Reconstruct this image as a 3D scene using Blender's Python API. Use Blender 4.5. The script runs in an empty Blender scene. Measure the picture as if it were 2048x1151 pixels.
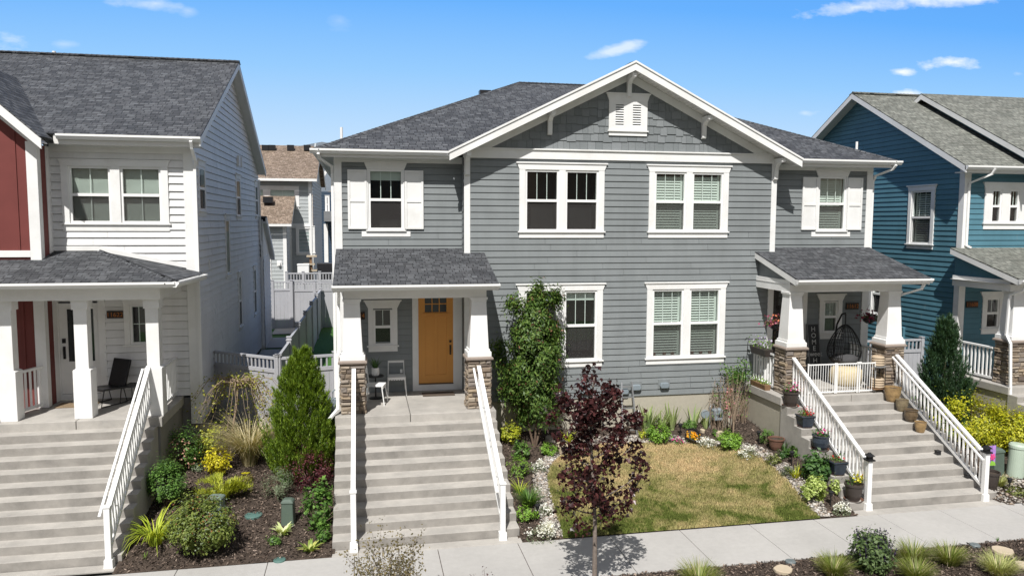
# Street of craftsman duplex houses with concrete stairs, seen from a low drone. Units: metres.
# x runs along the street, y away from the viewer, z up; the sidewalk lies at z = 0.
import bpy, math, random
import numpy as np
from mathutils import Vector, Matrix
R_ = random.Random(7)
NR = np.random.default_rng(11)
D = bpy.data
scene = bpy.context.scene
COL = scene.collection
rad = math.radians

# ------------------------------------------------------------------ camera
CX, CY, CZ, YAW, PIT, ROL, FPX = 0.47963, -16.94953, 5.99285, 0.19323, 0.08606, 0.00368, 1519.0
cyw, syw, cp, sp = math.cos(YAW), math.sin(YAW), math.cos(PIT), math.sin(PIT)
FWD = Vector((syw*cp, cyw*cp, -sp)); RT = Vector((cyw, -syw, 0)); UP = RT.cross(FWD)
cr, sr = math.cos(ROL), math.sin(ROL)
R2 = RT*cr + UP*sr; U2 = UP*cr - RT*sr
CAM = Vector((CX, CY, CZ))
cam = D.cameras.new('camera'); camo = D.objects.new('camera', cam); COL.objects.link(camo)
cam.sensor_width = 36; cam.lens = FPX/2048*36; cam.clip_start = 0.1; cam.clip_end = 5000
mw = Matrix((R2, U2, -FWD)).transposed().to_4x4(); mw.translation = CAM
camo.matrix_world = mw
scene.camera = camo
def ray(u, v): return FWD + R2*((u-1024)/FPX) - U2*((v-575.5)/FPX)
def at(u, v, x=None, y=None, z=None):
    d = ray(u, v)
    t = (x-CX)/d.x if x is not None else (y-CY)/d.y if y is not None else (z-CZ)/d.z
    return CAM + d*t
def gz(x, y):                                   # height of the yard ground
    if y < -3.4: return 0.0
    if x < 3.2: s = .1475
    elif x < 13: s = .09
    else: s = .11
    if 3.2 <= x < 10.42 and y < 2.6:             # the bed rises towards the foundation and the stair wall
        e = max(0, min(1, (x-9.0)/1.35))**1.2*min(1, (y+3.4)/1.5)*(.30+.03*(y+3))
        return (y+3.4)*.09+max(e, max(0, y-.55)*.27)
    return min((y+3.4)*s, .9) if y < 4 else .9 + min(max(y-4, 0)*.035, .7)
def G(u, v):                                    # where the line of sight meets the ground
    z = 1.7
    while z > -.02:
        p = at(u, v, z=z)
        if gz(p.x, p.y) >= z: break
        z -= .004
    return at(u, v, z=max(z, 0))
def pxm(p): return (Vector(p)-CAM).dot(FWD)/FPX  # metres per photo pixel at p

# ------------------------------------------------------------------ things and parts
WL = {}
def thing(name, label, cat, loc=(0, 0, 0), rz=0, group=None):
    o = D.objects.new(name, None); COL.objects.link(o); o.empty_display_size = .2
    o.location = loc; o.rotation_euler = (0, 0, rz)
    o['label'] = label; o['category'] = cat
    if group: o['group'] = group
    WL[o.name] = Vector(loc)
    return o
def tag(o, label, cat, group=None):
    o['label'] = label; o['category'] = cat
    if group: o['group'] = group
    return o
def dup(o, parent=None):
    c = o.copy(); COL.objects.link(c)
    if parent: c.parent = parent
    for ch in list(o.children): dup(ch, c)
    return c
def place(o, loc, rz=0, sc=1, label=None):
    o.location = loc; o.rotation_euler = (0, 0, rz); o.scale = (sc, sc, sc)
    if label: o['label'] = label
    return o

class Fr:                                       # wall frame: u along the wall, w outwards, z up
    def __init__(s, o, u, w): s.o, s.u, s.w = Vector(o), Vector(u), Vector(w)
    def __call__(s, u, w, z): return s.o + s.u*u + s.w*w + Vector((0, 0, z))
def front(y): return Fr((0, y, 0), (1, 0, 0), (0, -1, 0))
def rightw(x): return Fr((x, 0, 0), (0, 1, 0), (1, 0, 0))
def leftw(x): return Fr((x, 0, 0), (0, 1, 0), (-1, 0, 0))
IDF = Fr((0, 0, 0), (1, 0, 0), (0, 1, 0))

class MB:
    def __init__(s, fr=None): s.v, s.f, s.m, s.uv, s.fr = [], [], [], {}, fr or IDF
    def pt(s, u, w, z): s.v.append(tuple(s.fr(u, w, z))); return len(s.v)-1
    def face(s, pts, m=0, uv=None):
        ids = [s.pt(*p) for p in pts]
        if uv: s.uv[len(s.f)] = uv
        s.f.append(ids); s.m.append(m)
    def box(s, u0, u1, w0, w1, z0, z1, m=0):
        i = [s.pt(u, w, z) for z in (z0, z1) for w in (w0, w1) for u in (u0, u1)]
        for q in ((0, 2, 3, 1), (4, 5, 7, 6), (0, 1, 5, 4), (2, 6, 7, 3), (0, 4, 6, 2), (1, 3, 7, 5)):
            s.f.append([i[k] for k in q]); s.m.append(m)
        return s
    def frust(s, cx, cy, a, b, z0, z1, m=0, a2=None, b2=None):   # square frustum, half sizes a -> b
        a2 = a2 or a; b2 = b2 or b
        lo = [s.pt(cx+dx*a, cy+dy*a2, z0) for dx, dy in ((-1, -1), (1, -1), (1, 1), (-1, 1))]
        hi = [s.pt(cx+dx*b, cy+dy*b2, z1) for dx, dy in ((-1, -1), (1, -1), (1, 1), (-1, 1))]
        s.f += [lo[::-1], hi] + [[lo[k], lo[(k+1) % 4], hi[(k+1) % 4], hi[k]] for k in range(4)]
        s.m += [m]*6; return s
    def prism(s, poly, a, b, plane='uz', m=0):   # poly extruded along the third axis from a to b
        def P(p, t): return (p[0], t, p[1]) if plane == 'uz' else (t, p[0], p[1]) if plane == 'wz' else (p[0], p[1], t)
        A = [s.pt(*P(p, a)) for p in poly]; B = [s.pt(*P(p, b)) for p in poly]
        n = len(poly)
        s.f += [A, B[::-1]] + [[A[k], B[k], B[(k+1) % n], A[(k+1) % n]] for k in range(n)]
        s.m += [m]*(n+2); return s
    def tube(s, path, r, n=8, m=0, r1=None, cap=True):
        path = [Vector(p) for p in path]; L = len(path); rings = []
        up = Vector((.13, .27, .95))
        for i, p in enumerate(path):
            t = (path[min(i+1, L-1)]-path[max(i-1, 0)]).normalized()
            a = t.cross(up)
            if a.length < .1: a = t.cross(Vector((1, 0, 0)))
            a.normalize(); b = t.cross(a)
            rr = r if r1 is None else r+(r1-r)*i/(L-1)
            rings.append([s.pt(*(p+(a*math.cos(q)+b*math.sin(q))*rr)) for q in [2*math.pi*k/n for k in range(n)]])
        for i in range(L-1):
            for k in range(n):
                s.f.append([rings[i][k], rings[i][(k+1) % n], rings[i+1][(k+1) % n], rings[i+1][k]]); s.m.append(m)
        if cap: s.f += [rings[0][::-1], rings[-1]]; s.m += [m, m]
        return s
    def beam(s, p0, p1, wu, hz, m=0):            # straight bar, width wu sideways, height hz
        p0, p1 = Vector(p0), Vector(p1); t = (p1-p0).normalized()
        a = t.cross(Vector((0, 0, 1)))
        a = Vector((1, 0, 0)) if a.length < .05 else a.normalized()
        b = a.cross(t).normalized()
        q = [s.pt(*(p+a*(wu/2*i)+b*(hz/2*j))) for p in (p0, p1) for i, j in ((-1, -1), (1, -1), (1, 1), (-1, 1))]
        s.f += [[q[0], q[3], q[2], q[1]], q[4:8]] + [[q[k], q[(k+1) % 4], q[4+(k+1) % 4], q[4+k]] for k in range(4)]
        s.m += [m]*6; return s
    def lathe(s, prof, cx=0, cy=0, cz=0, n=20, m=0, close=True):
        rings = [[s.pt(cx+r*math.cos(2*math.pi*k/n), cy+r*math.sin(2*math.pi*k/n), cz+z) for k in range(n)] for r, z in prof]
        for i in range(len(rings)-1):
            for k in range(n):
                s.f.append([rings[i][k], rings[i][(k+1) % n], rings[i+1][(k+1) % n], rings[i+1][k]]); s.m.append(m)
        if close: s.f += [rings[0][::-1], rings[-1]]; s.m += [m, m]
        return s
    def blob(s, c, rx, ry, rz, seed=0, amp=.15, nu=10, nv=6, m=0):
        rr = random.Random(seed); c = Vector(c); rows = []
        top = s.pt(*(c+Vector((0, 0, rz)))); bot = s.pt(*(c-Vector((0, 0, rz))))
        for j in range(1, nv):
            th = math.pi*j/nv
            rows.append([s.pt(*(c+Vector((rx*math.sin(th)*math.cos(ph), ry*math.sin(th)*math.sin(ph), rz*math.cos(th)))*(1+amp*(rr.random()*2-1)))) for ph in [2*math.pi*k/nu for k in range(nu)]])
        for k in range(nu):
            s.f.append([top, rows[0][k], rows[0][(k+1) % nu]]); s.f.append([bot, rows[-1][(k+1) % nu], rows[-1][k]]); s.m += [m, m]
        for j in range(len(rows)-1):
            for k in range(nu):
                s.f.append([rows[j][k], rows[j+1][k], rows[j+1][(k+1) % nu], rows[j][(k+1) % nu]]); s.m.append(m)
        return s
    def build(s, name, mats, parent=None, bevel=0, smooth=False, solid=0, local=False):
        me = D.meshes.new(name); me.from_pydata(s.v, [], s.f)
        if not isinstance(mats, (list, tuple)): mats = [mats]
        for mt in mats: me.materials.append(mt)
        if len(mats) > 1: me.polygons.foreach_set('material_index', s.m)
        if s.uv:
            ul = me.uv_layers.new(name='UVMap')
            for fi, uvs in s.uv.items():
                ls = me.polygons[fi].loop_start
                for k, q in enumerate(uvs): ul.data[ls+k].uv = q
        if smooth: me.polygons.foreach_set('use_smooth', [True]*len(me.polygons))
        me.update()
        return link(name, me, parent, bevel, solid, local)
def link(name, me, parent=None, bevel=0, solid=0, local=False):
    o = D.objects.new(name, me); COL.objects.link(o)
    if parent is not None:
        o.parent = parent
        if parent.type == 'EMPTY' and not local: o.location = -WL[parent.name]
    if solid:
        md = o.modifiers.new('Solidify', 'SOLIDIFY'); md.thickness = solid; md.offset = -1
    if bevel:
        md = o.modifiers.new('Bevel', 'BEVEL'); md.width = bevel; md.segments = 2; md.limit_method = 'ANGLE'; md.angle_limit = rad(40)
    return o
def nmesh(name, V, F, mat, parent=None, local=False, midx=None):   # numpy arrays -> object; F is (n, k)
    if local and parent is not None and parent.type == 'EMPTY':   # keep plants out of the walls beside their bed
        q = WL[parent.name]; V = np.array(V)
        for x0, x1, y1 in ((-3.74, -.16, 9), (3.36, 10.39, 1.5), (13.99, 17.2, 9)):
            if x0-.2 < q.x < x1+.08 and -3.4 < q.y < 3: V[:, 0] = np.clip(V[:, 0], x0-q.x, x1-q.x); V[:, 1] = np.minimum(V[:, 1], y1-q.y)
    me = D.meshes.new(name); n, k = F.shape
    me.vertices.add(len(V)); me.vertices.foreach_set('co', np.ascontiguousarray(V, dtype=np.float32).ravel())
    me.loops.add(n*k); me.loops.foreach_set('vertex_index', np.ascontiguousarray(F, dtype=np.int32).ravel())
    me.polygons.add(n); me.polygons.foreach_set('loop_start', np.arange(0, n*k, k, dtype=np.int32))
    for mt in (mat if isinstance(mat, (list, tuple)) else [mat]): me.materials.append(mt)
    if midx is not None: me.polygons.foreach_set('material_index', np.asarray(midx, dtype=np.int32))
    me.update(calc_edges=True); me.validate()
    return link(name, me, parent, local=local)

# ------------------------------------------------------------------ materials
def nt(name):
    m = D.materials.new(name); m.use_nodes = True; t = m.node_tree; t.nodes.clear()
    out = t.nodes.new('ShaderNodeOutputMaterial'); b = t.nodes.new('ShaderNodeBsdfPrincipled')
    t.links.new(b.outputs[0], out.inputs[0]); return m, t, b, out
def N(t, typ, **k):
    n = t.nodes.new(typ)
    for a, v in k.items():
        if a.startswith('i_'):
            key = a[2:].replace('_', ' '); n.inputs[key].default_value = v
        else: setattr(n, a, v)
    return n
def c4(c): return (c[0], c[1], c[2], 1)
def noise(t, scale, detail=4, rough=.55, coord='Object', vec=None):
    n = N(t, 'ShaderNodeTexNoise', i_Scale=scale, i_Detail=detail, i_Roughness=rough)
    if vec is None:
        tc = N(t, 'ShaderNodeTexCoord'); vec = tc.outputs[coord]
    t.links.new(vec, n.inputs['Vector']); return n
def ramp(t, fac, stops, interp='LINEAR'):
    r = N(t, 'ShaderNodeValToRGB'); cr_ = r.color_ramp; cr_.interpolation = interp
    while len(cr_.elements) < len(stops): cr_.elements.new(.5)
    for e, (p, c) in zip(cr_.elements, stops): e.position = p; e.color = c4(c)
    t.links.new(fac, r.inputs[0]); return r
def mixc(t, fac, a, b, mode='MIX'):
    m = N(t, 'ShaderNodeMix', data_type='RGBA', blend_type=mode)
    for sock, val in ((m.inputs[0], fac), (m.inputs[6], a), (m.inputs[7], b)):
        if hasattr(val, 'links'): t.links.new(val, sock)
        else: sock.default_value = val if isinstance(val, (int, float)) else c4(val)
    return m.outputs[2]
def bump(t, b, h, strength=.3, dist=.01):
    n = N(t, 'ShaderNodeBump'); n.inputs['Strength'].default_value = strength; n.inputs['Distance'].default_value = dist
    t.links.new(h, n.inputs['Height']); t.links.new(n.outputs[0], b.inputs['Normal'])
def paint(name, c, rough=.55, var=.12, scale=3, bmp=0, bs=120, spec=.35, metal=0, dirt=None, tone=0):
    m, t, b, o = nt(name)
    n = noise(t, scale, 5, .6); lo = tuple(x*(1-var) for x in c); hi = tuple(min(x*(1+var), .95) for x in c)
    r = ramp(t, n.outputs[0], [(.3, lo), (.7, hi)]); col = r.outputs[0]
    if dirt:
        n2 = noise(t, 1.1, 6, .7); f = ramp(t, n2.outputs[0], [(.5, (0, 0, 0)), (.75, (1, 1, 1))])
        col = mixc(t, f.outputs[0], col, dirt)
    if tone:                                     # boards differ a little from one another
        g = N(t, 'ShaderNodeNewGeometry'); q = ramp(t, g.outputs['Random Per Island'], [(0, (1-tone,)*3), (1, (1+tone,)*3)]); col = mixc(t, 1, col, q.outputs[0], 'MULTIPLY')
        tc = N(t, 'ShaderNodeTexCoord'); mp = N(t, 'ShaderNodeMapping'); mp.inputs['Scale'].default_value = (5, 5, .35); t.links.new(tc.outputs['Object'], mp.inputs[0])
        ns = noise(t, 1.0, 5, .65, vec=mp.outputs[0]); st = ramp(t, ns.outputs[0], [(.35, (.86, .86, .85)), (.6, (1.03, 1.03, 1.03))]); col = mixc(t, .38, col, st.outputs[0], 'MULTIPLY')
    t.links.new(col, b.inputs['Base Color'])
    b.inputs['Roughness'].default_value = rough; b.inputs['Specular IOR Level'].default_value = spec; b.inputs['Metallic'].default_value = metal
    if bmp: bump(t, b, noise(t, bs, 3).outputs[0], bmp, .004)
    return m
def isl(name, stops, rough=.7, bmp=0, bs=60, transl=0, spec=.3):   # colour varies from piece to piece
    m, t, b, o = nt(name)
    g = N(t, 'ShaderNodeNewGeometry'); r = ramp(t, g.outputs['Random Per Island'], stops)
    n = noise(t, 35, 3); col = mixc(t, .35, r.outputs[0], mixc(t, n.outputs[0], (.35, .35, .35), (1, 1, 1)), 'MULTIPLY')
    if transl: col = r.outputs[0]
    t.links.new(col, b.inputs['Base Color']); b.inputs['Roughness'].default_value = rough; b.inputs['Specular IOR Level'].default_value = spec
    if bmp: bump(t, b, noise(t, bs, 4).outputs[0], bmp, .01)
    if transl:
        tr = N(t, 'ShaderNodeBsdfTranslucent'); mx = N(t, 'ShaderNodeMixShader'); mx.inputs[0].default_value = transl
        br = mixc(t, 1, col, (1.6, 1.5, .6), 'MULTIPLY'); t.links.new(br, tr.inputs[0])
        t.links.new(b.outputs[0], mx.inputs[1]); t.links.new(tr.outputs[0], mx.inputs[2]); t.links.new(mx.outputs[0], o.inputs[0])
    return m
def leafm(name, dark, mid, light, transl=.25, rough=.5):
    return isl(name, [(0, dark), (.45, mid), (1, light)], rough, transl=transl, spec=.35)
def shingle(name, cols, h=.128, w=.21):
    m, t, b, o = nt(name)
    uv = N(t, 'ShaderNodeUVMap'); 
    br = N(t, 'ShaderNodeTexBrick', i_Scale=1.0, i_Mortar_Size=.009, i_Mortar_Smooth=.3, i_Bias=-.1, i_Brick_Width=w, i_Row_Height=h, offset=.37, offset_frequency=2, squash=.75, squash_frequency=3)
    br.inputs['Color1'].default_value = c4(cols[0]); br.inputs['Color2'].default_value = c4(cols[1]); br.inputs['Mortar'].default_value = c4(tuple(x*.3 for x in cols[0]))
    t.links.new(uv.outputs[0], br.inputs['Vector'])
    b2 = N(t, 'ShaderNodeTexBrick', i_Scale=1.0, i_Mortar_Size=.003, i_Bias=.15, i_Brick_Width=w*.62, i_Row_Height=h, offset=.61, offset_frequency=3, squash=1.3, squash_frequency=2)
    b2.inputs['Color1'].default_value = (.74, .74, .74, 1); b2.inputs['Color2'].default_value = (1.22, 1.22, 1.22, 1); b2.inputs['Mortar'].default_value = (.6, .6, .6, 1)
    t.links.new(uv.outputs[0], b2.inputs['Vector'])
    col = mixc(t, .85, br.outputs[0], b2.outputs[0], 'MULTIPLY')
    n = noise(t, .45, 4, .6); col = mixc(t, .35, col, mixc(t, n.outputs[0], (.6, .6, .62), (1.35, 1.35, 1.33)), 'MULTIPLY')
    n3 = noise(t, 160, 2); col = mixc(t, .6, col, mixc(t, n3.outputs[0], (.4, .4, .4), (1.5, 1.5, 1.5)), 'MULTIPLY')
    n4 = noise(t, 5, 3); col = mixc(t, .5, col, mixc(t, n4.outputs[0], (1.06, .98, .95), (.95, 1.02, 1.01)), 'MULTIPLY')
    t.links.new(col, b.inputs['Base Color']); b.inputs['Roughness'].default_value = .92; b.inputs['Specular IOR Level'].default_value = .2
    # each course is a sloped step, thick at its lower edge
    sx = N(t, 'ShaderNodeSeparateXYZ'); t.links.new(uv.outputs[0], sx.inputs[0])
    d = N(t, 'ShaderNodeMath', operation='DIVIDE'); t.links.new(sx.outputs[1], d.inputs[0]); d.inputs[1].default_value = h
    fr = N(t, 'ShaderNodeMath', operation='FRACT'); t.links.new(d.outputs[0], fr.inputs[0])
    iv = N(t, 'ShaderNodeMath', operation='SUBTRACT'); iv.inputs[0].default_value = 1; t.links.new(fr.outputs[0], iv.inputs[1])
    rgb = N(t, 'ShaderNodeRGBToBW'); t.links.new(b2.outputs[0], rgb.inputs[0])
    ad = N(t, 'ShaderNodeMath', operation='MULTIPLY_ADD'); t.links.new(rgb.outputs[0], ad.inputs[0]); ad.inputs[1].default_value = .5; t.links.new(iv.outputs[0], ad.inputs[2])
    bump(t, b, ad.outputs[0], .9, .012)
    return m
def concrete(name, c, stain=.35, rough=.85, sc=1.3, dirtc=None):
    m, t, b, o = nt(name)
    n1 = noise(t, sc, 8, .65); n2 = noise(t, 9, 6, .7); n3 = noise(t, 90, 3)
    dk = dirtc or tuple(x*.55 for x in c)
    f = ramp(t, n1.outputs[0], [(.38, (0, 0, 0)), (.72, (1, 1, 1))])
    m1 = N(t, 'ShaderNodeMath', operation='MULTIPLY'); t.links.new(f.outputs[0], m1.inputs[0]); m1.inputs[1].default_value = stain
    col = mixc(t, m1.outputs[0], c, dk)
    col = mixc(t, .5, col, mixc(t, n2.outputs[0], (.72, .71, .7), (1.2, 1.2, 1.2)), 'MULTIPLY')
    col = mixc(t, .3, col, mixc(t, n3.outputs[0], (.6, .6, .6), (1.35, 1.35, 1.35)), 'MULTIPLY')
    t.links.new(col, b.inputs['Base Color']); b.inputs['Roughness'].default_value = rough; b.inputs['Specular IOR Level'].default_value = .25
    bump(t, b, n2.outputs[0], .25, .006)
    return m
def glass(name, tint=(.55, .72, .68), refl=.10, mul=.7):
    m, t, b, o = nt(name); t.nodes.remove(b)
    tr = N(t, 'ShaderNodeBsdfTransparent'); tr.inputs[0].default_value = c4(tint)
    gl = N(t, 'ShaderNodeBsdfGlossy'); gl.inputs['Roughness'].default_value = .03
    n = noise(t, 1.6, 2); bp = N(t, 'ShaderNodeBump'); bp.inputs['Strength'].default_value = .06; bp.inputs['Distance'].default_value = .02
    t.links.new(n.outputs[0], bp.inputs['Height']); t.links.new(bp.outputs[0], gl.inputs['Normal'])
    lw = N(t, 'ShaderNodeLayerWeight'); pw = N(t, 'ShaderNodeMath', operation='POWER'); t.links.new(lw.outputs['Facing'], pw.inputs[0]); pw.inputs[1].default_value = 4.5
    ma = N(t, 'ShaderNodeMath', operation='MULTIPLY_ADD'); t.links.new(pw.outputs[0], ma.inputs[0]); ma.inputs[1].default_value = mul; ma.inputs[2].default_value = refl
    mx = N(t, 'ShaderNodeMixShader'); t.links.new(ma.outputs[0], mx.inputs[0]); t.links.new(tr.outputs[0], mx.inputs[1]); t.links.new(gl.outputs[0], mx.inputs[2])
    t.links.new(mx.outputs[0], o.inputs[0]); return m
def screenm(name):
    m, t, b, o = nt(name)
    b.inputs['Base Color'].default_value = (.055, .05, .048, 1); b.inputs['Roughness'].default_value = .6
    tr = N(t, 'ShaderNodeBsdfTransparent'); mx = N(t, 'ShaderNodeMixShader'); mx.inputs[0].default_value = .42
    t.links.new(tr.outputs[0], mx.inputs[1]); t.links.new(b.outputs[0], mx.inputs[2]); t.links.new(mx.outputs[0], o.inputs[0]); return m

WHITE = paint('white_paint', (.79, .79, .78), .5, .05, 1.5, .08, dirt=(.70, .69, .665))
WSID = paint('white_siding_paint', (.74, .74, .74), .55, .05, 1.4, .12, tone=.03)
VINYL = paint('white_vinyl', (.82, .82, .81), .4, .02)
GRAY = paint('gray_siding_paint', (.207, .225, .231), .6, .09, 1.3, .15, tone=.032)
DGRAY = paint('gray_shake_paint', (.15, .165, .175), .65, .12, 3, .2)
SHAKE = isl('gray_shakes', [(0, (.185, .203, .21)), (.5, (.212, .230, .238)), (1, (.24, .258, .268))], .65, .15, 90)
TEALF = paint('teal_siding_paint', (.080, .192, .248), .55, .09, 1.3, .12, tone=.06)
TEALS = TEALF
RED = paint('barn_red_paint', (.165, .042, .037), .65, .08, 2, .1)
ORANGE = paint('orange_door_paint', (.68, .315, .078), .45, .04, 2, .06)
BLUEG = paint('pale_blue_siding_paint', (.40, .425, .43), .6, .05, 2)
NAVY = paint('navy_siding_paint', (.03, .055, .09), .6, .05, 2)
FENCE = paint('pale_gray_fence_vinyl', (.41, .41, .43), .5, .05, 2, .05)
SOFFIT = paint('soffit_vinyl', (.70, .69, .67), .55, .04)
BLACK = paint('black_metal', (.015, .015, .016), .4, .1)
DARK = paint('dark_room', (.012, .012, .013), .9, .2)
BRONZE = paint('dark_bronze', (.10, .075, .05), .35, .1, metal=.5)
GALV = paint('gray_meter_paint', (.22, .26, .29), .45, .08)
GSTEEL = paint('gray_steel', (.35, .36, .37), .4, .1, metal=.6)
SHG = shingle('charcoal_shingles', ((.056, .059, .066), (.115, .120, .130)))
SHT = shingle('olive_gray_shingles', ((.15, .155, .138), (.235, .24, .215)))
SHB = shingle('brown_shingles', ((.19, .145, .11), (.32, .25, .20)))
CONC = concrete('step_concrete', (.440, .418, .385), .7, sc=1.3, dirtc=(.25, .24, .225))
RISER = concrete('stained_shaded_riser_concrete', (.355, .335, .308), .85, sc=1.6, dirtc=(.175, .167, .155))
WALK = concrete('sidewalk_concrete', (.44, .428, .41), .34, sc=.55)
FOUND = concrete('foundation_concrete', (.43, .40, .33), .25)
FOUNDG = concrete('gray_foundation_concrete', (.26, .25, .235), .3)
STONE = isl('ledge_stone', [(0, (.13, .105, .09)), (.25, (.27, .21, .155)), (.5, (.38, .32, .25)), (.75, (.23, .20, .18)), (1, (.36, .28, .19))], .85, .6, 30)
CAPST = concrete('stone_cap', (.30, .25, .215), .3)
GLASS = glass('window_glass', (.86, .93, .90), .10)
GLASSD = glass('dark_window_glass', (.35, .42, .42), .05)
GLASSS = glass('side_window_glass', (.5, .58, .58), .05, .22)
DGLASS = paint('dark_door_glass', (.016, .02, .022), .06, .1, spec=.6)
SCREEN = screenm('insect_screen')
BLIND = paint('white_blind', (.62, .64, .61), .6, .03)
BLACKP = paint('black_plastic', (.02, .02, .022), .35, .1)
GREENB = paint('green_utility_plastic', (.095, .13, .105), .5, .1)
TEALLID = paint('green_valve_lid_plastic', (.09, .17, .15), .5, .1)
TERRA = paint('dark_terracotta', (.16, .085, .06), .6, .15)
CERAM = paint('speckled_ochre_glaze', (.30, .20, .095), .3, .35, 8)
CERAM2 = paint('brown_glaze', (.12, .085, .05), .3, .35, 8)
BLUEC = paint('slate_blue_glaze', (.035, .045, .06), .25, .3, 6)
BROWNP = paint('brown_resin', (.055, .045, .04), .45, .1)
WICKB = paint('woven_basket', (.44, .35, .25), .8, .08, 30, .3, 80)
POUFM = paint('straw_pouf_weave', (.55, .46, .29), .85, .12, 12, .5, 60)
WOOD = paint('weathered_wood', (.22, .13, .07), .7, .25, 6)
MATB = paint('brown_coir', (.085, .065, .05), .95, .3, 40, .6, 150)
MATT = paint('tan_coir', (.22, .16, .10), .95, .25, 30, .5, 150)
SIGN = paint('dark_sign_board', (.03, .032, .034), .6, .2, 8)
PLAQ = paint('dark_brown_plaque', (.028, .018, .014), .4, .2)
COPPER = paint('copper_numerals', (.42, .15, .04), .4, .15, metal=.3)
CUSH = paint('gray_cushion', (.06, .06, .063), .9, .1, 6, .2)
BARK = paint('gray_bark', (.20, .165, .14), .9, .3, 14, .7, 60)
BARKB = paint('brown_bark', (.13, .09, .065), .9, .3, 14, .7, 60)
TWIG = paint('pale_dry_twig', (.28, .21, .15), .9, .25, 10)
ROCKT = concrete('tan_flagstone', (.50, .42, .31), .3)
ROCKG = concrete('gray_flagstone', (.30, .27, .24), .3)
TURF = paint('backyard_turf', (.05, .13, .022), .9, .4, 14, .6, 80)
ASPH = concrete('asphalt', (.055, .055, .057), .3)
PLAIN = paint('distant_suburb_ground', (.17, .165, .13), .95, .3, .02)
HILL = paint('dry_hill', (.30, .21, .13), .95, .3, .02)
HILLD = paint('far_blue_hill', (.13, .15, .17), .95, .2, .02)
SOIL = paint('dark_mulch_soil', (.060, .044, .034), .95, .5, 14, 1.0, 45)
SKYSAT, SKYVAL, SKYSTR, CLOUD, EXPO = .30, 1.0, .082, 11.5, .32
SKYRAMP = [(0, (.58, .68, .77)), (.10, (.44, .61, .80)), (.193, (.25, .49, .80)), (.29, (.115, .36, .80)), (.45, (.06, .25, .7))]
# ------------------------------------------------------------------ building components
def siding(mb, u0, u1, z0, z1, exp=.158, holes=(), rng=None, w0=0.0, m=0, t=.022, gap=.006):
    n = int(math.ceil((z1-z0)/exp-1e-6))
    for k in range(n):
        a = z0+k*exp; b = min(a+exp, z1)
        def span(z):
            return (u0, u1) if rng is None else rng(z)
        (l0, r0), (l1, r1) = span(a), span(b)
        if r0-l0 < .02: continue
        if r1 < l1: l1 = r1 = (l1+r1)/2
        cuts = sorted((h[0], h[1]) for h in holes if h[2] < (a+b)/2 < h[3])
        segs = []; cur = None
        edges = [(None, None)]+cuts+[(None, None)]
        for i in range(len(edges)-1):
            sl = (l0, l1) if edges[i][1] is None else (edges[i][1],)*2
            sr_ = (r0, r1) if edges[i+1][0] is None else (edges[i+1][0],)*2
            if sr_[0]-sl[0] > .01: segs.append((sl, sr_))
        boards = []
        for (a0, a1), (b0, b1) in segs:              # butt joints every few metres
            while b0-a0 > 2.6:
                c = a0+R_.uniform(1.2, 3.66)
                if b0-c < .5: break
                boards.append(((a0, a1), (c-.0025, c-.0025))); a0 = a1 = c+.0025
            boards.append(((a0, a1), (b0, b1)))
        for (a0, a1), (b0, b1) in boards:
            dj = R_.random()*.003
            q = a+gap                                # an open joint under each board's butt edge
            mb.face([(a0, w0+t+dj, q), (b0, w0+t+dj, q), (b1, w0+.004, b), (a1, w0+.004, b)], m)
            mb.face([(a0, w0-.03, q), (b0, w0-.03, q), (b0, w0+t+dj, q), (a0, w0+t+dj, q)], m)
            mb.face([(a0, w0-.03, a-.004), (b0, w0-.03, a-.004), (b0, w0-.03, q+.004), (a0, w0-.03, q+.004)], m)
            mb.face([(a1, w0+.004, b), (b1, w0+.004, b), (b1, w0-.03, b), (a1, w0-.03, b)], m)

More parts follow.
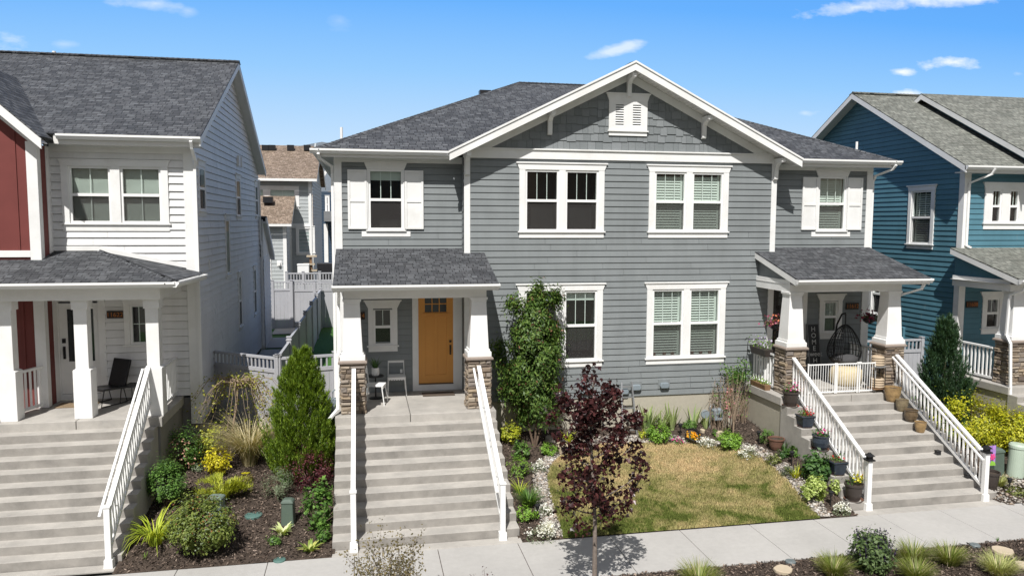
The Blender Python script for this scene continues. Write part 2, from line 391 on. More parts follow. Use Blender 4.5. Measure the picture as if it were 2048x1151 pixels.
WINN = [0]
def window(par, fr, x0, x1, z0, z1, n=2, jamb=.15, mull=.165, head=.15, flare=.06, apron=.13, cols=2, rows=0, blind=None, screen=True, apw=None, cap=.035, hpoly=True, single=False, muntlow=False, lab=None, gmat=None, T=.042, dw=0.0):
    """Double-hung window in wall frame fr; outer trim x0..x1, sill top z0, head bottom z1."""
    f = MB(fr)
    f.box(x0, x0+jamb, 0, T, z0, z1); f.box(x1-jamb, x1, 0, T, z0, z1)
    sw = ((x1-x0)-2*jamb-(n-1)*mull)/n; sx = []
    for k in range(n):
        a = x0+jamb+k*(sw+mull); sx.append((a, a+sw))
        if k: f.box(a-mull, a, 0, T, z0, z1)
    f.prism([(x0, z1), (x1, z1), (x1+flare, z1+head), (x0-flare, z1+head)], 0, T+.004)
    if cap: f.box(x0-flare-.02, x1+flare+.02, 0, .07, z1+head, z1+head+cap)
    f.box(x0-.035, x1+.035, 0, .075, z0-.035, z0)
    if apron: f.box(x0+(.0 if apw is None else apw), x1-(.0 if apw is None else apw), 0, .036, z0-.035-apron, z0-.035)
    win = f.build('window', WHITE, par, bevel=.004)
    if lab: win['label'] = lab
    for (a, e) in sx:
        s = MB(fr); p = MB(fr); b = MB(fr); c = MB(fr); r = MB(fr); zm = (z0+z1)/2; F = .05
        # sash frame
        s.box(a, a+F, -.06, .018+dw*.4, z0, z1); s.box(e-F, e, -.06, .018+dw*.4, z0, z1)
        s.box(a+F, e-F, -.06, .018, z1-F, z1); s.box(a+F, e-F, -.06, .018, z0, z0+F)
        if not single: s.box(a+F, e-F, -.05, .026, zm-.032, zm+.032)
        hi = (z1-F); lo = z0+F; up0 = zm+.032 if not single else lo
        for k in range(1, cols+1):
            xm = a+F+(e-a-2*F)*k/(cols+1); s.box(xm-.008, xm+.008, dw-.03, dw-.018, up0, hi)
            if muntlow: s.box(xm-.011, xm+.011, -.045, -.034, lo, zm-.032)
        for k in range(1, rows+1):
            zq = up0+(hi-up0)*k/(rows+1); s.box(a+F, e-F, dw-.031, dw-.019, zq-.008, zq+.008)
        p.face([(a+F, dw-.015, up0), (e-F, dw-.015, up0), (e-F, dw-.015, hi), (a+F, dw-.015, hi)])
        if not single:
            p.face([(a+F, dw-.032, lo), (e-F, dw-.032, lo), (e-F, dw-.032, zm-.03), (a+F, dw-.032, zm-.03)])
            if screen: c.face([(a+F, dw-.008, lo), (e-F, dw-.008, lo), (e-F, dw-.008, zm-.03), (a+F, dw-.008, zm-.03)])
        if blind == 'half': b.box(a+F, e-F, -.11, -.10, zm+.08, z1-.02)
        elif blind == 'top': b.box(a+F, e-F, -.11, -.10, z1-.26, z1-.02)
        elif blind == 'mini':
            z = lo
            while z < hi: b.prism([(-.082, z), (-.104, z+.020), (-.106, z+.018), (-.084, z-.002)], a+F, e-F, 'wz'); z += .024
        elif blind in ('slat', 'slatopen'):
            z = lo+.03; h = .018 if blind == 'slat' else .006
            b.box(a+F, a+F+.06, -.13, -.10, lo, hi); b.box(e-F-.06, e-F, -.13, -.10, lo, hi)
            while z < hi-.03:
                dz = .036 if blind == 'slat' else .020
                b.prism([(-.095, z-dz), (-.138, z+dz), (-.142, z+dz-.008), (-.099, z-dz-.008)], a+F+.06, e-F-.06, 'wz'); z += .068
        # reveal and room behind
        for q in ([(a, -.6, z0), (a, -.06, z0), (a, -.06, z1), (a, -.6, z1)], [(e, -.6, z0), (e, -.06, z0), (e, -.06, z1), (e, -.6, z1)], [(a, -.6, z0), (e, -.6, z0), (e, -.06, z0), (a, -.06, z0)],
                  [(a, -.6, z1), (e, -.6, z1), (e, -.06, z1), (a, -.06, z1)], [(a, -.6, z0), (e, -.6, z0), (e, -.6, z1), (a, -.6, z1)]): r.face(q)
        s.build('sash', VINYL, win); p.build('pane', gmat or GLASS, win)
        if c.f: c.build('insect_screen', SCREEN, win)
        if b.f: b.build('blind', BLIND, win)
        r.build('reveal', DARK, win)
    return win
def wh(x0, x1, z0, z1, m=.06): return (x0+m, x1-m, z0+.0, z1-.0)   # hole for that window

def roofface(mb, pts, e0, e1, m=0):              # shingled face with UVs in metres along / up the slope
    e = (Vector(e1)-Vector(e0)).normalized(); o = Vector(e0)
    P = [Vector(p) for p in pts]; nn = (P[1]-P[0]).cross(P[2]-P[0]).normalized(); up = nn.cross(e)
    if up.z < 0: up = -up
    if nn.z < 0: P = P[::-1]
    mb.face([tuple(p) for p in P], m, [((p-o).dot(e)+37, (p-o).dot(up)+20) for p in P])
def ridgecaps(mb, p0, p1, w=.15, step=.14, m=0):
    p0, p1 = Vector(p0), Vector(p1); L = (p1-p0).length; n = max(1, int(L/step)); t = (p1-p0)/n
    a = t.normalized().cross(Vector((0, 0, 1))).normalized()
    for k in range(n):
        b0 = p0+t*k; b1 = p0+t*(k+1.15); hi = Vector((0, 0, .014)); lo = Vector((0, 0, .006)); dn = Vector((0, 0, -.055))
        for sgn in (-1, 1):
            q = [b0+hi, b1+lo, b1+a*w*sgn+dn+lo, b0+a*w*sgn+dn+hi]
            u = R_.random()*9; v = R_.randint(0, 50)*.142
            mb.face([tuple(x) for x in q], m, [(u, v+.01), (u+.14, v+.01), (u+.14, v+.13), (u, v+.13)])
        q = [b0+hi+a*w+dn, b0+hi, b0+hi-a*w+dn, b0-a*w+dn-lo, b0-lo*.2, b0+a*w+dn-lo]
        mb.face([tuple(x) for x in q], m, [(0, 0)]*6)
def gutter(mb, p0, p1, out, h=.115, d=.12):      # k-style gutter between two points (top back edge), out = outward direction
    p0, p1, out = Vector(p0), Vector(p1), Vector(out)
    prof = [(0, 0), (0, -h), (d*.55, -h), (d*.75, -h*.62), (d, -h*.42), (d, -.004), (d-.02, -.004), (d-.02, -.03), (.012, -.05), (.012, 0)]
    A = [mb.pt(*(p0+out*a+Vector((0, 0, z)))) for a, z in prof]; B = [mb.pt(*(p1+out*a+Vector((0, 0, z)))) for a, z in prof]
    n = len(prof)
    for k in range(n-1): mb.f.append([A[k], B[k], B[k+1], A[k+1]]); mb.m.append(0)
    mb.f += [A[:6], B[:6][::-1]]; mb.m += [0, 0]
def downspout(par, path, w=.062, mats=None, d=.05):
    mb = MB()
    P = [Vector(p) for p in path]
    for a, b in zip(P[:-1], P[1:]):
        t = (b-a).normalized(); mb.beam(tuple(a-t*.018), tuple(b+t*.018), w, d)
    return mb.build('downspout', mats or VINYL, par)
def rakeboard(mb, p0, p1, h, t0, t1, axis='y'):  # sloping board from p0 to p1 (top edge), height h, thickness t0..t1 along axis
    (a0, z0), (a1, z1) = p0, p1
    poly = [(a0, z0-h), (a1, z1-h), (a1, z1), (a0, z0)]
    if axis == 'y': mb.prism(poly, t0, t1, 'uz')
    else: mb.prism(poly, t0, t1, 'wz')

def stonepile(mb, cx, cy, hx, hy, z0, z1, rr):   # dry-stacked ledge stones round a pier
    mb.box(cx-hx+.03, cx+hx-.03, cy-hy+.03, cy+hy-.03, z0, z1)
    for side in range(4):
        L = (hx if side % 2 == 0 else hy); z = z0
        while z < z1-.02:
            h = min(rr.choice((.05, .07, .085, .1, .12)), z1-z); 
            if z1-(z+h) < .04: h = z1-z
            a = -L-.005
            while a < L-.01:
                w = rr.uniform(.1, .3); e = min(a+w, L+.005)
                if L-e < .07: e = L+.005
                pr = rr.uniform(.0, .032); g = .006; j = lambda s_=.012: rr.uniform(-s_, s_)
                hh = h*rr.uniform(.86, 1.05)
                def P(s_, o, zz):
                    return (cx+s_, cy-hy-o, zz) if side == 0 else (cx+hx+o, cy+s_, zz) if side == 1 else (cx-s_, cy+hy+o, zz) if side == 2 else (cx-hx-o, cy-s_, zz)
                bk = [P(a+g, -.04, z+g), P(e-g, -.04, z+g), P(e-g, -.04, z+hh-g), P(a+g, -.04, z+hh-g)]
                md = [P(a+g, pr*.6-.008, z+g+j(.006)), P(e-g, pr*.6-.008, z+g+j(.006)), P(e-g, pr*.6-.008, z+hh-g+j(.006)), P(a+g, pr*.6-.008, z+hh-g+j(.006))]
                k = min(.02, h*.25)
                ft = [P(a+g+k, pr+j(), z+g+k), P(e-g-k, pr+j(), z+g+k), P(e-g-k, pr+j(), z+hh-g-k), P(a+g+k, pr+j(), z+hh-g-k)]
                B, M_, F_ = [[mb.pt(*q) for q in s_] for s_ in (bk, md, ft)]
                mb.f.append(F_); mb.m.append(0)
                for q in range(4):
                    mb.f.append([B[q], B[(q+1) % 4], M_[(q+1) % 4], M_[q]]); mb.f.append([M_[q], M_[(q+1) % 4], F_[(q+1) % 4], F_[q]]); mb.m += [0, 0]
                a = e
            z += h
def craftsman_column(par, cx, cy, z0, z1, seed):
    rr = random.Random(seed)
    c = MB(); zc = z0+1.19
    c.frust(cx, cy, .272, .272, zc, zc+.105); c.frust(cx, cy, .262, .24, zc+.105, zc+.125); c.frust(cx, cy, .24, .24, zc+.125, zc+.165)
    c.frust(cx, cy, .218, .168, zc+.165, z1-.11); c.frust(cx, cy, .172, .175, z1-.11, z1-.055); c.frust(cx, cy, .195, .2, z1-.055, z1)
    col = c.build('porch_column', WHITE, par, bevel=.005)
    s = MB(); stonepile(s, cx, cy, .262, .262, z0, zc-.07, rr); s.build('stone_pier', STONE, col)
    k = MB(); k.frust(cx, cy, .31, .315, zc-.07, zc-.03); k.frust(cx, cy, .315, .285, zc-.03, zc); k.build('stone_cap', CAPST, col, bevel=.008)
    return col
def white_column(par, cx, cy, z0, z1):
    c = MB(); c.frust(cx, cy, .17, .17, z0, z0+1.0); c.frust(cx, cy, .17, .125, z0+1.0, z0+1.03); c.frust(cx, cy, .125, .125, z0+1.03, z1-.2)
    c.frust(cx, cy, .155, .155, z1-.2, z1-.03); c.frust(cx, cy, .165, .165, z1-.03, z1)
    return c.build('porch_column', WHITE, par, bevel=.005)

def stairs(name, label, x0, x1, y1, run, n, yplat, yback, zr=.178, xp0=None, xp1=None, zbase=-.3, joint=None):
    t = thing(name, label, 'stairs', ((x0+x1)/2, y1, 0))
    xp0 = x0-.02 if xp0 is None else xp0; xp1 = x1+.02 if xp1 is None else xp1
    poly = [(y1, zbase)]
    for k in range(1, n+1):
        y = y1+(k-1)*run; poly += [(y+.012, zr*(k-1)+(.003 if k > 1 else 0)), (y, zr*k)]
    poly += [(yplat+.04, zr*n), (yplat+.04, zbase)]
    s = MB(); s.prism(poly, x0, x1, 'wz'); n_ = len(poly)
    for k in range(n_):                          # formed riser faces: stains, plus shade painted in as a darker concrete
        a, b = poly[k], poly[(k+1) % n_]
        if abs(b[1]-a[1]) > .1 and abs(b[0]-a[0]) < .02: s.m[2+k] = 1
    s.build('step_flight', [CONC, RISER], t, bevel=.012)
    zt = zr*(n+1); p = MB()
    js = [xp0]+([joint] if joint else [])+[xp1]
    for a, b in zip(js[:-1], js[1:]):
        p.box(a+(.006 if a != xp0 else 0), b-(.006 if b != xp1 else 0), yplat, yback, zt-.2, zt)
    p.build('platform', CONC, t, bevel=.012)
    w = MB(); w.box(xp0+.05, xp1-.05, yplat+.05, yback-.02, zbase, zt-.2); w.build('foundation_wall', FOUND if x0 > -1 else FOUNDG, t)
    a = MB(); a.box(x0, x1, y1-.26, y1, -.02, .012); a.build('landing_pad', CONC, t, bevel=.006)
    return t
def stair_rail(name, label, x, yb, zcap, ytop, slope, side, lantern=False, zpost0=0.0, grp=None):
    t = thing(name, label, 'railing', (x, yb, zpost0), group=grp)
    m = MB(); m.box(x-.05, x+.05, yb-.05, yb+.05, zpost0+.16, zcap-.0); p = m.build('newel_post', VINYL, t, bevel=.005)
    m = MB(); m.frust(x, yb, .075, .07, zpost0, zpost0+.16); m.build('post_base', VINYL, p, bevel=.005)
    if lantern:
        m = MB(); m.frust(x, yb, .085, .085, zcap, zcap+.03); m.frust(x, yb, .05, .05, zcap+.03, zcap+.1); m.frust(x, yb, .085, .035, zcap+.1, zcap+.15); m.frust(x, yb, .03, .02, zcap+.15, zcap+.17)
        m.build('lantern_cap', BLACK, p, bevel=.004)
    else:
        m = MB(); m.frust(x, yb, .062, .062, zcap, zcap+.025); m.frust(x, yb, .062, .015, zcap+.025, zcap+.04); m.build('post_cap', VINYL, p)
    y0 = yb+.05; L = ytop-y0; zt0 = zcap-.04
    m = MB(); m.beam((x, y0, zt0), (x, ytop, zt0+slope*L), .088, .05); m.build('top_rail', VINYL, t, bevel=.006)
    zb0 = zpost0+.30; m = MB(); m.beam((x, y0, zb0), (x, ytop, zb0+slope*L), .045, .06); m.build('bottom_rail', VINYL, t)
    nb = int(L/.125); proto = None
    for k in range(nb):
        y = y0+.09+k*(L-.12)/max(nb-1, 1)
        za = zb0+slope*(y-y0)+.02; zb = zt0+slope*(y-y0)-.02
        if proto is None:
            m = MB(); m.box(x-.018, x+.018, y-.018, y+.018, za, zb); proto = m.build('baluster', VINYL, t); py, pz = y, za
        else:
            o = proto.copy(); COL.objects.link(o); o.location = proto.location+Vector((0, y-py, za-pz))
    if side:
        xs = x+side*.115; m = MB(); zo = zt0-.05
        m.beam((xs, y0-.1, zo-.06), (xs, ytop, zo+slope*L), .045, .04)
        h = m.build('handrail', VINYL, t, bevel=.005)
        m = MB()
        for k in range(4):
            y = y0+.3+k*(L-.5)/3; z = zo+slope*(y-y0)
            m.tube([(x, y, z-.07), (xs, y, z-.05), (xs, y, z-.01)], .008, 6)
        m.build('handrail_bracket', GSTEEL, h)
    return t
def guard_rail(name, label, p0, p1, z0, z1, nb=None, grp=None):
    p0, p1 = Vector(p0), Vector(p1); t = thing(name, label, 'railing', (*((p0+p1)/2).xy, z0), group=grp)
    d = p1-p0; L = d.length
    m = MB(); m.beam((p0.x, p0.y, z1), (p1.x, p1.y, z1), .085, .05); m.build('top_rail', VINYL, t, bevel=.005)
    m = MB(); m.beam((p0.x, p0.y, z0+.09), (p1.x, p1.y, z0+.09), .05, .06); m.build('bottom_rail', VINYL, t)
    nb = nb or int(L/.125); m = MB(); m.box(-.018, .018, -.018, .018, z0+.12, z1-.02)
    proto = m.build('baluster', VINYL, t)
    base = proto.location.copy()
    for k in range(nb):
        q = p0+d*((k+.5)/nb); o = proto if k == 0 else proto.copy()
        if k: COL.objects.link(o)
        o.location = base+Vector((q.x, q.y, 0))
    return t
FONT = {}
def text(fr, s, h, u, z, w, depth=.006, sx=1.0):  # lettering as a mesh in a wall frame, centred
    cu = D.curves.new('lettering', 'FONT'); cu.body = s; cu.size = 1; cu.align_x = 'CENTER'; cu.extrude = 0
    o = D.objects.new('lettering', cu); COL.objects.link(o)
    dg = bpy.context.evaluated_depsgraph_get(); me = D.meshes.new_from_object(o.evaluated_get(dg))
    D.objects.remove(o); vs = [v.co.copy() for v in me.vertices]
    ys = [v.y for v in vs]; k = h/(max(ys)-min(ys)); y0 = min(ys)
    mb = MB(fr)
    for v in vs: mb.pt(u+v.x*k*sx, w+depth, z+(v.y-y0)*k)
    for p in me.polygons: mb.f.append(list(p.vertices)); mb.m.append(0)
    D.meshes.remove(me); return mb
def number_sign(digits, label, x, y, z, w=.4, h=.185):
    t = thing('house_number_sign', label, 'sign', (x, y, z), group=None); fr = front(y)
    m = MB(fr); m.box(x-w/2, x+w/2, 0, .03, z, z+h); m.build('plaque', PLAQ, t, bevel=.004)
    if digits:
        mb = text(fr, digits, h*.58, x, z+h*.21, .03); mb.build('numerals', COPPER, t, solid=.004)
    return t

def porch_roof(par, x0, x1, xwall1, side, yw, ybay, xbay, beamx, zt, ze, ye=-.52, colr=SHG, gsid=GRAY):
    """Shed porch roof x0..x1 against a wall at yw (the part in front of the bay at ybay ends there)."""
    sl = (zt-ze)/(yw-ye); zb = zt-sl*(yw-ybay)
    m = MB()
    if xbay is None: pts = [(x0, ye, ze), (x1, ye, ze), (x1, yw, zt), (x0, yw, zt)]
    elif side > 0: pts = [(x0, ye, ze), (x1, ye, ze), (x1, ybay, zb), (xbay, ybay, zb), (xbay, yw, zt), (x0, yw, zt)]
    else: pts = [(x0, ye, ze), (x1, ye, ze), (x1, yw, zt), (xbay, yw, zt), (xbay, ybay, zb), (x0, ybay, zb)]
    roofface(m, pts, (x0, ye, ze), (x1, ye, ze))
    r = m.build('porch_roof', colr, par, solid=.03)
    g = MB(); gutter(g, (x0-.02, ye+.03, ze-.012), (x1+.02, ye+.03, ze-.012), (0, -1, 0)); g.build('gutter', VINYL, r)
    f = MB()
    for xx, xo in ((x0, -1), (x1, 1)):
        yy = yw if (xbay is None or (xo < 0) == (side > 0)) else ybay
        f.prism([(ye+.03, ze-.035-.14), (yy, ze+sl*(yy-ye)-.035-.14), (yy, ze+sl*(yy-ye)-.034), (ye+.03, ze-.034)], min(xx, xx-xo*.035), max(xx, xx-xo*.035), 'wz')
    f.box(x0+.035, x1-.035, ye+.031, ye+.055, ze-.16, ze-.035)
    f.build('rake_board', WHITE, r)
    b0, b1 = beamx; zb0 = ze-.355; b = MB()
    b.box(b0, b1, -.10, .17, zb0, ze-.05)
    for xx, cl in ((b0, 1), (b1-.27, 1)):
        yy = yw if (xbay is None or (xx == b0) == (side > 0)) else ybay
        b.box(xx+.002, xx+.268, .17, yy, zb0+.001, ze-.06)
    b.build('porch_beam', WHITE, r, bevel=.004)
    c = MB(); c.box(x0+.05, x1-.05, ye+.06, ybay, ze-.165, ze-.16)
    if xbay is not None:
        if side > 0: c.box(x0+.05, xbay, ybay, yw, ze-.165, ze-.16)
        else: c.box(xbay, x1-.05, ybay, yw, ze-.165, ze-.16)
    else: c.box(x0+.05, x1-.05, ybay, yw, ze-.165, ze-.16)
    c.build('porch_ceiling', SOFFIT, r)
    for xx, e in ((b0+.1, -1), (b1-.1, 1)):
        s = MB()
        yy = yw if (xbay is None or (xx < (b0+b1)/2) == (side > 0)) else ybay
        s.prism([(.0, ze-.16), (yy, ze-.16), (yy, ze+sl*(yy-ye)-.05), (.0, ze+sl*(-ye)-.05)], xx-.03, xx+.03, 'wz')
        s.build('gable_infill', gsid, r)
    return r
def lamp_vent(par, fr, u, z, mat=GRAY):          # hooded wall vent on a mounting block
    m = MB(fr); m.box(u-.16, u+.16, 0, .032, z-.11, z+.14)
    v = m.build('wall_vent', mat, par, bevel=.004)
    h = MB(fr); h.prism([(u-.13, z-.02), (u-.1, z+.06), (u+.1, z+.06), (u+.13, z-.02), (u+.1, z-.09), (u-.1, z-.09)], .03, .11); h.build('hood', GALV, v, bevel=.02)
    return v

# ------------------------------------------------------------------ the gray duplex
YB, YW = 1.55, 1.90
XC, XBL, XBR = 7.05, 2.898, 11.20
WL_, WR_ = -.163, 14.263
UZ0, UZ1, LZ0, LZ1 = 5.776, 7.29, 2.489, 4.283
house = thing('gray_duplex_house', 'gray lap sided duplex with white trim, charcoal hip roof and an orange front door', 'house', (XC, YB, 0))
fb, fwg = front(YB), front(YW)
# siding of the bay
wins = [(XC-2.781, XC-.595, UZ0, UZ1), (XC+.595, XC+2.781, UZ0, UZ1), (XC-2.781, XC-.595, LZ0, LZ1), (XC+.595, XC+2.781, LZ0, LZ1)]
m = MB(fb); siding(m, XBL, XBR, 1.50, 7.56, .158, [wh(*w) for w in wins])
m.build('bay_siding', GRAY, house)
m = MB()                                        # bay returns
for xx in (XBL, XBR):
    sg = 1 if xx > XC else -1
    mm = MB(rightw(xx) if sg > 0 else leftw(xx)); siding(mm, YB, YW+.3, 1.5, 7.7, .158, t=.012)
    mm.build('bay_return_siding', GRAY, house)
# the wings: upper walls and porch walls in one plane
SZ0, SZ1 = 5.798, 7.26
wl = (.62, 1.515); sl_ = 2*XC
lw_win = (.584, .584+.895); rw_win = (sl_-.584-.895, sl_-.584)
lholes = [(lw_win[0]+.03, lw_win[1]-.03, SZ0, SZ1), (.65, 1.2, 2.99, 3.87), (1.72, 2.75, 1.7, 4.42)]
rholes = [(rw_win[0]+.03, rw_win[1]-.03, SZ0, SZ1), (12.9, 13.43, 3.0, 3.84), (11.36, 12.4, 1.7, 4.42)]
m = MB(fwg); siding(m, WL_, XBL, 1.78, 7.45, .158, lholes); m.build('wing_siding', GRAY, house)
m = MB(fwg); siding(m, XBR, WR_, 1.78, 7.45, .158, rholes); m.build('wing_siding', GRAY, house)
YK = 13.2
for xx, f in ((WL_, leftw), (WR_, rightw)):
    m = MB(f(xx)); siding(m, YW, YK, 1.4, 7.6, .158); m.build('side_siding', GRAY, house)
m = MB(); m.box(WL_, WR_, YK, YK+.1, .5, 7.6); m.build('back_wall', GRAY, house)
m = MB(); m.box(XBL+.02, XBR-.02, YB+.01, YB+.2, -.3, 1.525); m.box(WL_+.02, XBL, YW+.01, YW+.2, -.3, 1.78); m.box(XBR, WR_-.02, YW+.01, YW+.2, -.3, 1.78)
m.box(WL_+.02, WL_+.2, YW+.2, YK, -.3, 1.42); m.box(WR_-.2, WR_-.02, YW+.2, YK, -.3, 1.42); m.build('foundation', FOUND, house)
# corner boards, band, friezes
m = MB(fb)
for a in (XBL, XBR-.15):
    m = MB(fb); m.box(a, a+.15, 0, .034, 1.5, 7.55); m.build('corner_board', WHITE, house, bevel=.004)
m = MB(fwg); m.box(WL_, WL_+.15, 0, .034, 1.78, 7.45); m.build('corner_board', WHITE, house, bevel=.004)
m = MB(fwg); m.box(WR_-.15, WR_, 0, .034, 1.78, 7.45); m.build('corner_board', WHITE, house, bevel=.004)
m = MB(leftw(WL_)); m.box(YW-.034, YW+.1, 0, .03, 1.4, 7.5); m.build('corner_board', WHITE, house)
m = MB(rightw(WR_)); m.box(YW-.034, YW+.1, 0, .03, 1.4, 7.5); m.build('corner_board', WHITE, house)
m = MB(fb); m.box(XBL-.02, XBR+.02, 0, .05, 7.55, 7.765); m.box(XBL-.05, XBR+.05, 0, .085, 7.765, 7.80); m.build('belly_band', WHITE, house, bevel=.004)
m = MB(fwg); m.box(WL_-.03, XBL, 0, .036, 7.42, 7.58); m.build('frieze_board', WHITE, house)
m = MB(fwg); m.box(XBR, WR_+.03, 0, .036, 7.42, 7.58); m.build('frieze_board', WHITE, house)
# windows
window(house, fb, *wins[0], blind=None, lab='upper double window with dark panes on the left half')
window(house, fb, *wins[1], blind='slat', lab='upper double window with closed white shutters inside')
window(house, fb, *wins[2], blind='top', lab='lower double window half hidden by the columnar tree')
window(house, fb, *wins[3], blind='slatopen', lab='lower double window with potted plants on its inner sill')
m = MB(fb)                                      # little pots on the inner sill
for k in range(7):
    u = XC+.83+k*.27+R_.uniform(-.05, .05)
    if 1.68 < u-XC-.0 < 1.72: continue
    m.frust(u, -.075, .03, .042, LZ0+.05, LZ0+.13)
m.build('sill_pot', TERRA, house)
for (a, b), lab, bl in ((lw_win, 'shuttered upstairs window with a dark lower pane', 'top'), (rw_win, 'shuttered upstairs window with white slats inside', 'slat')):
    # narrow trim beside the shutters
    window(house, fwg, a, b, SZ0, SZ1, n=1, jamb=.03, head=.17, flare=.07, apron=.13, apw=-.14, cap=.03, blind=bl, lab=lab)
    for s0 in (a-.46, b+.005):
        m = MB(fwg); e0, e1 = s0, s0+.455; zz = (SZ0+.02, 6.47, SZ1-.02)
        m.box(e0, e0+.055, .02, .062, zz[0], zz[2]); m.box(e1-.055, e1, .02, .062, zz[0], zz[2])
        for z in (zz[0], zz[1], zz[2]-.055): m.box(e0+.055, e1-.055, .02, .062, z, z+.055)
        m.box(e0+.055, e1-.055, .02, .045, zz[0]+.055, zz[1]); m.box(e0+.055, e1-.055, .02, .045, zz[1]+.055, zz[2]-.055)
        m.build('shutter', WHITE, house, bevel=.003)
window(house, fwg, .57, 1.28, 2.96, 3.88, n=1, jamb=.125, head=.17, flare=.085, apron=.12, cols=1, blind=None, lab='small porch window left of the orange door')
window(house, fwg, 12.82, 13.51, 2.98, 3.86, n=1, jamb=.125, head=.17, flare=.085, apron=.14, cols=1, blind='slat', lab='small porch window beside the hanging chair')
# front doors
def front_door(x0, x1, z0, mat, lab, tl, trr, dark=False):
    f = fwg; z1 = z0+2.44; zg = 3.756+.41
    m = MB(f); m.box(x0, x1, -.06, -.02, z0, z1)
    d = m.build('front_door', mat, house); d['label'] = lab
    p = MB(f); zt = 3.756
    xs = [x0, x0+.165, x0+.165+(x1-x0-.33-.08)/2, x1-.165-(x1-x0-.33-.08)/2, x1-.165, x1]
    p.box(xs[0], xs[1], -.02, -.002, z0, z1); p.box(xs[4], xs[5], -.02, -.002, z0, z1); p.box(xs[2], xs[3], -.02, -.003, z0+.22, zt-.1)
    p.box(xs[1], xs[4], -.02, -.003, z0, z0+.22); p.box(xs[1], xs[4], -.02, -.002, zt-.1, zt)
    p.box(x0+.11, x1-.11, -.003, .035, zt-.055, zt-.02)
    for k in range(3): q = x0+.2+k*(x1-x0-.4)/2; p.box(q-.03, q+.03, -.003, .03, zt-.1, zt-.055)
    p.box(xs[1], xs[4], -.02, -.002, zg, z1)
    for k in (1, 2): q = xs[1]+(xs[4]-xs[1])*k/3; p.box(q-.012, q+.012, -.02, -.004, zt, zg)
    q = (zt+zg)/2; p.box(xs[1], xs[4], -.019, -.005, q-.012, q+.012)
    p.build('panel_frame', mat, d, bevel=.003)
    g = MB(f); g.box(xs[1], xs[4], -.021, -.016, zt, zg); g.build('pane', DGLASS, d)
    h = MB(f); hx = x1-.07 if not dark else x0+.07
    h.prism([(hx-.02, z0+.72), (hx+.02, z0+.72), (hx+.025, z0+.97), (hx-.025, z0+.97)], -.002, .012)
    h.tube([(hx, .012, z0+.75), (hx, .05, z0+.78), (hx, .05, z0+.88), (hx, .012, z0+.92)], .012, 8)
    h.box(hx-.028, hx+.028, -.002, .022, z0+1.03, z0+1.09)
    h.build('handle', BRONZE, d, bevel=.006)
    t = MB(f); t.box(tl, x0, -.06, .03, 1.785, z1+.02); t.box(x1, trr, -.06, .03, 1.785, z1+.02); t.box(tl, trr, -.06, .034, z1+.02, z1+.08)
    t.box(x0, x1, -.06, .028, 1.785, z0-.012); t.build('door_casing', WHITE, d, bevel=.004)
    s = MB(f); s.box(x0, x1, -.06, .045, z0-.012, z0+.012); s.build('threshold', BRONZE, d)
front_door(1.795, 2.664, 1.955, ORANGE, 'mustard orange craftsman door with six small panes', 1.646, 2.885)
front_door(11.42, 12.30, 1.955, paint('black_door_paint', (.02, .017, .016), .4), 'dark front door mostly hidden behind the porch column', 11.212, 12.44, True)

# main hip roof
XE0, XE1, YE, ZE, PT = WL_-.45, WR_+.45, 1.45, 7.70, .46
RUN = 6.1; YR = YE+RUN; ZR = ZE+PT*RUN; YE2 = YR+RUN
A, B, C_, D_ = (XE0, YE, ZE), (XE1, YE, ZE), (XE1, YE2, ZE), (XE0, YE2, ZE)
E0, E1 = (XE0+RUN, YR, ZR), (XE1-RUN, YR, ZR)
GX0, GX1, GY, GZ, GP = 2.54, 11.56, 1.05, 7.68, 9.915
yv = YE+(GP-ZE)/PT; yf = YE+(GZ-ZE)/PT
m = MB()
# front slope left of / right of the gable, and above its valley
yg0 = YE+.001; v0 = (GX0, YE, ZE); vt = (XC, yv, GP); v1 = (GX1, YE, ZE)
roofface(m, [A, v0, vt, E0], A, B); roofface(m, [v1, B, E1, vt], A, B); roofface(m, [E0, vt, E1], A, B)
roofface(m, [B, C_, E1], B, C_); roofface(m, [C_, D_, E0, E1], C_, D_); roofface(m, [D_, A, E0], D_, A)
gs = (GP-GZ)/(XC-GX0)
roofface(m, [(GX0, GY, GZ), (GX0, YE, ZE), (XC, yv, GP), (XC, GY, GP)], (GX0, YE, GZ), (GX0, GY, GZ))
roofface(m, [(GX1, GY, GZ), (XC, GY, GP), (XC, yv, GP), (GX1, YE, ZE)], (GX1, GY, GZ), (GX1, YE, GZ))
for p, q in ((A, E0), (B, E1), (C_, E1), (D_, E0), (E0, E1)): ridgecaps(m, p, q)
ridgecaps(m, (XC, GY, GP), (XC, yv, GP))
roof = m.build('roof', SHG, house)
for x0, x1, xs, sg in ((XE0-.1, GX0-.03, XE0+.03, -1), (GX1+.03, XE1+.1, XE1-.03, 1)):
    m = MB(); gutter(m, (x0, YE+.03, ZE-.012), (x1, YE+.03, ZE-.012), (0, -1, 0)); gutter(m, (xs, YE, ZE-.012), (xs, YE2, ZE-.012), (sg, 0, 0)); m.build('gutter', VINYL, roof)
m = MB(); m.box(XE0+.04, GX0, YE+.04, YW, ZE-.13, ZE-.10); m.box(XE0+.04, WL_, YW, YE2, ZE-.13, ZE-.10); m.box(XE0+.035, GX0-.02, YE+.035, YE+.06, ZE-.2, ZE-.03); m.build('soffit', SOFFIT, roof)
m = MB(); m.box(GX1, XE1-.04, YE+.04, YW, ZE-.13, ZE-.10); m.box(WR_, XE1-.04, YW, YE2, ZE-.13, ZE-.10); m.box(GX1+.02, XE1-.035, YE+.035, YE+.06, ZE-.2, ZE-.03); m.build('soffit', SOFFIT, roof)
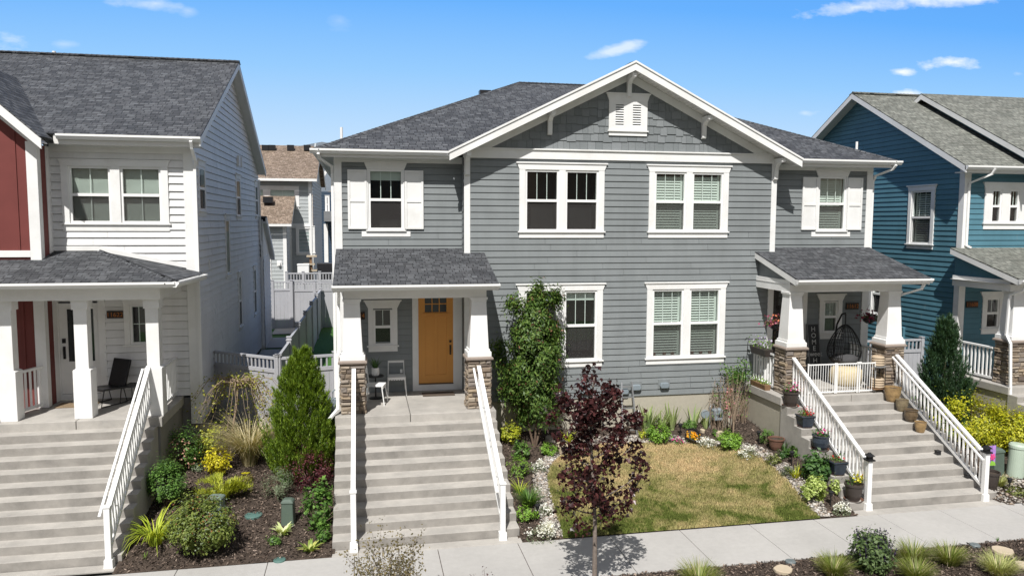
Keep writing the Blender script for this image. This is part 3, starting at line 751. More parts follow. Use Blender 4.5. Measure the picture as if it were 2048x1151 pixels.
# gable: rake boards, soffit, frieze, shakes, brackets, vent
m = MB()
rakeboard(m, (GX0-.05, GZ-.055), (XC, GP-.03), .19, GY-.03, GY+.012); rakeboard(m, (XC, GP-.03), (GX1+.05, GZ-.055), .19, GY-.03, GY+.012)
rakeboard(m, (GX0-.07, GZ-.02), (XC, GP+.012), .05, GY-.055, GY-.031); rakeboard(m, (XC, GP+.012), (GX1+.07, GZ-.02), .05, GY-.055, GY-.031)
m.build('rake_board', WHITE, roof, bevel=.003)
m = MB()
n = 46
for side in (-1, 1):
    L = XC-GX0
    for k in range(n):
        a, b = L*k/n, L*(k+1)/n-.012
        z = lambda q: GP-.17-gs*q
        m.prism([(XC+side*a, z(a)), (XC+side*b, z(b)), (XC+side*b, z(b)-.012), (XC+side*a, z(a)-.012)], GY+.012, YB-.02)
    m.prism([(XC, GP-.158), (XC+side*L, GP-.158-gs*L), (XC+side*L, GP-.164-gs*L), (XC, GP-.164)], GY+.012, YB-.02)
m.build('gable_soffit', SOFFIT, roof)
m = MB()
for side in (-1, 1):
    L = XC-XBL; z = lambda q: GP-.185-gs*q
    m.prism([(XC, z(0)), (XC+side*L, z(L)), (XC+side*L, z(L)-.2), (XC, z(0)-.2)][::side], YB-.045, YB-.001)
m.build('gable_frieze', WHITE, roof)
m = MB(fb); m.prism([(XBL, 7.7), (XBR, 7.7), (XBR, 7.72), (XC, GP-.19), (XBL, 7.72)], -.05, -.004); m.build('gable_wall', DGRAY, house)
m = MB(fb); z = 7.80; rr = random.Random(5); row = 0
while z < GP-.3:
    h = .20; half = (GP-.25-z)/gs; x = XC-half+rr.uniform(-.1, 0)
    while x < XC+half:
        w = rr.choice((.12, .15, .18, .2, .24, .27)); dz = rr.choice((0, .022, .04)) if row else rr.choice((0, .01))
        a, b = x+.003, x+w-.003; zt = z+h+.06
        lim = lambda q: GP-.21-gs*abs(q-XC)
        za, zb2 = min(zt, lim(a)), min(zt, lim(b))
        if za > z+dz+.02 and zb2 > z+dz+.02:
            t0 = .026+rr.random()*.004
            q = [(a, t0, z+dz), (b, t0, z+dz), (b, .004, zb2), (a, .004, za)]
            ids = [m.pt(*p) for p in q]; bk = [m.pt(a, 0, z+dz), m.pt(b, 0, z+dz)]
            m.f += [ids, [bk[0], bk[1], ids[1], ids[0]], [bk[0], ids[0], ids[3]], [bk[1], ids[2], ids[1]]]; m.m += [0]*4
        x += w
    z += h; row += 1
m.build('gable_shakes', SHAKE, house)
bp = [(0, -.46), (.085, -.46), (.10, -.16), (.20, -.06), (.42, -.03), (.42, .07), (0, .07)]
for x, z in ((XC, 9.59), (XC-2.03, 8.62), (XC+2.03, 8.62), (XBL+.07, 7.60), (XBR-.07, 7.60)):
    m = MB(fb); m.prism([(w+.03, z+q) for w, q in bp], x-.055, x+.055, 'wz'); m.box(x-.062, x+.062, .035, .075, z-.48, z-.46)
    m.build('gable_bracket', WHITE, house, bevel=.006)
m = MB(fb); vx0, vx1 = XC-.505, XC+.505; vz0, vz1 = 8.30, 9.02
for a, b in ((vx0, vx0+.17), (vx0+.385, vx1-.385), (vx1-.17, vx1)): m.box(a, b, .0, .055, vz0, vz1)
for a, b in ((vx0+.17, vx0+.385), (vx1-.385, vx1-.17)): m.box(a, b, 0, .055, vz0, vz0+.1); m.box(a, b, 0, .055, vz1-.08, vz1)
m.prism([(vx0, vz1), (vx1, vz1), (vx1+.06, vz1+.17), (vx0-.06, vz1+.17)], 0, .06); m.box(vx0-.08, vx1+.08, 0, .085, vz1+.17, vz1+.205)
m.box(vx0-.03, vx1+.03, 0, .085, vz0-.03, vz0); m.box(vx0, vx1, 0, .05, vz0-.13, vz0-.03)
gv = m.build('gable_vent', WHITE, house, bevel=.003)
for a, b in ((vx0+.17, vx0+.385), (vx1-.385, vx1-.17)):
    m = MB(fb)
    for k in range(9):
        z = vz0+.1+k*.06; m.prism([(.048, z), (.008, z+.045), (.008, z+.053), (.052, z+.01)], a, b, 'wz')
    m.build('louvre', WHITE, gv)
# porches
porch_roof(house, -.17, 3.40, None, 1, YW, YB, XBL, (.04, 3.19), 5.35, 4.665)
porch_roof(house, 10.64, 14.27, None, -1, YW, YB, XBR, (10.70, 13.80), 5.35, 4.665)
for k, (x, y) in enumerate(((.215, .075), (3.02, .075), (10.88, .075), (13.615, .075))): craftsman_column(house, x, y, 1.78, 4.31, 20+k)
# downspouts, pipes, wall vents
downspout(house, [(-.52, 1.40, 7.56), (-.5, 1.5, 7.46), (-.235, 1.85, 7.30), (-.235, 1.95, 7.15), (-.235, 1.95, 1.1)])
downspout(house, [(14.62, 1.40, 7.56), (14.6, 1.5, 7.46), (14.35, 1.85, 7.30), (14.35, 1.95, 7.15), (14.35, 1.95, 1.0)])
downspout(house, [(-.05, -.48, 4.56), (-.05, -.35, 4.4), (-.07, -.02, 4.2), (-.07, -.05, 3.25), (-.12, -.05, 3.05), (-.12, -.1, 2.0), (-.12, -.16, 1.9), (-.28, -.36, 1.75)])
downspout(house, [(14.15, -.48, 4.56), (14.12, -.4, 4.38), (13.86, -.02, 4.2), (13.82, .1, 4.12)], .07)
for (u, v, y) in ((683, 276, 3.2), (1713, 302, 3.4)):
    p = at(u, v, y=y); m = MB(); m.tube([(p.x, y, p.z-.15), (p.x, y, p.z+.27)], .035, 10); m.build('vent_pipe', VINYL, house)
m = MB(); p = at(973, 179, y=6.4); m.box(p.x-.17, p.x+.17, 6.6, 6.9, p.z-.14, p.z+.02); m.build('roof_vent', BLACKP, house)
for (u, v) in ((1271, 772), (1327, 768), (1246, 780), (1170, 778)):
    p = at(u, v, y=YB); lamp_vent(house, fb, p.x, p.z, GRAY)
m = MB(fwg); m.box(1.335, 1.395, .02, .04, 2.26, 2.35); m.build('outlet_cover', WHITE, house)

# ------------------------------------------------------------------ white and red house on the left
YF = 1.55; XWR = -3.33; XWL = -6.25
wht = thing('white_red_house', 'white lap sided house with a barn red bay and a charcoal gable roof', 'house', (XWR, YF, 0))
ff = front(YF)
uw = (-6.04, -3.83, 5.94, 7.20)                # upstairs double window
pw = (-4.87, -4.26, 3.19, 4.12)
m = MB(ff); siding(m, -6.95, XWR, 1.96, 7.62, .174, t=.034, gap=.012, holes=[wh(*uw), (pw[0]+.05, pw[1]-.05, pw[2], pw[3]), (at(118, 690, y=YF).x-.1, at(200, 690, y=YF).x+.1, 1.9, 4.3)]); m.build('front_siding', WSID, wht)
Y2 = 12.6; RZ, RY = 10.65, 6.92; EZ, EY = 7.86, 1.10; rs = (RZ-EZ)/(RY-EY)
def rngw(z):
    d = max(0, (z-(EZ+rs*(YF-EY)-.25)))/rs
    return (YF+d, Y2+.14-d)
fs = rightw(XWR)
sw = [(2.13, 2.95, 6.25, 7.30), (7.55, 8.42, 6.16, 7.30), (11.75, 12.45, 6.2, 7.3), (5.5, 6.2, 4.5, 6.05), (7.45, 8.1, 2.75, 4.3), (10.8, 11.45, 2.75, 4.3)]
m = MB(fs); siding(m, YF, Y2, 1.3, RZ-.2, .174, [(a+.05, b-.05, c, d) for a, b, c, d in sw], rng=lambda z: rngw(z), t=.026, gap=.009); m.build('side_siding', WSID, wht)
for a, b, c, d in sw: window(wht, fs, a, b, c, d, n=1, jamb=.06, head=.13, flare=.02, apron=.1, cols=0, screen=True, blind='half' if a > 5 else None, single=(a == 5.5), T=.034, dw=.036, gmat=GLASSS)
m = MB(); m.box(XWR-.2, XWR-.02, YF+.2, Y2, -.3, 1.32); m.box(-9.3, XWR-.05, YF+.05, YF+.2, -.3, 1.9); m.build('foundation', FOUNDG, wht)
m = MB(); m.box(-9.4, XWR, Y2, Y2+.1, .5, 7.7); m.box(-9.5, -9.4, YF, Y2, .5, 7.7); m.build('back_wall', WSID, wht)
m = MB(ff); m.box(XWR-.17, XWR, 0, .055, 1.96, 7.62); m.box(XWR-.17-.001, XWR-.001, 0, .054, 1.3, 1.96); m.build('corner_board', WHITE, wht, bevel=.004)
m = MB(fs); m.box(YF-.055, YF+.1, 0, .045, 1.3, 7.62); m.build('corner_board', WHITE, wht)
m = MB(ff); m.box(XWL, XWR, 0, .05, 7.50, 7.68); m.build('frieze_board', WHITE, wht)
window(wht, ff, *uw, T=.058, jamb=.15, mull=.2, head=.12, flare=.03, apron=.14, cols=1, muntlow=True, blind='mini', screen=True, lab='upstairs double window with mini blinds')
window(wht, ff, *pw, T=.055, n=1, jamb=.12, head=.13, flare=.03, apron=.0, cols=1, rows=1, screen=False, blind=None, single=True, lab='small four pane porch window')
# front door with a half light
DX0, DX1 = at(120, 690, y=YF).x, at(199, 690, y=YF).x; DG0, DG1 = at(135, 650, y=YF).x, at(187, 650, y=YF).x
m = MB(ff); m.box(DX0, DX1, -.05, -.01, 2.1, 4.15); d = m.build('front_door', WHITE, wht)
m = MB(ff); m.box(DG0, DG1, -.012, .0, at(150, 722, y=YF).z, 4.02); m.build('pane', DGLASS, d)
m = MB(ff); hx = at(129, 700, y=YF).x; m.box(hx-.025, hx+.025, -.012, .02, 2.9, 3.18); m.box(hx-.035, hx+.035, -.012, .025, 3.26, 3.36); m.tube([(hx, .02, 2.95), (hx, .06, 3.0), (hx, .06, 3.12), (hx, .02, 3.17)], .014, 8); m.build('handle', BLACK, d)
m = MB(ff); m.box(DX0-.17, DX0, -.05, .03, 1.965, 4.2); m.box(DX1, DX1+.15, -.05, .03, 1.965, 4.2); m.box(DX0-.17, DX1+.15, -.05, .032, 4.2, 4.4); m.box(DX0, DX1, -.05, .028, 1.965, 2.09); m.build('door_casing', WHITE, d, bevel=.004)
m = MB(fs); p = at(417, 527, x=XWR); m.box(p.y-.06, p.y+.06, .015, .04, p.z-.12, p.z+.12); m.build('utility_plate', WSID, wht)
for (u, v) in ((474, 322), (480, 324)):
    p = at(u, v, x=XWR); m = MB(fs); m.box(p.y-.12, p.y+.12, .015, .08, p.z-.16, p.z+.16); m.build('wall_vent', WSID, wht)
# red bay
YRB = .85; fr_ = front(YRB)
gx = -8.05; gp = 9.55; gf = -6.02; gz0 = 7.70
gsl = (gp-gz0)/(gf-gx)
m = MB(fr_); m.prism([(-9.9, 1.96), (XWL-.09, 1.96), (XWL-.09, gz0-.1), (gx, gp-.25), (-9.9, gz0-.1)], -.1, 0); rb = m.build('red_bay', RED, wht)
m = MB(fr_)
x = XWL-.42
while x > -9.8: m.box(x-.025, x+.025, 0, .02, 5.36, min(gp-.3, gz0-.2+gsl*(gf-x))); m.box(x-.025, x+.025, 0, .02, 1.97, 4.7); x -= .405
m.build('batten', RED, rb)
m = MB(fr_); m.box(XWL-.20, XWL, -.02, .035, 1.97, gz0-.05); m.box(-9.9, XWL-.2, 0, .034, 5.22, 5.36); m.build('corner_board', WHITE, rb, bevel=.004)
m = MB(rightw(XWL-.01)); m.box(YRB-.034, YRB+.15, -.02, .02, 1.97, 7.6); m.box(YRB+.15, YF, -.02, .0, 1.97, 7.6, 1); m.box(YRB+.45, YF, -.01, .012, 1.97, 7.6); m.build('bay_return_board', [WHITE, RED], rb)
m = MB()
rakeboard(m, (gf+.02, gz0-.03), (gx, gp-.01), .21, YRB-.42, YRB-.38); rakeboard(m, (gx, gp-.01), (gx-2.1, gz0-.03-.05), .21, YRB-.42, YRB-.38)
rakeboard(m, (gf-.18, gz0-.02), (gx, gp-.22), .2, YRB-.04, YRB); m.build('rake_board', WHITE, rb)
m = MB(); m.prism([(gf, gz0-.09), (gx, gp-.07), (gx, gp-.09), (gf, gz0-.11)], YRB-.38, YRB-.04); m.build('gable_soffit', SOFFIT, rb)
# roofs
XR_ = -3.03
m = MB(); XL_ = -10.0
roofface(m, [(XL_, EY, EZ), (XR_, EY, EZ), (XR_, RY, RZ), (XL_, RY, RZ)], (XL_, EY, EZ), (XR_, EY, EZ))
roofface(m, [(XL_, 2*RY-EY, EZ), (XR_, 2*RY-EY, EZ), (XR_, RY, RZ), (XL_, RY, RZ)], (XL_, 2*RY-EY, EZ), (XR_, 2*RY-EY, EZ))
yg = EY+(gp-EZ)/rs; y0 = EY-.02
roofface(m, [(gf, YRB-.42, gz0+.03), (gf, EY, gz0+.03), (gx, yg, gp+.03), (gx, YRB-.42, gp+.03)], (gf, EY, gz0), (gf, YRB-.4, gz0))
roofface(m, [(gx-2.1, YRB-.42, gz0+.03), (gx-2.1, EY, gz0+.03), (gx, yg, gp+.03), (gx, YRB-.42, gp+.03)], (gx-2.1, EY, gz0), (gx-2.1, YRB-.4, gz0))
ridgecaps(m, (XL_, RY, RZ), (XR_, RY, RZ))
wroof = m.build('roof', SHG, wht, solid=.03)
m = MB(); gutter(m, (gf+.08, EY+.03, EZ-.012), (XR_+.01, EY+.03, EZ-.012), (0, -1, 0)); m.build('gutter', VINYL, wroof)
m = MB(); m.box(gf, XR_-.03, EY+.035, YF, EZ-.22, EZ-.19); m.box(gf, XR_-.03, EY+.035, EY+.06, EZ-.19, EZ-.03); m.build('soffit', SOFFIT, wroof)
m = MB(); h = .17
rakeboard(m, (EY, EZ-.035), (RY, RZ-.03), h, XR_-.035, XR_, 'x'); rakeboard(m, (RY, RZ-.03), (2*RY-EY, EZ-.035), h, XR_-.035, XR_, 'x')
m.build('rake_board', WHITE, wroof)
m = MB()
for q in ([(EY, EZ-.13), (RY, RZ-.13), (RY, RZ-.15), (EY, EZ-.15)], [(RY, RZ-.13), (2*RY-EY, EZ-.13), (2*RY-EY, EZ-.15), (RY, RZ-.15)]): m.prism(q, XWR, XR_-.036, 'wz')
m.build('rake_soffit', SOFFIT, wroof)
downspout(wht, [(-3.22, 1.02, 7.73), (-3.22, 1.1, 7.6), (-3.22, 1.46, 7.35), (-3.25, 1.49, 7.2), (-3.25, 1.49, 1.5)])
downspout(wht, [(-3.26, 12.5, 7.5), (-3.26, 12.55, 5.3), (-3.2, 12.3, 5.1), (-3.2, 12.3, 1.4)])
p = at(108, 104, y=RY+.6); m = MB(); m.tube([(p.x, RY+.6, RZ-.4), (p.x, RY+.6, p.z+.02)], .05, 10); m.build('vent_pipe', VINYL, wht)
# hipped porch roof
pe, pz, pt = -.75, 4.80, 5.33; xr = -3.28; hx = -5.37
m = MB()
roofface(m, [(-9.5, pe, pz), (xr-.02, pe, pz), (hx, YF, pt), (-9.5, YF, pt)], (-9.5, pe, pz), (xr, pe, pz))
xq = xr+.28
roofface(m, [(xr-.02, pe, pz), (xq-.1, YF-.55, pz+.02), (xq-.18, YF, pz+.03), (hx, YF, pt)], (xr, pe, pz), (xq, YF, pz))
ridgecaps(m, (xr-.02, pe, pz), (hx, YF, pt))
pr = m.build('porch_roof', SHG, wht, solid=.03)
m = MB(); gutter(m, (-9.5, pe+.03, pz-.012), (xr+.05, pe+.03, pz-.012), (0, -1, 0)); gutter(m, (xr+.01, pe-.05, pz-.012), (xq-.1, YF-.3, pz-.0), (.99, -.12, 0)); m.build('gutter', VINYL, pr)
m = MB(); m.box(-9.5, -3.62, -.38, -.08, 4.40, 4.72); m.box(-3.9, -3.621, -.08, YF, 4.40, 4.7); m.box(-9.4, xr-.06, pe+.06, YF, 4.705, 4.72); m.box(-9.5, xr-.03, pe+.035, pe+.058, 4.66, 4.785)
m.box(xr-.06, xr-.03, pe+.06, YF, 4.66, 4.78); m.build('porch_beam', WHITE, pr, bevel=.004)
m = MB(ff); q = (pt-pz-.02)/(xq-.18-hx)
m.prism([(hx-.9, pt+.0), (hx, pt+.0), (xr+.0, pz+.08), (xr, pz+.17), (hx, pt+.1), (hx-.9, pt+.1)], 0, .05); m.build('roof_flashing', WHITE, pr)
for x in (-3.83, -5.19, -6.58): white_column(wht, x, -.11, 1.958, 4.40)

# ------------------------------------------------------------------ teal house on the right
XT = 17.25
teal = thing('teal_house', 'teal blue lap sided house with white trim and an olive gray gable roof', 'house', (XT, YW, 0))
ft, fl = front(YW), leftw(XT)
tw = (17.9, 19.3, 6.03, 6.98)
tp = (19.18-1.15, 19.18-.45, 2.98, 3.86)
m = MB(ft); siding(m, XT, 24, 1.78, 7.6, .15, [wh(*tw), (tp[0]+.05, tp[1]-.05, tp[2], tp[3])]); m.build('front_siding', TEALF, teal)
TE, TZ = 1.45, 7.62; TRY, TRZ = 6.65, 10.42; ts = (TRZ-TZ)/(TRY-TE)
def rngt(z):
    d = max(0, (z-(TZ+ts*(YW-TE)-.25)))/ts
    return (YW+d, 11.6-d)
pa, pb = at(1825, 378, x=XT), at(1880, 490, x=XT)
tsw = [(3.0, 4.12, 5.38, 7.0)]
pl = at(1735, 600, x=XT); pr2 = at(1792, 600, x=XT)
lw_ = (min(pl.y, pr2.y), max(pl.y, pr2.y))
tsw.append((4.9, 6.6, 3.0, 4.35))
m = MB(fl); siding(m, YW, 11.6, 1.0, TRZ-.2, .15, [(a+.06, b-.06, c, d) for a, b, c, d in tsw], rng=rngt); m.build('side_siding', TEALS, teal)
window(teal, fl, *tsw[0], n=1, jamb=.13, head=.14, flare=.05, apron=.12, blind='slatopen', lab='tall window high on the teal side wall')
window(teal, fl, *tsw[1], n=2, jamb=.12, head=.14, flare=.03, apron=.1, cols=1, lab='double window low on the teal side wall')
window(teal, ft, *tw, n=2, jamb=.24, mull=.26, head=.17, flare=.05, apron=.15, cols=1, screen=True, lab='pair of small upstairs windows')
window(teal, ft, *tp, n=1, jamb=.13, head=.16, flare=.07, apron=.13, cols=1, rows=0, lab='small porch window on the teal house')
m = MB(ft); m.box(XT, XT+.17, 0, .034, 1.78, 7.6); m.build('corner_board', WHITE, teal, bevel=.004)
m = MB(fl); m.box(YW-.034, YW+.17, 0, .034, 1.0, 7.6); m.build('corner_board', WHITE, teal, bevel=.004)
m = MB(); m.box(XT+.02, XT+.2, YW+.2, 11.6, -.3, 1.02); m.box(XT+.02, 24, YW+.02, YW+.2, -.3, 1.78); m.box(XT, 24, 11.6, 11.7, .5, 7.6); m.build('foundation', FOUNDG, teal)
XTR = XT-.4
m = MB()
roofface(m, [(XTR, TE, TZ), (25, TE, TZ), (25, TRY, TRZ), (XTR, TRY, TRZ)], (XTR, TE, TZ), (25, TE, TZ))
roofface(m, [(XTR, 2*TRY-TE, TZ), (25, 2*TRY-TE, TZ), (25, TRY, TRZ), (XTR, TRY, TRZ)], (XTR, 2*TRY-TE, TZ), (25, 2*TRY-TE, TZ))
ridgecaps(m, (XTR, TRY, TRZ), (25, TRY, TRZ))
TRY2 = 5.75; X2 = at(1842, 187, y=TRY2).x; Z2 = at(1842, 187, y=TRY2).z; TE2 = 1.0; ZE2 = Z2-ts*(TRY2-TE2)
roofface(m, [(X2, TE2, ZE2), (28, TE2, ZE2), (28, TRY2, Z2), (X2, TRY2, Z2)], (X2, TE, TZ), (28, TE, TZ))
roofface(m, [(X2, TRY2+4, Z2-4*ts), (28, TRY2+4, Z2-4*ts), (28, TRY2, Z2), (X2, TRY2, Z2)], (X2, 2*TRY-TE, TZ), (28, 2*TRY-TE, TZ))
troof = m.build('roof', SHT, teal, solid=.03)
m = MB()
rakeboard(m, (TE, TZ-.035), (TRY, TRZ-.03), .17, XTR, XTR+.035, 'x'); rakeboard(m, (TRY, TRZ-.03), (2*TRY-TE, TZ-.035), .17, XTR, XTR+.035, 'x')
rakeboard(m, (TE2, ZE2-.035), (TRY2, Z2-.03), .16, X2, X2+.035, 'x'); rakeboard(m, (TRY2, Z2-.03), (TRY2+2, Z2-2*ts-.035), .16, X2, X2+.035, 'x')
m.build('rake_board', WHITE, troof)
m = MB()
for q in ([(TE, TZ-.13), (TRY, TRZ-.13), (TRY, TRZ-.15), (TE, TZ-.15)], [(TRY, TRZ-.13), (2*TRY-TE, TZ-.13), (2*TRY-TE, TZ-.15), (TRY, TRZ-.15)]): m.prism(q, XTR+.036, XT, 'wz')
m.box(XTR+.05, 24, TE+.05, YW, TZ-.2, TZ-.17); m.box(XTR+.036, 24, TE+.03, TE+.055, TZ-.2, TZ-.03); m.build('soffit', SOFFIT, troof)
m = MB(); m.prism([(TE2, ZE2-.8), (TRY2, Z2-.8), (TRY2, Z2-.1), (TE2, ZE2-.1)], X2+.35, X2+.45, 'wz'); m.build('upper_roof_wall', TEALF, troof)
m = MB(); gutter(m, (XTR, TE+.03, TZ-.012), (24, TE+.03, TZ-.012), (0, -1, 0)); m.build('gutter', VINYL, troof)
downspout(teal, [(17.72, 1.38, 7.5), (17.7, 1.45, 7.38), (17.35, 1.83, 7.15), (17.33, 1.84, 7.0), (17.33, 1.84, 5.4), (17.42, 1.75, 5.33)])
TP = 6.38
porch_roof(teal, 10.5+TP, 15.6+TP, None, -1, YW, YW-.01, None, (10.62+TP, 14.6+TP), 5.32, 4.60, colr=SHT, gsid=TEALF)
for k, x in enumerate((10.93+TP, 14.0+TP)): craftsman_column(teal, x, .075, 1.78, 4.25, 40+k)
downspout(teal, [(17.08, -.48, 4.45), (17.08, -.40, 4.3), (17.02, -.08, 4.15), (17.0, -.06, 3.1), (16.93, -.28, 2.9), (16.9, -.42, 1.25)])
m = MB(); m.beam((16.9, -.42, 1.25), (16.9, -.42, .45), .08, .08); m.build('downspout_boot', BLACKP, teal)
# ------------------------------------------------------------------ stairs and railings
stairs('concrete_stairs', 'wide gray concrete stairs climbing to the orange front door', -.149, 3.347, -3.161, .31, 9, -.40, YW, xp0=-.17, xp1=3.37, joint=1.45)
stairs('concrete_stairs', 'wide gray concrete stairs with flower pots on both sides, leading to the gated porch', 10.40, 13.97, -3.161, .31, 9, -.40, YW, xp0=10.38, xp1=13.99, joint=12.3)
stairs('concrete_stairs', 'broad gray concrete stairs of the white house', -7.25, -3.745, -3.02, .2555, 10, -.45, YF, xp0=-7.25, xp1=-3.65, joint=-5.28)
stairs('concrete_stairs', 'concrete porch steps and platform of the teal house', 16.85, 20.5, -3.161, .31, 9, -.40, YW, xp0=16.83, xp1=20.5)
SG = 'white railings of the front stairs'
stair_rail('stair_railing', 'white stair railing left of the steps to the orange door', .238, -3.24, 1.11, -.2, .574, 0, grp=SG)
stair_rail('stair_railing', 'white stair railing right of the steps to the orange door, with an inner handrail', 3.0, -3.23, 1.09, -.2, .574, -1, grp=SG)
stair_rail('stair_railing', 'white stair railing with a black lantern cap between the flower pots and the potted steps', 10.80, -3.17, 1.07, -.2, .574, 0, True, grp=SG)
stair_rail('stair_railing', 'white stair railing with a black lantern cap in front of the gold shrubs', 13.66, -3.15, 1.07, -.2, .574, -1, True, grp=SG)
stair_rail('stair_railing', 'white stair railing of the white house, beside the round green bushes', -3.92, -3.12, 1.08, -.26, .695, -1, grp=SG)
stair_rail('stair_railing', 'white stair railing in front of the red bay', -6.95, -3.12, 1.08, -.26, .695, 0, grp=SG)
GG = 'white railings round the porches'
guard_rail('porch_railing', 'short white porch railing between the porch column and the corner of the white house', (-3.80, .1, 0), (-3.80, 1.48, 0), 1.958, 2.86, grp=GG)
guard_rail('porch_railing', 'white porch railing in front of the red siding', (-6.62, .1, 0), (-6.35, .82, 0), 1.958, 2.86, grp=GG)
guard_rail('porch_railing', 'white porch railing under the flower box beside the gray wall', (10.66, .4, 0), (10.66, 1.5, 0), 1.78, 2.68, grp=GG)
guard_rail('porch_railing', 'white porch railing behind the stacked basket planters', (13.80, .4, 0), (13.80, 1.88, 0), 1.78, 2.68, grp=GG)
guard_rail('porch_railing', 'white porch railing against the teal wall', (17.08, .4, 0), (17.08, 1.88, 0), 1.78, 2.68, grp=GG)

# ------------------------------------------------------------------ things on the porches
number_sign('11622', 'dark plaque with copper numerals 11622 on the white wall', -4.82+.0, YF-.02, at(213, 636, y=YF).z, .34, .17).location.x = at(231, 629, y=YF).x
o = D.objects['house_number_sign']; p = at(231, 629, y=YF)
for ch in o.children: ch.location = Vector((-(-4.82)-0, -(YF-.02), -at(213, 636, y=YF).z))
number_sign('11612', 'dark plaque with copper numerals 11612 beside the hanging basket', 13.815, YW-.02, 3.617, .39, .185)
number_sign('11624', 'dark plaque almost hidden behind the left column of the orange door porch', .30, YW-.02, 3.617, .39, .185)
p = at(1942, 608, y=YW); number_sign('11608', 'dark plaque with copper numerals 11608 on the teal wall', p.x, YW-.02, p.z-.09, .39, .185)

def mat_(name, label, cx, cy, z, w, d, m_):
    m = MB(); m.box(cx-w/2, cx+w/2, cy-d/2, cy+d/2, z, z+.022); return tag(m.build(name, m_, None, bevel=.006), label, 'mat')
mat_('door_mat', 'dark brown coir mat before the orange door', 2.24, 1.42, 1.782, .78, .38, MATB)
mat_('door_mat', 'tan coir mat before the white front door', -5.72, .98, 1.96, .8, .45, MATT)

def white_chair(label, loc, rz, sc=1):
    t = thing('porch_chair', label, 'chair', loc, rz, 'white scalloped metal chairs')
    W = VINYL; m = MB()
    m.prism([(-.21, -.2), (.21, -.2), (.215, -.15), (.215, .21), (-.215, .21), (-.215, -.15)], .44, .455, 'uw'); m.build('seat', W, t, local=True)
    n = 7
    pts = [(-.21, .455)]+[(-.21+.42*k/(n*4), .455-.05-.028*abs(math.sin(math.pi*k/4))) for k in range(n*4+1)]+[(.21, .455)]
    m = MB(); m.prism(pts, -.21, -.2); m.build('seat_apron', W, t, local=True)
    pts = [(.2, .84), (.17, .87), (-.17, .87), (-.2, .84)]+[(-.2+.4*k/(n*4), .70-.028*abs(math.sin(math.pi*k/4))) for k in range(n*4+1)]
    m = MB(); m.prism(pts, .24, .25); m.build('backrest', W, t, local=True)
    for sx in (-1, 1):
        m = MB(); m.tube([(sx*.2, -.18, .44), (sx*.225, -.24, 0)], .013, 6); m.build('leg', W, t, local=True)
        m = MB(); m.tube([(sx*.185, .25, .86), (sx*.195, .2, .46), (sx*.225, .25, 0)], .013, 6); m.build('leg', W, t, local=True)
    return t
p1 = (at(525, 0, z=0)); a = at(640+590/3.836, 560+880/3.836, z=1.78); b = at(640+435/3.836, 560+945/3.836, z=1.78)
white_chair('white scalloped chair facing the stairs beside the orange door', (a.x, a.y+.12, 1.782), 0)
white_chair('white scalloped chair turned sideways by the left stone column', (b.x-.02, b.y+.0, 1.782), rad(78))
c = at(640+428/3.836, 560+905/3.836, z=1.78)
t = thing('side_table', 'small round black pedestal table between the white chairs', 'table', (c.x, c.y, 1.782))
m = MB(); m.lathe([(.001, .53), (.2, .53), (.2, .55), (.001, .55)], c.x, c.y, 1.782, 24); m.build('table_top', BLACK, t)
m = MB(); m.lathe([(.16, 0), (.16, .015), (.02, .03), (.016, .53)], c.x, c.y, 1.782, 20); m.build('pedestal', BLACK, t)

def rattan_chair():
    q = at(445, 0, z=0); a = at(232, 800, z=1.958)
    t = thing('lounge_chair', 'black woven lounge chair on sled legs beside the porch column', 'chair', (-5.13, 1.0, 1.96), rad(-35))
    m = MB(); m.prism([(-.28, .36), (.28, .32), (.28, .36), (-.28, .40)], -.27, .27, 'wz'); m.build('seat', BLACKP, t, bevel=.01, local=True)
    m = MB(); m.prism([(.28, .34), (.46, .93), (.41, .95), (.23, .36)], -.26, .26, 'wz'); m.build('backrest', BLACKP, t, bevel=.01, local=True)
    for s in (-.25, .25): m = MB(); m.tube([(s, -.26, .36), (s, -.34, .015), (s, .3, .015), (s, .22, .36)], .014, 6); m.build('sled_leg', BLACK, t, local=True)
    m = MB(); m.tube([(-.25, -.26, .35), (.25, -.26, .35)], .012, 6); m.build('cross_bar', BLACK, t, local=True)
    b = at(262, 793, z=1.958)
    t = thing('side_table', 'low black slatted table beside the lounge chair', 'table', (-4.58, 1.12, 1.96), rad(-15))
    m = MB(); m.box(-.24, .24, -.24, .24, .36, .385); m.build('table_top', BLACKP, t, bevel=.01, local=True)
    for s in (-.2, .2): m = MB(); m.tube([(s, -.2, .36), (s*1.1, -.24, .012), (s*1.1, .24, .012), (s, .2, .36)], .012, 6); m.build('sled_leg', BLACK, t, local=True)
rattan_chair()

# right porch: leaning sign, egg chair, pouf, gate, plant stand
sx0 = 12.54
t = thing('welcome_sign', 'tall dark board with white lettering HOME sweet HOME leaning on the porch wall', 'sign', (sx0, 1.5, 1.79))
m = MB(); m.box(-.14, .14, -.012, .012, 0, 1.22); bd = m.build('board', SIGN, t, local=True)
bf = Fr((0, 0, 0), (1, 0, 0), (0, -1, 0))
m = MB(bf); m.box(-.15, -.13, -.016, .02, 0, 1.22); m.box(.13, .15, -.016, .02, 0, 1.22); m.box(-.13, .13, -.016, .02, 1.20, 1.22); m.build('frame', paint('gray_wood_frame', (.16, .165, .17), .7, .2), t, local=True)
LW = paint('chalk_white_lettering', (.50, .50, .49), .7, .05)
lt = MB(bf)
for k, ch in enumerate('HOME'):
    q = text(bf, ch, .105, 0, 1.05-k*.145, .012); off = len(lt.v); lt.v += q.v; lt.f += [[i+off for i in f] for f in q.f]; lt.m += q.m
q = text(bf, 'sweet', .085, 0, .495, .012); off = len(lt.v); lt.v += q.v; lt.f += [[i+off for i in f] for f in q.f]; lt.m += q.m
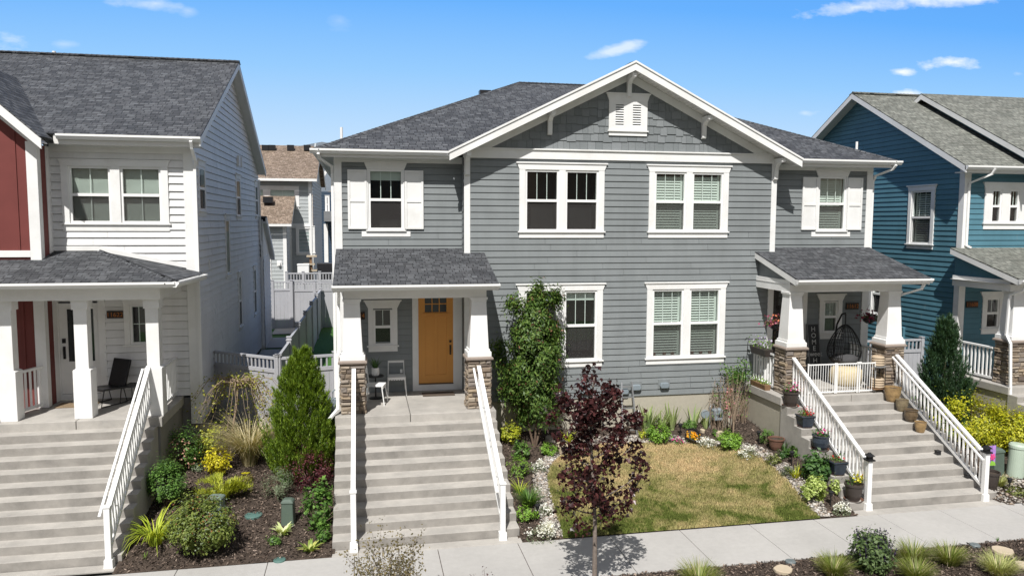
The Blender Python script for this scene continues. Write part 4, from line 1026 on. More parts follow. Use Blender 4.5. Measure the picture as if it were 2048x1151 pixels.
for k, ch in enumerate('HOM'):
    q = text(bf, ch, .105, 0, .35-k*.145, .012); off = len(lt.v); lt.v += q.v; lt.f += [[i+off for i in f] for f in q.f]; lt.m += q.m
lt.build('lettering', LW, t, local=True)
t.rotation_euler = (rad(-10), 0, rad(0)); t.scale = (1.22, 1.22, 1.22)

ec = Vector((13.02, .55, 1.78))
t = thing('hanging_egg_chair', 'black wicker egg chair hanging from its own stand on the porch', 'chair', (ec.x, ec.y+.45, 1.782))
m = MB(); cxx = 0
def egg(th, ph):                                # open shell, opening towards the street
    z = 1.0+.55*math.cos(th); r = .42*math.sin(th)*(1-.38*math.cos(th)); return (r*math.cos(ph), r*math.sin(ph)*.9, z+.0)
for k in range(22):
    ph = rad(20)+k*rad(320)/21+rad(-90)+rad(0)
    ph = rad(-90)+rad(38)+k*rad(284)/21
    m.tube([egg(th, ph) for th in [math.pi*j/10 for j in range(0, 10)]], .0085, 5)
for j in range(2, 10):
    th = math.pi*j/10; m.tube([egg(th, rad(-90)+rad(38)+k*rad(284)/16) for k in range(17)], .009, 5)
m.tube([(0, 0, 1.55), (0, 0, 1.8)], .016, 6); m.build('basket_shell', BLACK, t, local=True)
m = MB(); m.blob((0, -.02, .62), .36, .32, .16, 3, .06, 14, 8); m.build('seat_cushion', CUSH, t, smooth=True, local=True)
m = MB(); m.tube([(0, .1, .03), (0, .42, .05), (0, .46, .9), (0, .36, 1.5), (0, .16, 1.80), (0, .02, 1.84), (0, 0, 1.78)], .024, 8)
m.lathe([(.001, 0), (.48, 0), (.48, .02), (.001, .03)], 0, .15, 0, 24); m.build('stand', BLACK, t, local=True)

pc = Vector((12.9, .42, 1.78))
m = MB(); m.lathe([(.32, 0), (.39, .07), (.41, .24), (.39, .4), (.32, .46), (.001, .48)], pc.x, pc.y+.3, 1.782, 28)
tag(m.build('pouf', POUFM, None, smooth=True), 'round straw colored woven pouf behind the baby gate', 'pouf')

t = thing('baby_gate', 'white metal baby gate of thin bars across the top of the stairs', 'gate', (12.2, -.28, 1.78))
gx0, gx1, gy = 11.17, 13.02, -.27
m = MB()
for a, b in ((gx0, 11.75+.16), (11.93, 12.55), (12.57, gx1)):
    m.beam((a, gy, 1.84), (b, gy, 1.84), .02, .03); m.beam((a, gy, 2.53), (b, gy, 2.53), .02, .03)
for x in (gx0, 11.91, 11.95, 12.53, 12.59, gx1): m.beam((x, gy, 1.8), (x, gy, 2.56), .03, .025)
m.build('gate_frame', VINYL, t)
m = MB(); x = gx0+.07
while x < gx1: m.tube([(x, gy, 1.84), (x, gy, 2.53)], .0075, 5); x += .068
m.build('bar', VINYL, t)
m = MB(); m.box(12.50, 12.62, gy-.03, gy+.01, 2.52, 2.57); m.build('latch', WHITE, t)

ps = at(1758, 784, z=1.78)
t = thing('plant_stand', 'two tier black metal plant stand by the right stone column', 'plant stand', (ps.x, ps.y+.1, 1.78))
m = MB(); x, y = ps.x, ps.y+.1
for dx in (-.15, .15):
    for dy in (-.12, .12): m.tube([(x+dx, y+dy, 1.78), (x+dx*.95, y+dy*.95, 2.42)], .009, 5)
m.build('frame', BLACK, t)
m = MB(); m.box(x-.19, x+.19, y-.15, y+.15, 1.86, 1.885); m.build('shelf', WOOD, t)
m = MB(); m.lathe([(.001, 0), (.2, 0), (.2, .02), (.001, .02)], x, y, 2.42, 20); m.build('shelf', GSTEEL, t)
def basket(label, z, sc=1):
    m = MB()
    prof = []
    for k in range(9): prof += [(.15*sc+(.022 if k % 2 else 0)+.0, k*.03)]
    m.lathe([(.001, 0)]+prof+[(.14*sc, .25), (.13*sc, .2), (.001, .2)], x, y, z, 22)
    tag(m.build('woven_basket', WICKB, None), label, 'basket', 'woven baskets on the plant stand')
basket('brown woven basket on the lower shelf of the black plant stand', 1.887); basket('brown woven basket on top of the black plant stand', 2.442, .92)

# garden lights, gas meter, utility boxes
def solar_light(px, py, label, h=.34):
    q = G(px, py); t = thing('solar_light', label, 'light', tuple(q), group='black solar lights along the beds')
    m = MB(); m.tube([(0, 0, -.05), (0, 0, h*.7)], .012, 6); m.build('stake', BLACK, t, local=True)
    m = MB(); m.lathe([(.02, h*.66), (.035, h*.7), (.045, h*.9), (.06, h*.92), (.05, h), (.001, h+.01)], 0, 0, 0, 12); m.build('lamp_head', BLACKP, t, local=True)
for a in ((1034, 906, 'black solar light beside the steps to the orange door, farthest from the street'), (1045, 958, 'black solar light beside the red flower by the steps'), (1075, 1040, 'black solar light behind the big white flower clump'),
          (1360, 872, 'black solar light left of the orange flower bowl'), (1517, 888, 'black solar light left of the terracotta pot'), (1583, 930, 'black solar light in the bed below the potted stairs'), (1661, 1012, 'black solar light nearest the sidewalk by the potted stairs'), (2018, 985, 'black solar light near the pale green marker post')): solar_light(*a)

q = at(1432, 838, y=YB-.2)
t = thing('gas_meter', 'gray gas meter with round regulator on the foundation wall', 'meter', (q.x, YB-.25, .4))
x, y, z = q.x, YB-.25, q.z
m = MB(); m.box(x-.12, x+.12, y-.1, y+.1, z, z+.26); m.frust(x, y, .13, .09, z+.26, z+.32, 0, .11, .07); m.box(x-.10, x+.10, y-.115, y-.1, z+.02, z+.2); m.build('meter_body', GALV, t, bevel=.02)
m = MB(); m.box(x-.02, x+.08, y-.122, y-.11, z+.1, z+.17); m.build('dial', BLACKP, t)
m = MB(); px_ = x-.2; m.tube([(px_, y, -.0+gz(px_, y)), (px_, y, z+.36), (px_+.04, y, z+.43), (px_+.1, y, z+.42), (px_+.12, y, z+.3)], .022, 8); m.tube([(x+.08, y, z+.3), (x+.08, y, z+.95), (x+.08, y+.2, z+.97)], .02, 8)
m.build('pipe', GSTEEL, t)
m = MB(); fr2 = Fr((0, y, 0), (1, 0, 0), (0, -1, 0))
pts = [(px_-.14+.115*math.cos(2*math.pi*k/18), z+.17+.115*math.sin(2*math.pi*k/18)) for k in range(18)]
m2 = MB(fr2); m2.prism(pts, -.03, .03); m2.build('regulator', GALV, t, bevel=.015)

def pedestal(px, py, w, h, label, rz=0, mat=GREENB, lid=False):
    q = G(px, py); t = thing('utility_pedestal', label, 'utility box', tuple(q), rz)
    m = MB(); m.frust(0, 0, w/2*1.02, w/2*.9, -.05, h*.86, 0, w/2*.9, w/2*.8); m.build('housing', mat, t, bevel=.02, local=True)
    m = MB(); m.frust(0, 0, w/2*1.0, w/2*.95, h*.84, h*.93, 0, w/2*.92, w/2*.86); m.frust(0, 0, w/2*.95, w/2*.6, h*.93, h, 0, w/2*.86, w/2*.5); m.build('cover', mat, t, bevel=.015, local=True)
    return t
pedestal(577, 1046, .24, .50, 'dark green utility pedestal on the mulch near the gray stairs', rad(-8))
pedestal(433, 1034, .30, .45, 'pale topped green utility box behind the big bush', rad(-10), paint('faded_green_plastic', (.17, .22, .19), .5, .1))
pedestal(1989, 946, .30, .62, 'dark green electrical box beside the garden flag', rad(4))
def lid(px, py, r, label, mat=TEALLID):
    q = G(px, py); t = thing('valve_box_lid', label, 'valve lid', tuple(q), group='irrigation valve lids')
    m = MB(); m.lathe([(r*1.08, -.03), (r*1.08, .02), (r*1.0, .028), (r*.97, .02)], 0, 0, 0, 24, close=False); m.build('rim', mat, t, local=True)
    m = MB(); m.lathe([(r*.96, .0), (r*.96, .024), (.001, .03)], 0, 0, 0, 24); m.box(-.03, .03, -.008, .008, .03, .036); m.build('cover', mat, t, local=True)
lid(507, 1030, .155, 'round green valve lid in the middle of the left mulch bed'); lid(559, 1120, .10, 'small green valve lid at the sidewalk edge of the left bed')
GL = paint('gray_valve_lid', (.15, .175, .18), .4, .1)
lid(1581, 1123, .085, 'gray round lid in the street strip near the flat stone', GL); lid(1950, 1090, .085, 'gray round lid in the street strip at the right', GL)
q = G(384, 888); t = tag(MB().box(-.2, .2, -.3, .3, -.05, .05).build('splash_block', paint('gray_splash_block', (.22, .23, .22), .7, .1), None, bevel=.02), 'gray splash block tilted by the white house foundation', 'splash block'); t.location = q+Vector((0, .1, .2)); t.rotation_euler = (rad(28), 0, rad(-12))

# marker post and flag at the right
q = G(2030, 950); t = thing('utility_marker_post', 'fat pale green cylindrical utility post with an orange sticker', 'utility post', tuple(q)); t.rotation_euler = (0, rad(4), 0)
PG = paint('pale_green_plastic', (.42, .50, .41), .45, .06)
m = MB(); m.lathe([(.19, -.05), (.185, .68), (.17, .70)], 0, 0, 0, 28); m.build('body', PG, t, local=True, bevel=0)
m = MB(); m.lathe([(.20, .66), (.20, .72), (.17, .76), (.001, .77)], 0, 0, 0, 28); m.build('cap', PG, t, local=True)
m = MB(); pts = [(.187*math.cos(a), .187*math.sin(a)) for a in [rad(-60)+k*rad(30)/5 for k in range(6)]]
for k in range(5): m.face([(*pts[k], .42), (*pts[k+1], .42), (*pts[k+1], .56), (*pts[k], .56)])
m.build('sticker', paint('orange_sticker', (.75, .18, .03), .5), t, local=True)
q = G(1969, 990); fy = at(1983, 912, y=-2.6); t = thing('garden_flag', 'small garden flag with a pink flower on a black pole behind the railing', 'flag', (fy.x-.06, -2.6, gz(14, -2.6)))
z = fy.z; x = fy.x
m = MB(); m.tube([(x-.12, -2.6, 0), (x-.12, -2.6, z+.28), (x+.12, -2.6, z+.28)], .008, 6); m.build('pole', BLACK, t)
m = MB(); n = 6
for k in range(n):
    a, b = x-.09+k*.19/n, x-.09+(k+1)*.19/n; f = lambda q_: -2.6+.02*math.sin((q_-x)*34)
    m.face([(a, f(a), z-.22), (b, f(b), z-.22), (b, f(b), z+.25), (a, f(a), z+.25)])
fl_ = m.build('cloth', paint('lilac_flag_cloth', (.38, .22, .55), .8, .2, 14), t, solid=.003)
m = MB(front(-2.63))
for k in range(6):
    a = 2*math.pi*k/6; m.prism([(x+.0, z), (x+.055*math.cos(a-.4), z+.06*math.sin(a-.4)), (x+.085*math.cos(a), z+.09*math.sin(a)), (x+.055*math.cos(a+.4), z+.06*math.sin(a+.4))], 0, .003)
m.build('flower_motif', paint('pink_flag_flower', (.75, .06, .22), .8), fl_)
m = MB(front(-2.63)); m.prism([(x-.08, z-.2), (x+.09, z-.2), (x+.06, z-.11), (x-.03, z-.09)], 0, .003); m.build('leaf_motif', paint('green_flag_leaf', (.25, .5, .06), .8), fl_)

# trellises
def trellis_ladder():
    q = at(1258, 850, y=YB-.35); x = q.x; t = thing('garden_trellis', 'gray ladder trellis leaning on the foundation behind the purple tree', 'trellis', (x, YB-.5, gz(x, 1)))
    z0 = gz(x, 1.1); m = MB()
    for s in (-.17, .17): m.beam((x+s*1.15, YB-.42, z0), (x+s*.8, YB-.12, z0+1.35), .035, .03)
    for k in range(5): f = .12+k*.2; m.beam((x-.17*(1.15-.35*f), YB-.42+.3*f, z0+1.35*f), (x+.17*(1.15-.35*f), YB-.42+.3*f, z0+1.35*f), .03, .03)
    m.build('slat_frame', GSTEEL, t)
trellis_ladder()
def wire_hoop(px, py, label, h=.5):
    q = G(px, py); m = MB()
    for k, (w, hh) in enumerate(((.14, h), (.09, h*.8), (.04, h*.6))):
        m.tube([(-w, 0, 0), (-w, 0, hh*.7), (-w*.6, 0, hh*.93), (0, 0, hh), (w*.6, 0, hh*.93), (w, 0, hh*.7), (w, 0, 0)], .006, 5)
    for z in (.2, .35): m.tube([(-.14, 0, z), (.14, 0, z)], .005, 5)
    o = tag(m.build('wire_trellis', BLACK, None), label, 'trellis', 'small wire trellises by the potted stairs'); o.location = q; o.rotation_euler = (0, 0, .5)
wire_hoop(1554, 878, 'small black wire trellis behind the terracotta pot'); wire_hoop(1609, 916, 'small black wire trellis against the stair wall below the third pot', .45)
for k, (px, py, z) in enumerate(((1876, 895, .178*4), (1934, 967, .178*2))):
    y = -3.161+.31*(int(z/.178+.01)-1)+.16
    x = at(px, py, y=y).x; m = MB(); m.frust(x, y, .05, .05, z+.004, z+.09); m.frust(x, y, .06, .055, z+.09, z+.105)
    tag(m.build('step_light', BLACKP, None, bevel=.006), ('black cube step light halfway up the potted stairs', 'black cube step light near the foot of the potted stairs')[k], 'light', 'black step lights')
# ------------------------------------------------------------------ plants
def leaves(P, size, rng, aspect=.5, up=.4, out=None, fold=.2, var=.35, droop=0, axis=None):
    """Diamond leaves at points P (n,3): returns vertex and face arrays."""
    n = len(P); nrm = rng.normal(size=(n, 3))
    if out is not None: nrm = nrm*.42+out
    nrm[:, 2] += up; nrm /= np.linalg.norm(nrm, axis=1, keepdims=True)+1e-9
    a = rng.normal(size=(n, 3)) if axis is None else axis+rng.normal(size=(n, 3))*.25
    a[:, 2] -= droop
    a -= nrm*np.sum(a*nrm, axis=1, keepdims=True); a /= np.linalg.norm(a, axis=1, keepdims=True)+1e-9
    b = np.cross(nrm, a); s = (size*(1+var*(rng.random(n)*2-1)))[:, None]
    V = np.empty((n, 4, 3)); V[:, 0] = P-a*s*.5; V[:, 2] = P+a*s*.5
    V[:, 1] = P+b*s*aspect*.5+nrm*s*fold*.3-a*s*.08; V[:, 3] = P-b*s*aspect*.5+nrm*s*fold*.3-a*s*.08
    F = np.arange(n*4).reshape(n, 4)
    return V.reshape(-1, 3), F
def blades(base, dirs, L, w, rng, bend=.6, seg=3, lean=.35):
    """Tapered curved blades rising from base (n,3) and leaning along dirs (n,2)."""
    n = len(base); V = np.empty((n, (seg+1)*2, 3)); F = []
    perp = np.stack([-dirs[:, 1], dirs[:, 0], np.zeros(n)], 1); d3 = np.stack([dirs[:, 0], dirs[:, 1], np.zeros(n)], 1)
    p = base.copy(); ang = lean*np.ones(n)*(.3+.9*rng.random(n))
    for k in range(seg+1):
        ww = w*(1-(k/seg)**1.5*.92)
        V[:, 2*k] = p-perp*ww/2; V[:, 2*k+1] = p+perp*ww/2
        st = (L/seg)[:, None]
        p = p+st*(d3*np.sin(ang)[:, None]+np.array([0, 0, 1])*np.cos(ang)[:, None]); ang = ang+bend/seg*(.5+rng.random(n))
    idx = np.arange(n)[:, None]*(seg+1)*2
    F = np.concatenate([idx+np.array([[2*k, 2*k+1, 2*k+3, 2*k+2]]) for k in range(seg)], 0)
    return V.reshape(-1, 3), F
def join(parts):
    V, F, off = [], [], 0
    for v, f in parts: V.append(v); F.append(f+off); off += len(v)
    return np.concatenate(V), np.concatenate(F)
def shell_points(n, rng, rx, ry, h, clumps=26, spread=.2, z0=.12, flat=1.0):
    """Points in clumps over an uneven dome."""
    ph = rng.random(clumps)*2*np.pi; cz = np.clip(rng.random(clumps)*1.08-.04, 0, 1)
    rr = np.sqrt(np.clip(1-(cz*2-1)**2*.85, .05, 1))*(.62+.38*rng.random(clumps))
    C = np.stack([rx*rr*np.cos(ph), ry*rr*np.sin(ph), h*(z0+(1-z0)*cz*.93)], 1)
    k = rng.integers(0, clumps, n); sp = spread*np.array([rx, ry, h*.75])
    P = C[k]+rng.normal(size=(n, 3))*sp*(.6+.6*rng.random(clumps)[k])[:, None]
    P[:, 2] = np.clip(P[:, 2], .01, None)
    out = P-np.array([0, 0, h*.4]); out /= np.linalg.norm(out, axis=1, keepdims=True)+1e-9
    return P, out, C
LM = {}
LB_ = 1.65
def lm(key, *cols, transl=.25, rough=.5):
    if key not in LM: LM[key] = leafm(key+'_leaves', *[tuple(min(x*LB_, .8) for x in c_) for c_ in cols], transl=transl, rough=rough)
    return LM[key]
GREEN = lm('green', (.025, .055, .012), (.055, .115, .022), (.10, .18, .035))
DKGRN = lm('dark_green', (.016, .038, .012), (.033, .075, .018), (.06, .12, .03))
BRIGHT = lm('bright_green', (.05, .10, .012), (.10, .19, .025), (.17, .28, .04))
YELLOW = lm('yellow', (.15, .15, .01), (.33, .30, .014), (.50, .44, .025))
GOLD = lm('gold', (.095, .12, .008), (.235, .245, .012), (.36, .34, .02))
SILVER = lm('silver_green', (.06, .075, .045), (.10, .13, .075), (.16, .19, .12))
PURPLE = lm('purple', (.014, .005, .006), (.035, .010, .012), (.065, .02, .022), transl=.15, rough=.35)
TAN = lm('dry_straw', (.17, .14, .08), (.29, .25, .145), (.40, .36, .23), transl=.2)
OLIVE = lm('olive', (.05, .065, .016), (.09, .11, .026), (.15, .16, .05))
THUJA = lm('thuja', (.038, .068, .008), (.085, .14, .014), (.16, .22, .022))
BLUEJ = lm('blue_juniper', (.012, .03, .014), (.026, .058, .026), (.05, .09, .045))
VARIEG = lm('variegated', (.16, .22, .06), (.32, .38, .14), (.55, .58, .34))
PINKY = lm('faded_pink', (.25, .13, .09), (.36, .22, .16), (.45, .30, .24))
WHITEF = isl('white_petals', [(0, (.62, .63, .58)), (1, (.85, .85, .83))], .6, transl=.2)
MAGENTA = isl('magenta_petals', [(0, (.45, .02, .16)), (1, (.75, .08, .35))], .5, transl=.2)
REDF = isl('red_petals', [(0, (.40, .01, .02)), (1, (.65, .03, .06))], .5, transl=.2)
PINKF = isl('pink_petals', [(0, (.65, .25, .28)), (1, (.85, .45, .45))], .5, transl=.2)
ORANGEF = isl('orange_petals', [(0, (.7, .28, .01)), (1, (.85, .45, .02))], .5, transl=.2)
LILAC = isl('lilac_petals', [(0, (.35, .25, .5)), (1, (.65, .6, .75))], .5, transl=.2)
SALVIA = isl('violet_petals', [(0, (.016, .011, .03)), (1, (.045, .028, .075))], .6)
RUST = isl('rust_blooms', [(0, (.16, .06, .025)), (1, (.28, .12, .04))], .8)

def rngof(s): return np.random.default_rng(s)
SEED = [100]
def plant(name, label, cat, px, py, grp=None, base=None):
    q = Vector(base) if base is not None else G(px, py)
    if 3.3 < q.x < 10.42 and q.y > 1.3 and base is None: q.y = 1.3; q.z = gz(q.x, 1.3)
    SEED[0] += 1
    return thing(name, label, cat, tuple(q), group=grp), rngof(SEED[0]), pxm(q), q
def stems(rng, n, h, r, spread, mat, par, lift=.0):
    m = MB()
    for k in range(n):
        a = rng.random()*6.28; s = spread*(.4+.6*rng.random()); hh = h*(.6+.4*rng.random())
        m.tube([(.02*math.cos(a), .02*math.sin(a), -.04), (s*.45*math.cos(a), s*.45*math.sin(a), hh*.5), (s*math.cos(a), s*math.sin(a), hh)], r, 5, r1=r*.35, cap=False)
    return m.build('stem', mat, par, local=True)
def bush(label, px, py, w, h, mat, n=900, leaf=.05, cat='bush', name='garden_bush', aspect=.55, clumps=30, spread=.17, z0=.15, second=None, flat=1, up=.4, depth=1.0, stem=True, droop=0, grp=None):
    t, rng, k, q = plant(name, label, cat, px, py, grp)
    n = int(n*1.9); rx = w*k/2*.94; H = h*k*1.02
    P, out, C = shell_points(n, rng, rx, rx*depth, H, clumps, spread, z0)
    kx = rng.random(n) < .06; P[kx] *= (1.08+.22*rng.random(n))[kx][:, None]   # stray shoots
    V, F = leaves(P, leaf, rng, aspect, up, out, droop=droop, var=.5); nmesh('foliage', V, F, mat, t, True)
    if second:                                   # (material, count, size, part name, only near the top/outside)
        for (m2, cnt, sz, pn) in second:
            P2, o2, _ = shell_points(cnt*2, rng, rx*1.03, rx*depth*1.03, H*1.05, clumps, spread, z0+.1)
            P2, o2 = P2[:cnt], o2[:cnt]
            V, F = leaves(P2, sz, rng, .9, .8, o2); nmesh(pn, V, F, m2, t, True)
    if stem: stems(rng, 9, H*.75, .012, rx*.7, BARKB, t)
    return t
def tuft(label, px, py, w, h, mat, n=260, bw=.008, cat='grass tuft', name='ornamental_grass', bend=.9, lean=.5, seg=3, grp=None, spread=.25, second=None, base=None):
    t, rng, k, q = plant(name, label, cat, px, py, grp, base)
    R = w*k/2; H = h*k
    def mk(n, bw, L, lean, bend):
        a = rng.random(n)*2*np.pi; d = np.stack([np.cos(a), np.sin(a)], 1); r = np.sqrt(rng.random(n))*R*spread
        b = np.stack([d[:, 0]*r, d[:, 1]*r, np.zeros(n)-.01], 1)
        return blades(b, d, L*(.6+.5*rng.random(n)), bw, rng, bend, seg, lean)
    V, F = mk(n, bw, H*1.1, lean, bend); nmesh('blades', V, F, mat, t, True)
    if second: m2, n2, bw2 = second; V, F = mk(n2, bw2, H*1.0, lean*1.1, bend*1.1); nmesh('dry_blades', V, F, m2, t, True)
    return t
def tri_flowers(rng, C, n, spread, size, up=1.2):
    k = rng.integers(0, len(C), n); P = C[k]+rng.normal(size=(n, 3))*spread
    return leaves(P, size, rng, .95, up)
def mound(label, px, py, w, h, leafmat, flmat, nf=220, nl=350, fs=.03, cat='flowers', name='flower_clump', grp=None, ls=.035):
    t, rng, k, q = plant(name, label, cat, px, py, grp)
    R = w*k/2; H = max(h*k*.75, .06)
    a = rng.random(nl)*2*np.pi; r = np.sqrt(rng.random(nl))*R; P = np.stack([r*np.cos(a), r*np.sin(a)*.8, H*(1-(r/R)**2)*(.3+.55*rng.random(nl))+.01], 1)
    V, F = leaves(P, ls, rng, .5, .7); nmesh('foliage', V, F, leafmat, t, True)
    cl = 16; ca = rng.random(cl)*6.28; cr2 = np.sqrt(rng.random(cl))*R*.9; C = np.stack([cr2*np.cos(ca), cr2*np.sin(ca)*.8, H*(1-(cr2/R)**2)+.015], 1)
    V, F = tri_flowers(rng, C, nf, np.array([R*.16, R*.16, H*.12]), fs); V[:, 2] = np.maximum(V[:, 2], .015); nmesh('blossom', V, F, flmat, t, True)
    return t
def conifer(label, px, py, w, h, mat, n=2600, name='conifer_tree', cat='conifer', tip=.12, belly=.25, sz=.16, base=None, narrow=.05):
    t, rng, k, q = plant(name, label, cat, px, py, None, base)
    R = w*k/2; H = h*k
    parts = []
    # upright sprays over an uneven cone
    z = rng.random(n)**1.25; prof = np.where(z < belly, .72+.28*z/belly, ((1-z)/(1-belly))**.85*(1-narrow)+narrow)
    a = rng.random(n)*2*np.pi; lump = 1+.16*np.sin(a*5+z*9)+.10*np.sin(a*9-z*23)
    r = R*prof*lump*(.45+.55*rng.random(n)**.45)
    base_ = np.stack([r*np.cos(a), r*np.sin(a), z*H*.93+.03], 1); d = np.stack([np.cos(a), np.sin(a)], 1)
    for j in range(4):
        jit = rng.normal(size=(n, 3))*sz*.22; dd = d+rng.normal(size=(n, 2))*.5; dd /= np.linalg.norm(dd, axis=1, keepdims=True)
        parts.append(blades(base_+jit, dd, sz*(.6+.8*rng.random(n)), .026, rng, .3, 2, .75))
    V, F = join(parts); nmesh('foliage', V, F, mat, t, True)
    m = MB(); m.tube([(0, 0, -.05), (0, 0, H*.9)], .045, 7, r1=.01); m.build('trunk', BARKB, t, local=True)
    return t
def strap(label, px, py, w, h, mat, n=26, bw=.045, name='strap_leaf_plant', cat='plant', lean=.25, bend=.35, grp=None, flower=None):
    t = tuft(label, px, py, w, h, mat, n, bw, cat, name, bend, lean, 4, grp, .3)
    return t

GB = 'shrubs of the mulch beds'
# --- bed between the white house and the gray stairs
ARB = 1
def weeping():
    t, rng, k, q = plant('weeping_tree', 'small weeping tree with drooping bare twigs and sparse leaves by the fence', 'tree', 461, 912)
    q2 = Vector(q); m = MB(); tip = Vector((.35, .1, 1.75)); H = 1.8
    m.tube([(0, 0, -.05), (.06, .0, .6), (.16, .03, 1.2), (.2, .05, 1.68)], .03, 8, r1=.02)
    LP = []
    for i in range(64):
        a = rng.random()*6.28; R = .4+.85*rng.random(); top = np.array([.2, .05, 1.6]); hz = .15+.22*rng.random(); dr = .5+.75*rng.random()
        pts = []
        for s in np.linspace(0, 1, 8):
            pts.append(top+np.array([math.cos(a)*R*s, math.sin(a)*R*s*.8, hz*math.sin(min(s*2.2, 1.6))-dr*max(0, s-.35)**1.4*1.7])+rng.normal(size=3)*.02)
        m.tube([tuple(p) for p in pts], .011, 5, r1=.003, cap=False)
        for s in range(3, 8):
            for _ in range(4): LP.append(pts[s]+rng.normal(size=3)*.055)
    m.build('trunk', TWIG, t, local=True)
    V, F = leaves(np.array(LP), .055, rng, .65, .3, droop=.4); nmesh('foliage', V, F, lm('weeping', (.06, .075, .012), (.14, .15, .02), (.26, .25, .035)), t, True)
weeping()
tuft('tall tan ornamental grass with feathery plumes in front of the fence', 500, 928, 96, 122, TAN, 900, .010, bend=1.5, lean=.30, seg=5, spread=.28, second=(OLIVE, 140, .011))
bush('dark purple barberry at the side of the gray stairs', 620, 976, 100, 64, lm('barberry', (.022, .006, .008), (.055, .014, .018), (.10, .028, .032)), 2200, .04, depth=.8)
bush('yellow leaved shrub under the weeping tree', 425, 902, 62, 46, lm('lime', (.10, .135, .012), (.21, .24, .018), (.34, .34, .028)), 650, .06)
bush('low bright golden shrub in the middle of the left bed', 440, 947, 58, 50, YELLOW, 700, .055)
bush('green bush with faded pink blossoms next to the white stair railing', 358, 942, 90, 74, GREEN, 1500, .045, second=[(PINKY, 170, .05, 'blossom')])
bush('tight round green boxwood ball beside the white house stairs', 335, 1015, 80, 86, GREEN, 3600, .04, clumps=110, spread=.10, z0=.28, up=.6)
bush('large rounded bush with rusty flower heads nearest the sidewalk', 407, 1108, 132, 106, lm('spirea', (.045, .065, .014), (.085, .115, .022), (.14, .165, .04)), 5200, .05, clumps=150, spread=.10, z0=.22, up=.7, second=[(RUST, 260, .035, 'rusty_bloom'), (SILVER, 500, .03, 'leaf_tip')])
def plumed(label, px, py, w, h, mat, n=230, name='conifer_tree', cat='conifer', belly=.25, L=.42, nb=40, rnd=.8, bw=.015, base=None):
    t, rng, k, q = plant(name, label, cat, px, py, None, base); R = w*k/2; H = h*k; parts = []
    z = rng.random(n)**1.2; prof = np.where(z < belly, .72+.28*z/belly, ((1-z)/(1-belly))**rnd*.97+.03); a = rng.random(n)*6.283
    r = R*prof*(.35+.65*rng.random(n)**.4)*(1+.12*rng.normal(size=n))
    for i in range(n):
        b0 = np.array([r[i]*math.cos(a[i]), r[i]*math.sin(a[i]), max(z[i]*H*.9-.05, .02)]); tl = .28+.35*rng.random(); l = L*(.6+.7*rng.random())*(.55+.45*prof[i])
        ax = np.array([math.cos(a[i])*math.sin(tl), math.sin(a[i])*math.sin(tl), math.cos(tl)]); s = rng.random(nb)
        B = b0+ax*l*s[:, None]+rng.normal(size=(nb, 3))*.028*(1.3-s)[:, None]; aa = a[i]+rng.normal(size=nb)*1.3
        parts.append(blades(B, np.stack([np.cos(aa), np.sin(aa)], 1), .05+.05*rng.random(nb), bw, rng, .2, 1, .8))
    V, F = join(parts); nmesh('foliage', V, F, mat, t, True)
    m = MB(); m.tube([(0, 0, -.05), (0, 0, H*.9)], .045, 7, r1=.01); m.build('trunk', BARKB, t, local=True); return t
def spreader(label, px, py, w, h, mat, n=30):
    t, rng, k, q = plant('spreading_juniper', label, 'shrub', px, py); R = w*k/2; parts = []
    for i in range(n):
        a = rng.random()*6.28; L = R*(.5+.5*rng.random()); up_ = .2+.5*rng.random()
        for s in np.linspace(.1, 1, 16):
            c = np.array([math.cos(a)*L*s, math.sin(a)*L*s*.9, h*k*up_*math.sin(s*2.2)+.03]); mm = 7
            b = c+rng.normal(size=(mm, 3))*.02; aa = a+rng.normal(size=mm)*.7
            parts.append(blades(b, np.stack([np.cos(aa), np.sin(aa)], 1), np.full(mm, .09), .016, rng, .1, 1, .95))
    V, F = join(parts); nmesh('foliage', V, F, mat, t, True); return t
plumed('big bright green pyramidal arborvitae against the gray stairs', 607, 944, 138, 268, THUJA, 950, 'arborvitae_shrub', 'evergreen', .22, .34, 74, .8, .017)
spreader('spreading golden green juniper with feathery arms', 447, 1000, 120, 56, lm('gold_juniper', (.09, .11, .012), (.19, .22, .02), (.33, .34, .035)))
strap('yellow green daylily clump beside the foot of the white railing', 311, 1086, 92, 92, lm('daylily', (.11, .15, .015), (.20, .26, .022), (.33, .36, .04)), 90, .028, lean=.45, bend=2.1)
bush('wispy gray green lavender bush on the bare mulch', 556, 996, 66, 56, SILVER, 900, .045, aspect=.25, up=1)
t = bush('rambling green shrub with dead brown stems along the gray stairs', 638, 1054, 66, 78, GREEN, 620, .075, aspect=.7, clumps=22, depth=.7); stems(SEED and rngof(5), 26, .5, .007, .4, TWIG, t)
strap('pale variegated hosta below the green utility pedestal', 566, 1068, 42, 26, VARIEG, 36, .07, cat='hosta', name='hosta_plant', lean=.5, bend=1.2)
strap('small green hosta with browned leaves near the sidewalk', 620, 1101, 46, 26, lm('hosta', (.07, .12, .02), (.15, .21, .04), (.34, .33, .10)), 34, .07, cat='hosta', name='hosta_plant', lean=.55, bend=1.2)
strap('tiny green seedling in the mulch of the left bed', 290, 1116, 18, 14, BRIGHT, 16, .02, cat='weed', name='seedling')
bush('low green weeds in front of the hosta', 548, 1088, 34, 16, GREEN, 160, .04, stem=False, name='garden_weed', cat='weed')
bush('low olive groundcover sprawling between the daylily and the stairs', 352, 1062, 34, 18, OLIVE, 260, .04, stem=False, name='groundcover_plant', cat='plant')
bush('loose green shoots between the lavender and the arborvitae', 575, 968, 34, 22, GREEN, 220, .045, stem=False, name='groundcover_plant', cat='plant')
bush('green leafy clump at the foot of the gray stair wall', 648, 1082, 30, 34, GREEN, 260, .06, name='perennial_plant', cat='plant')
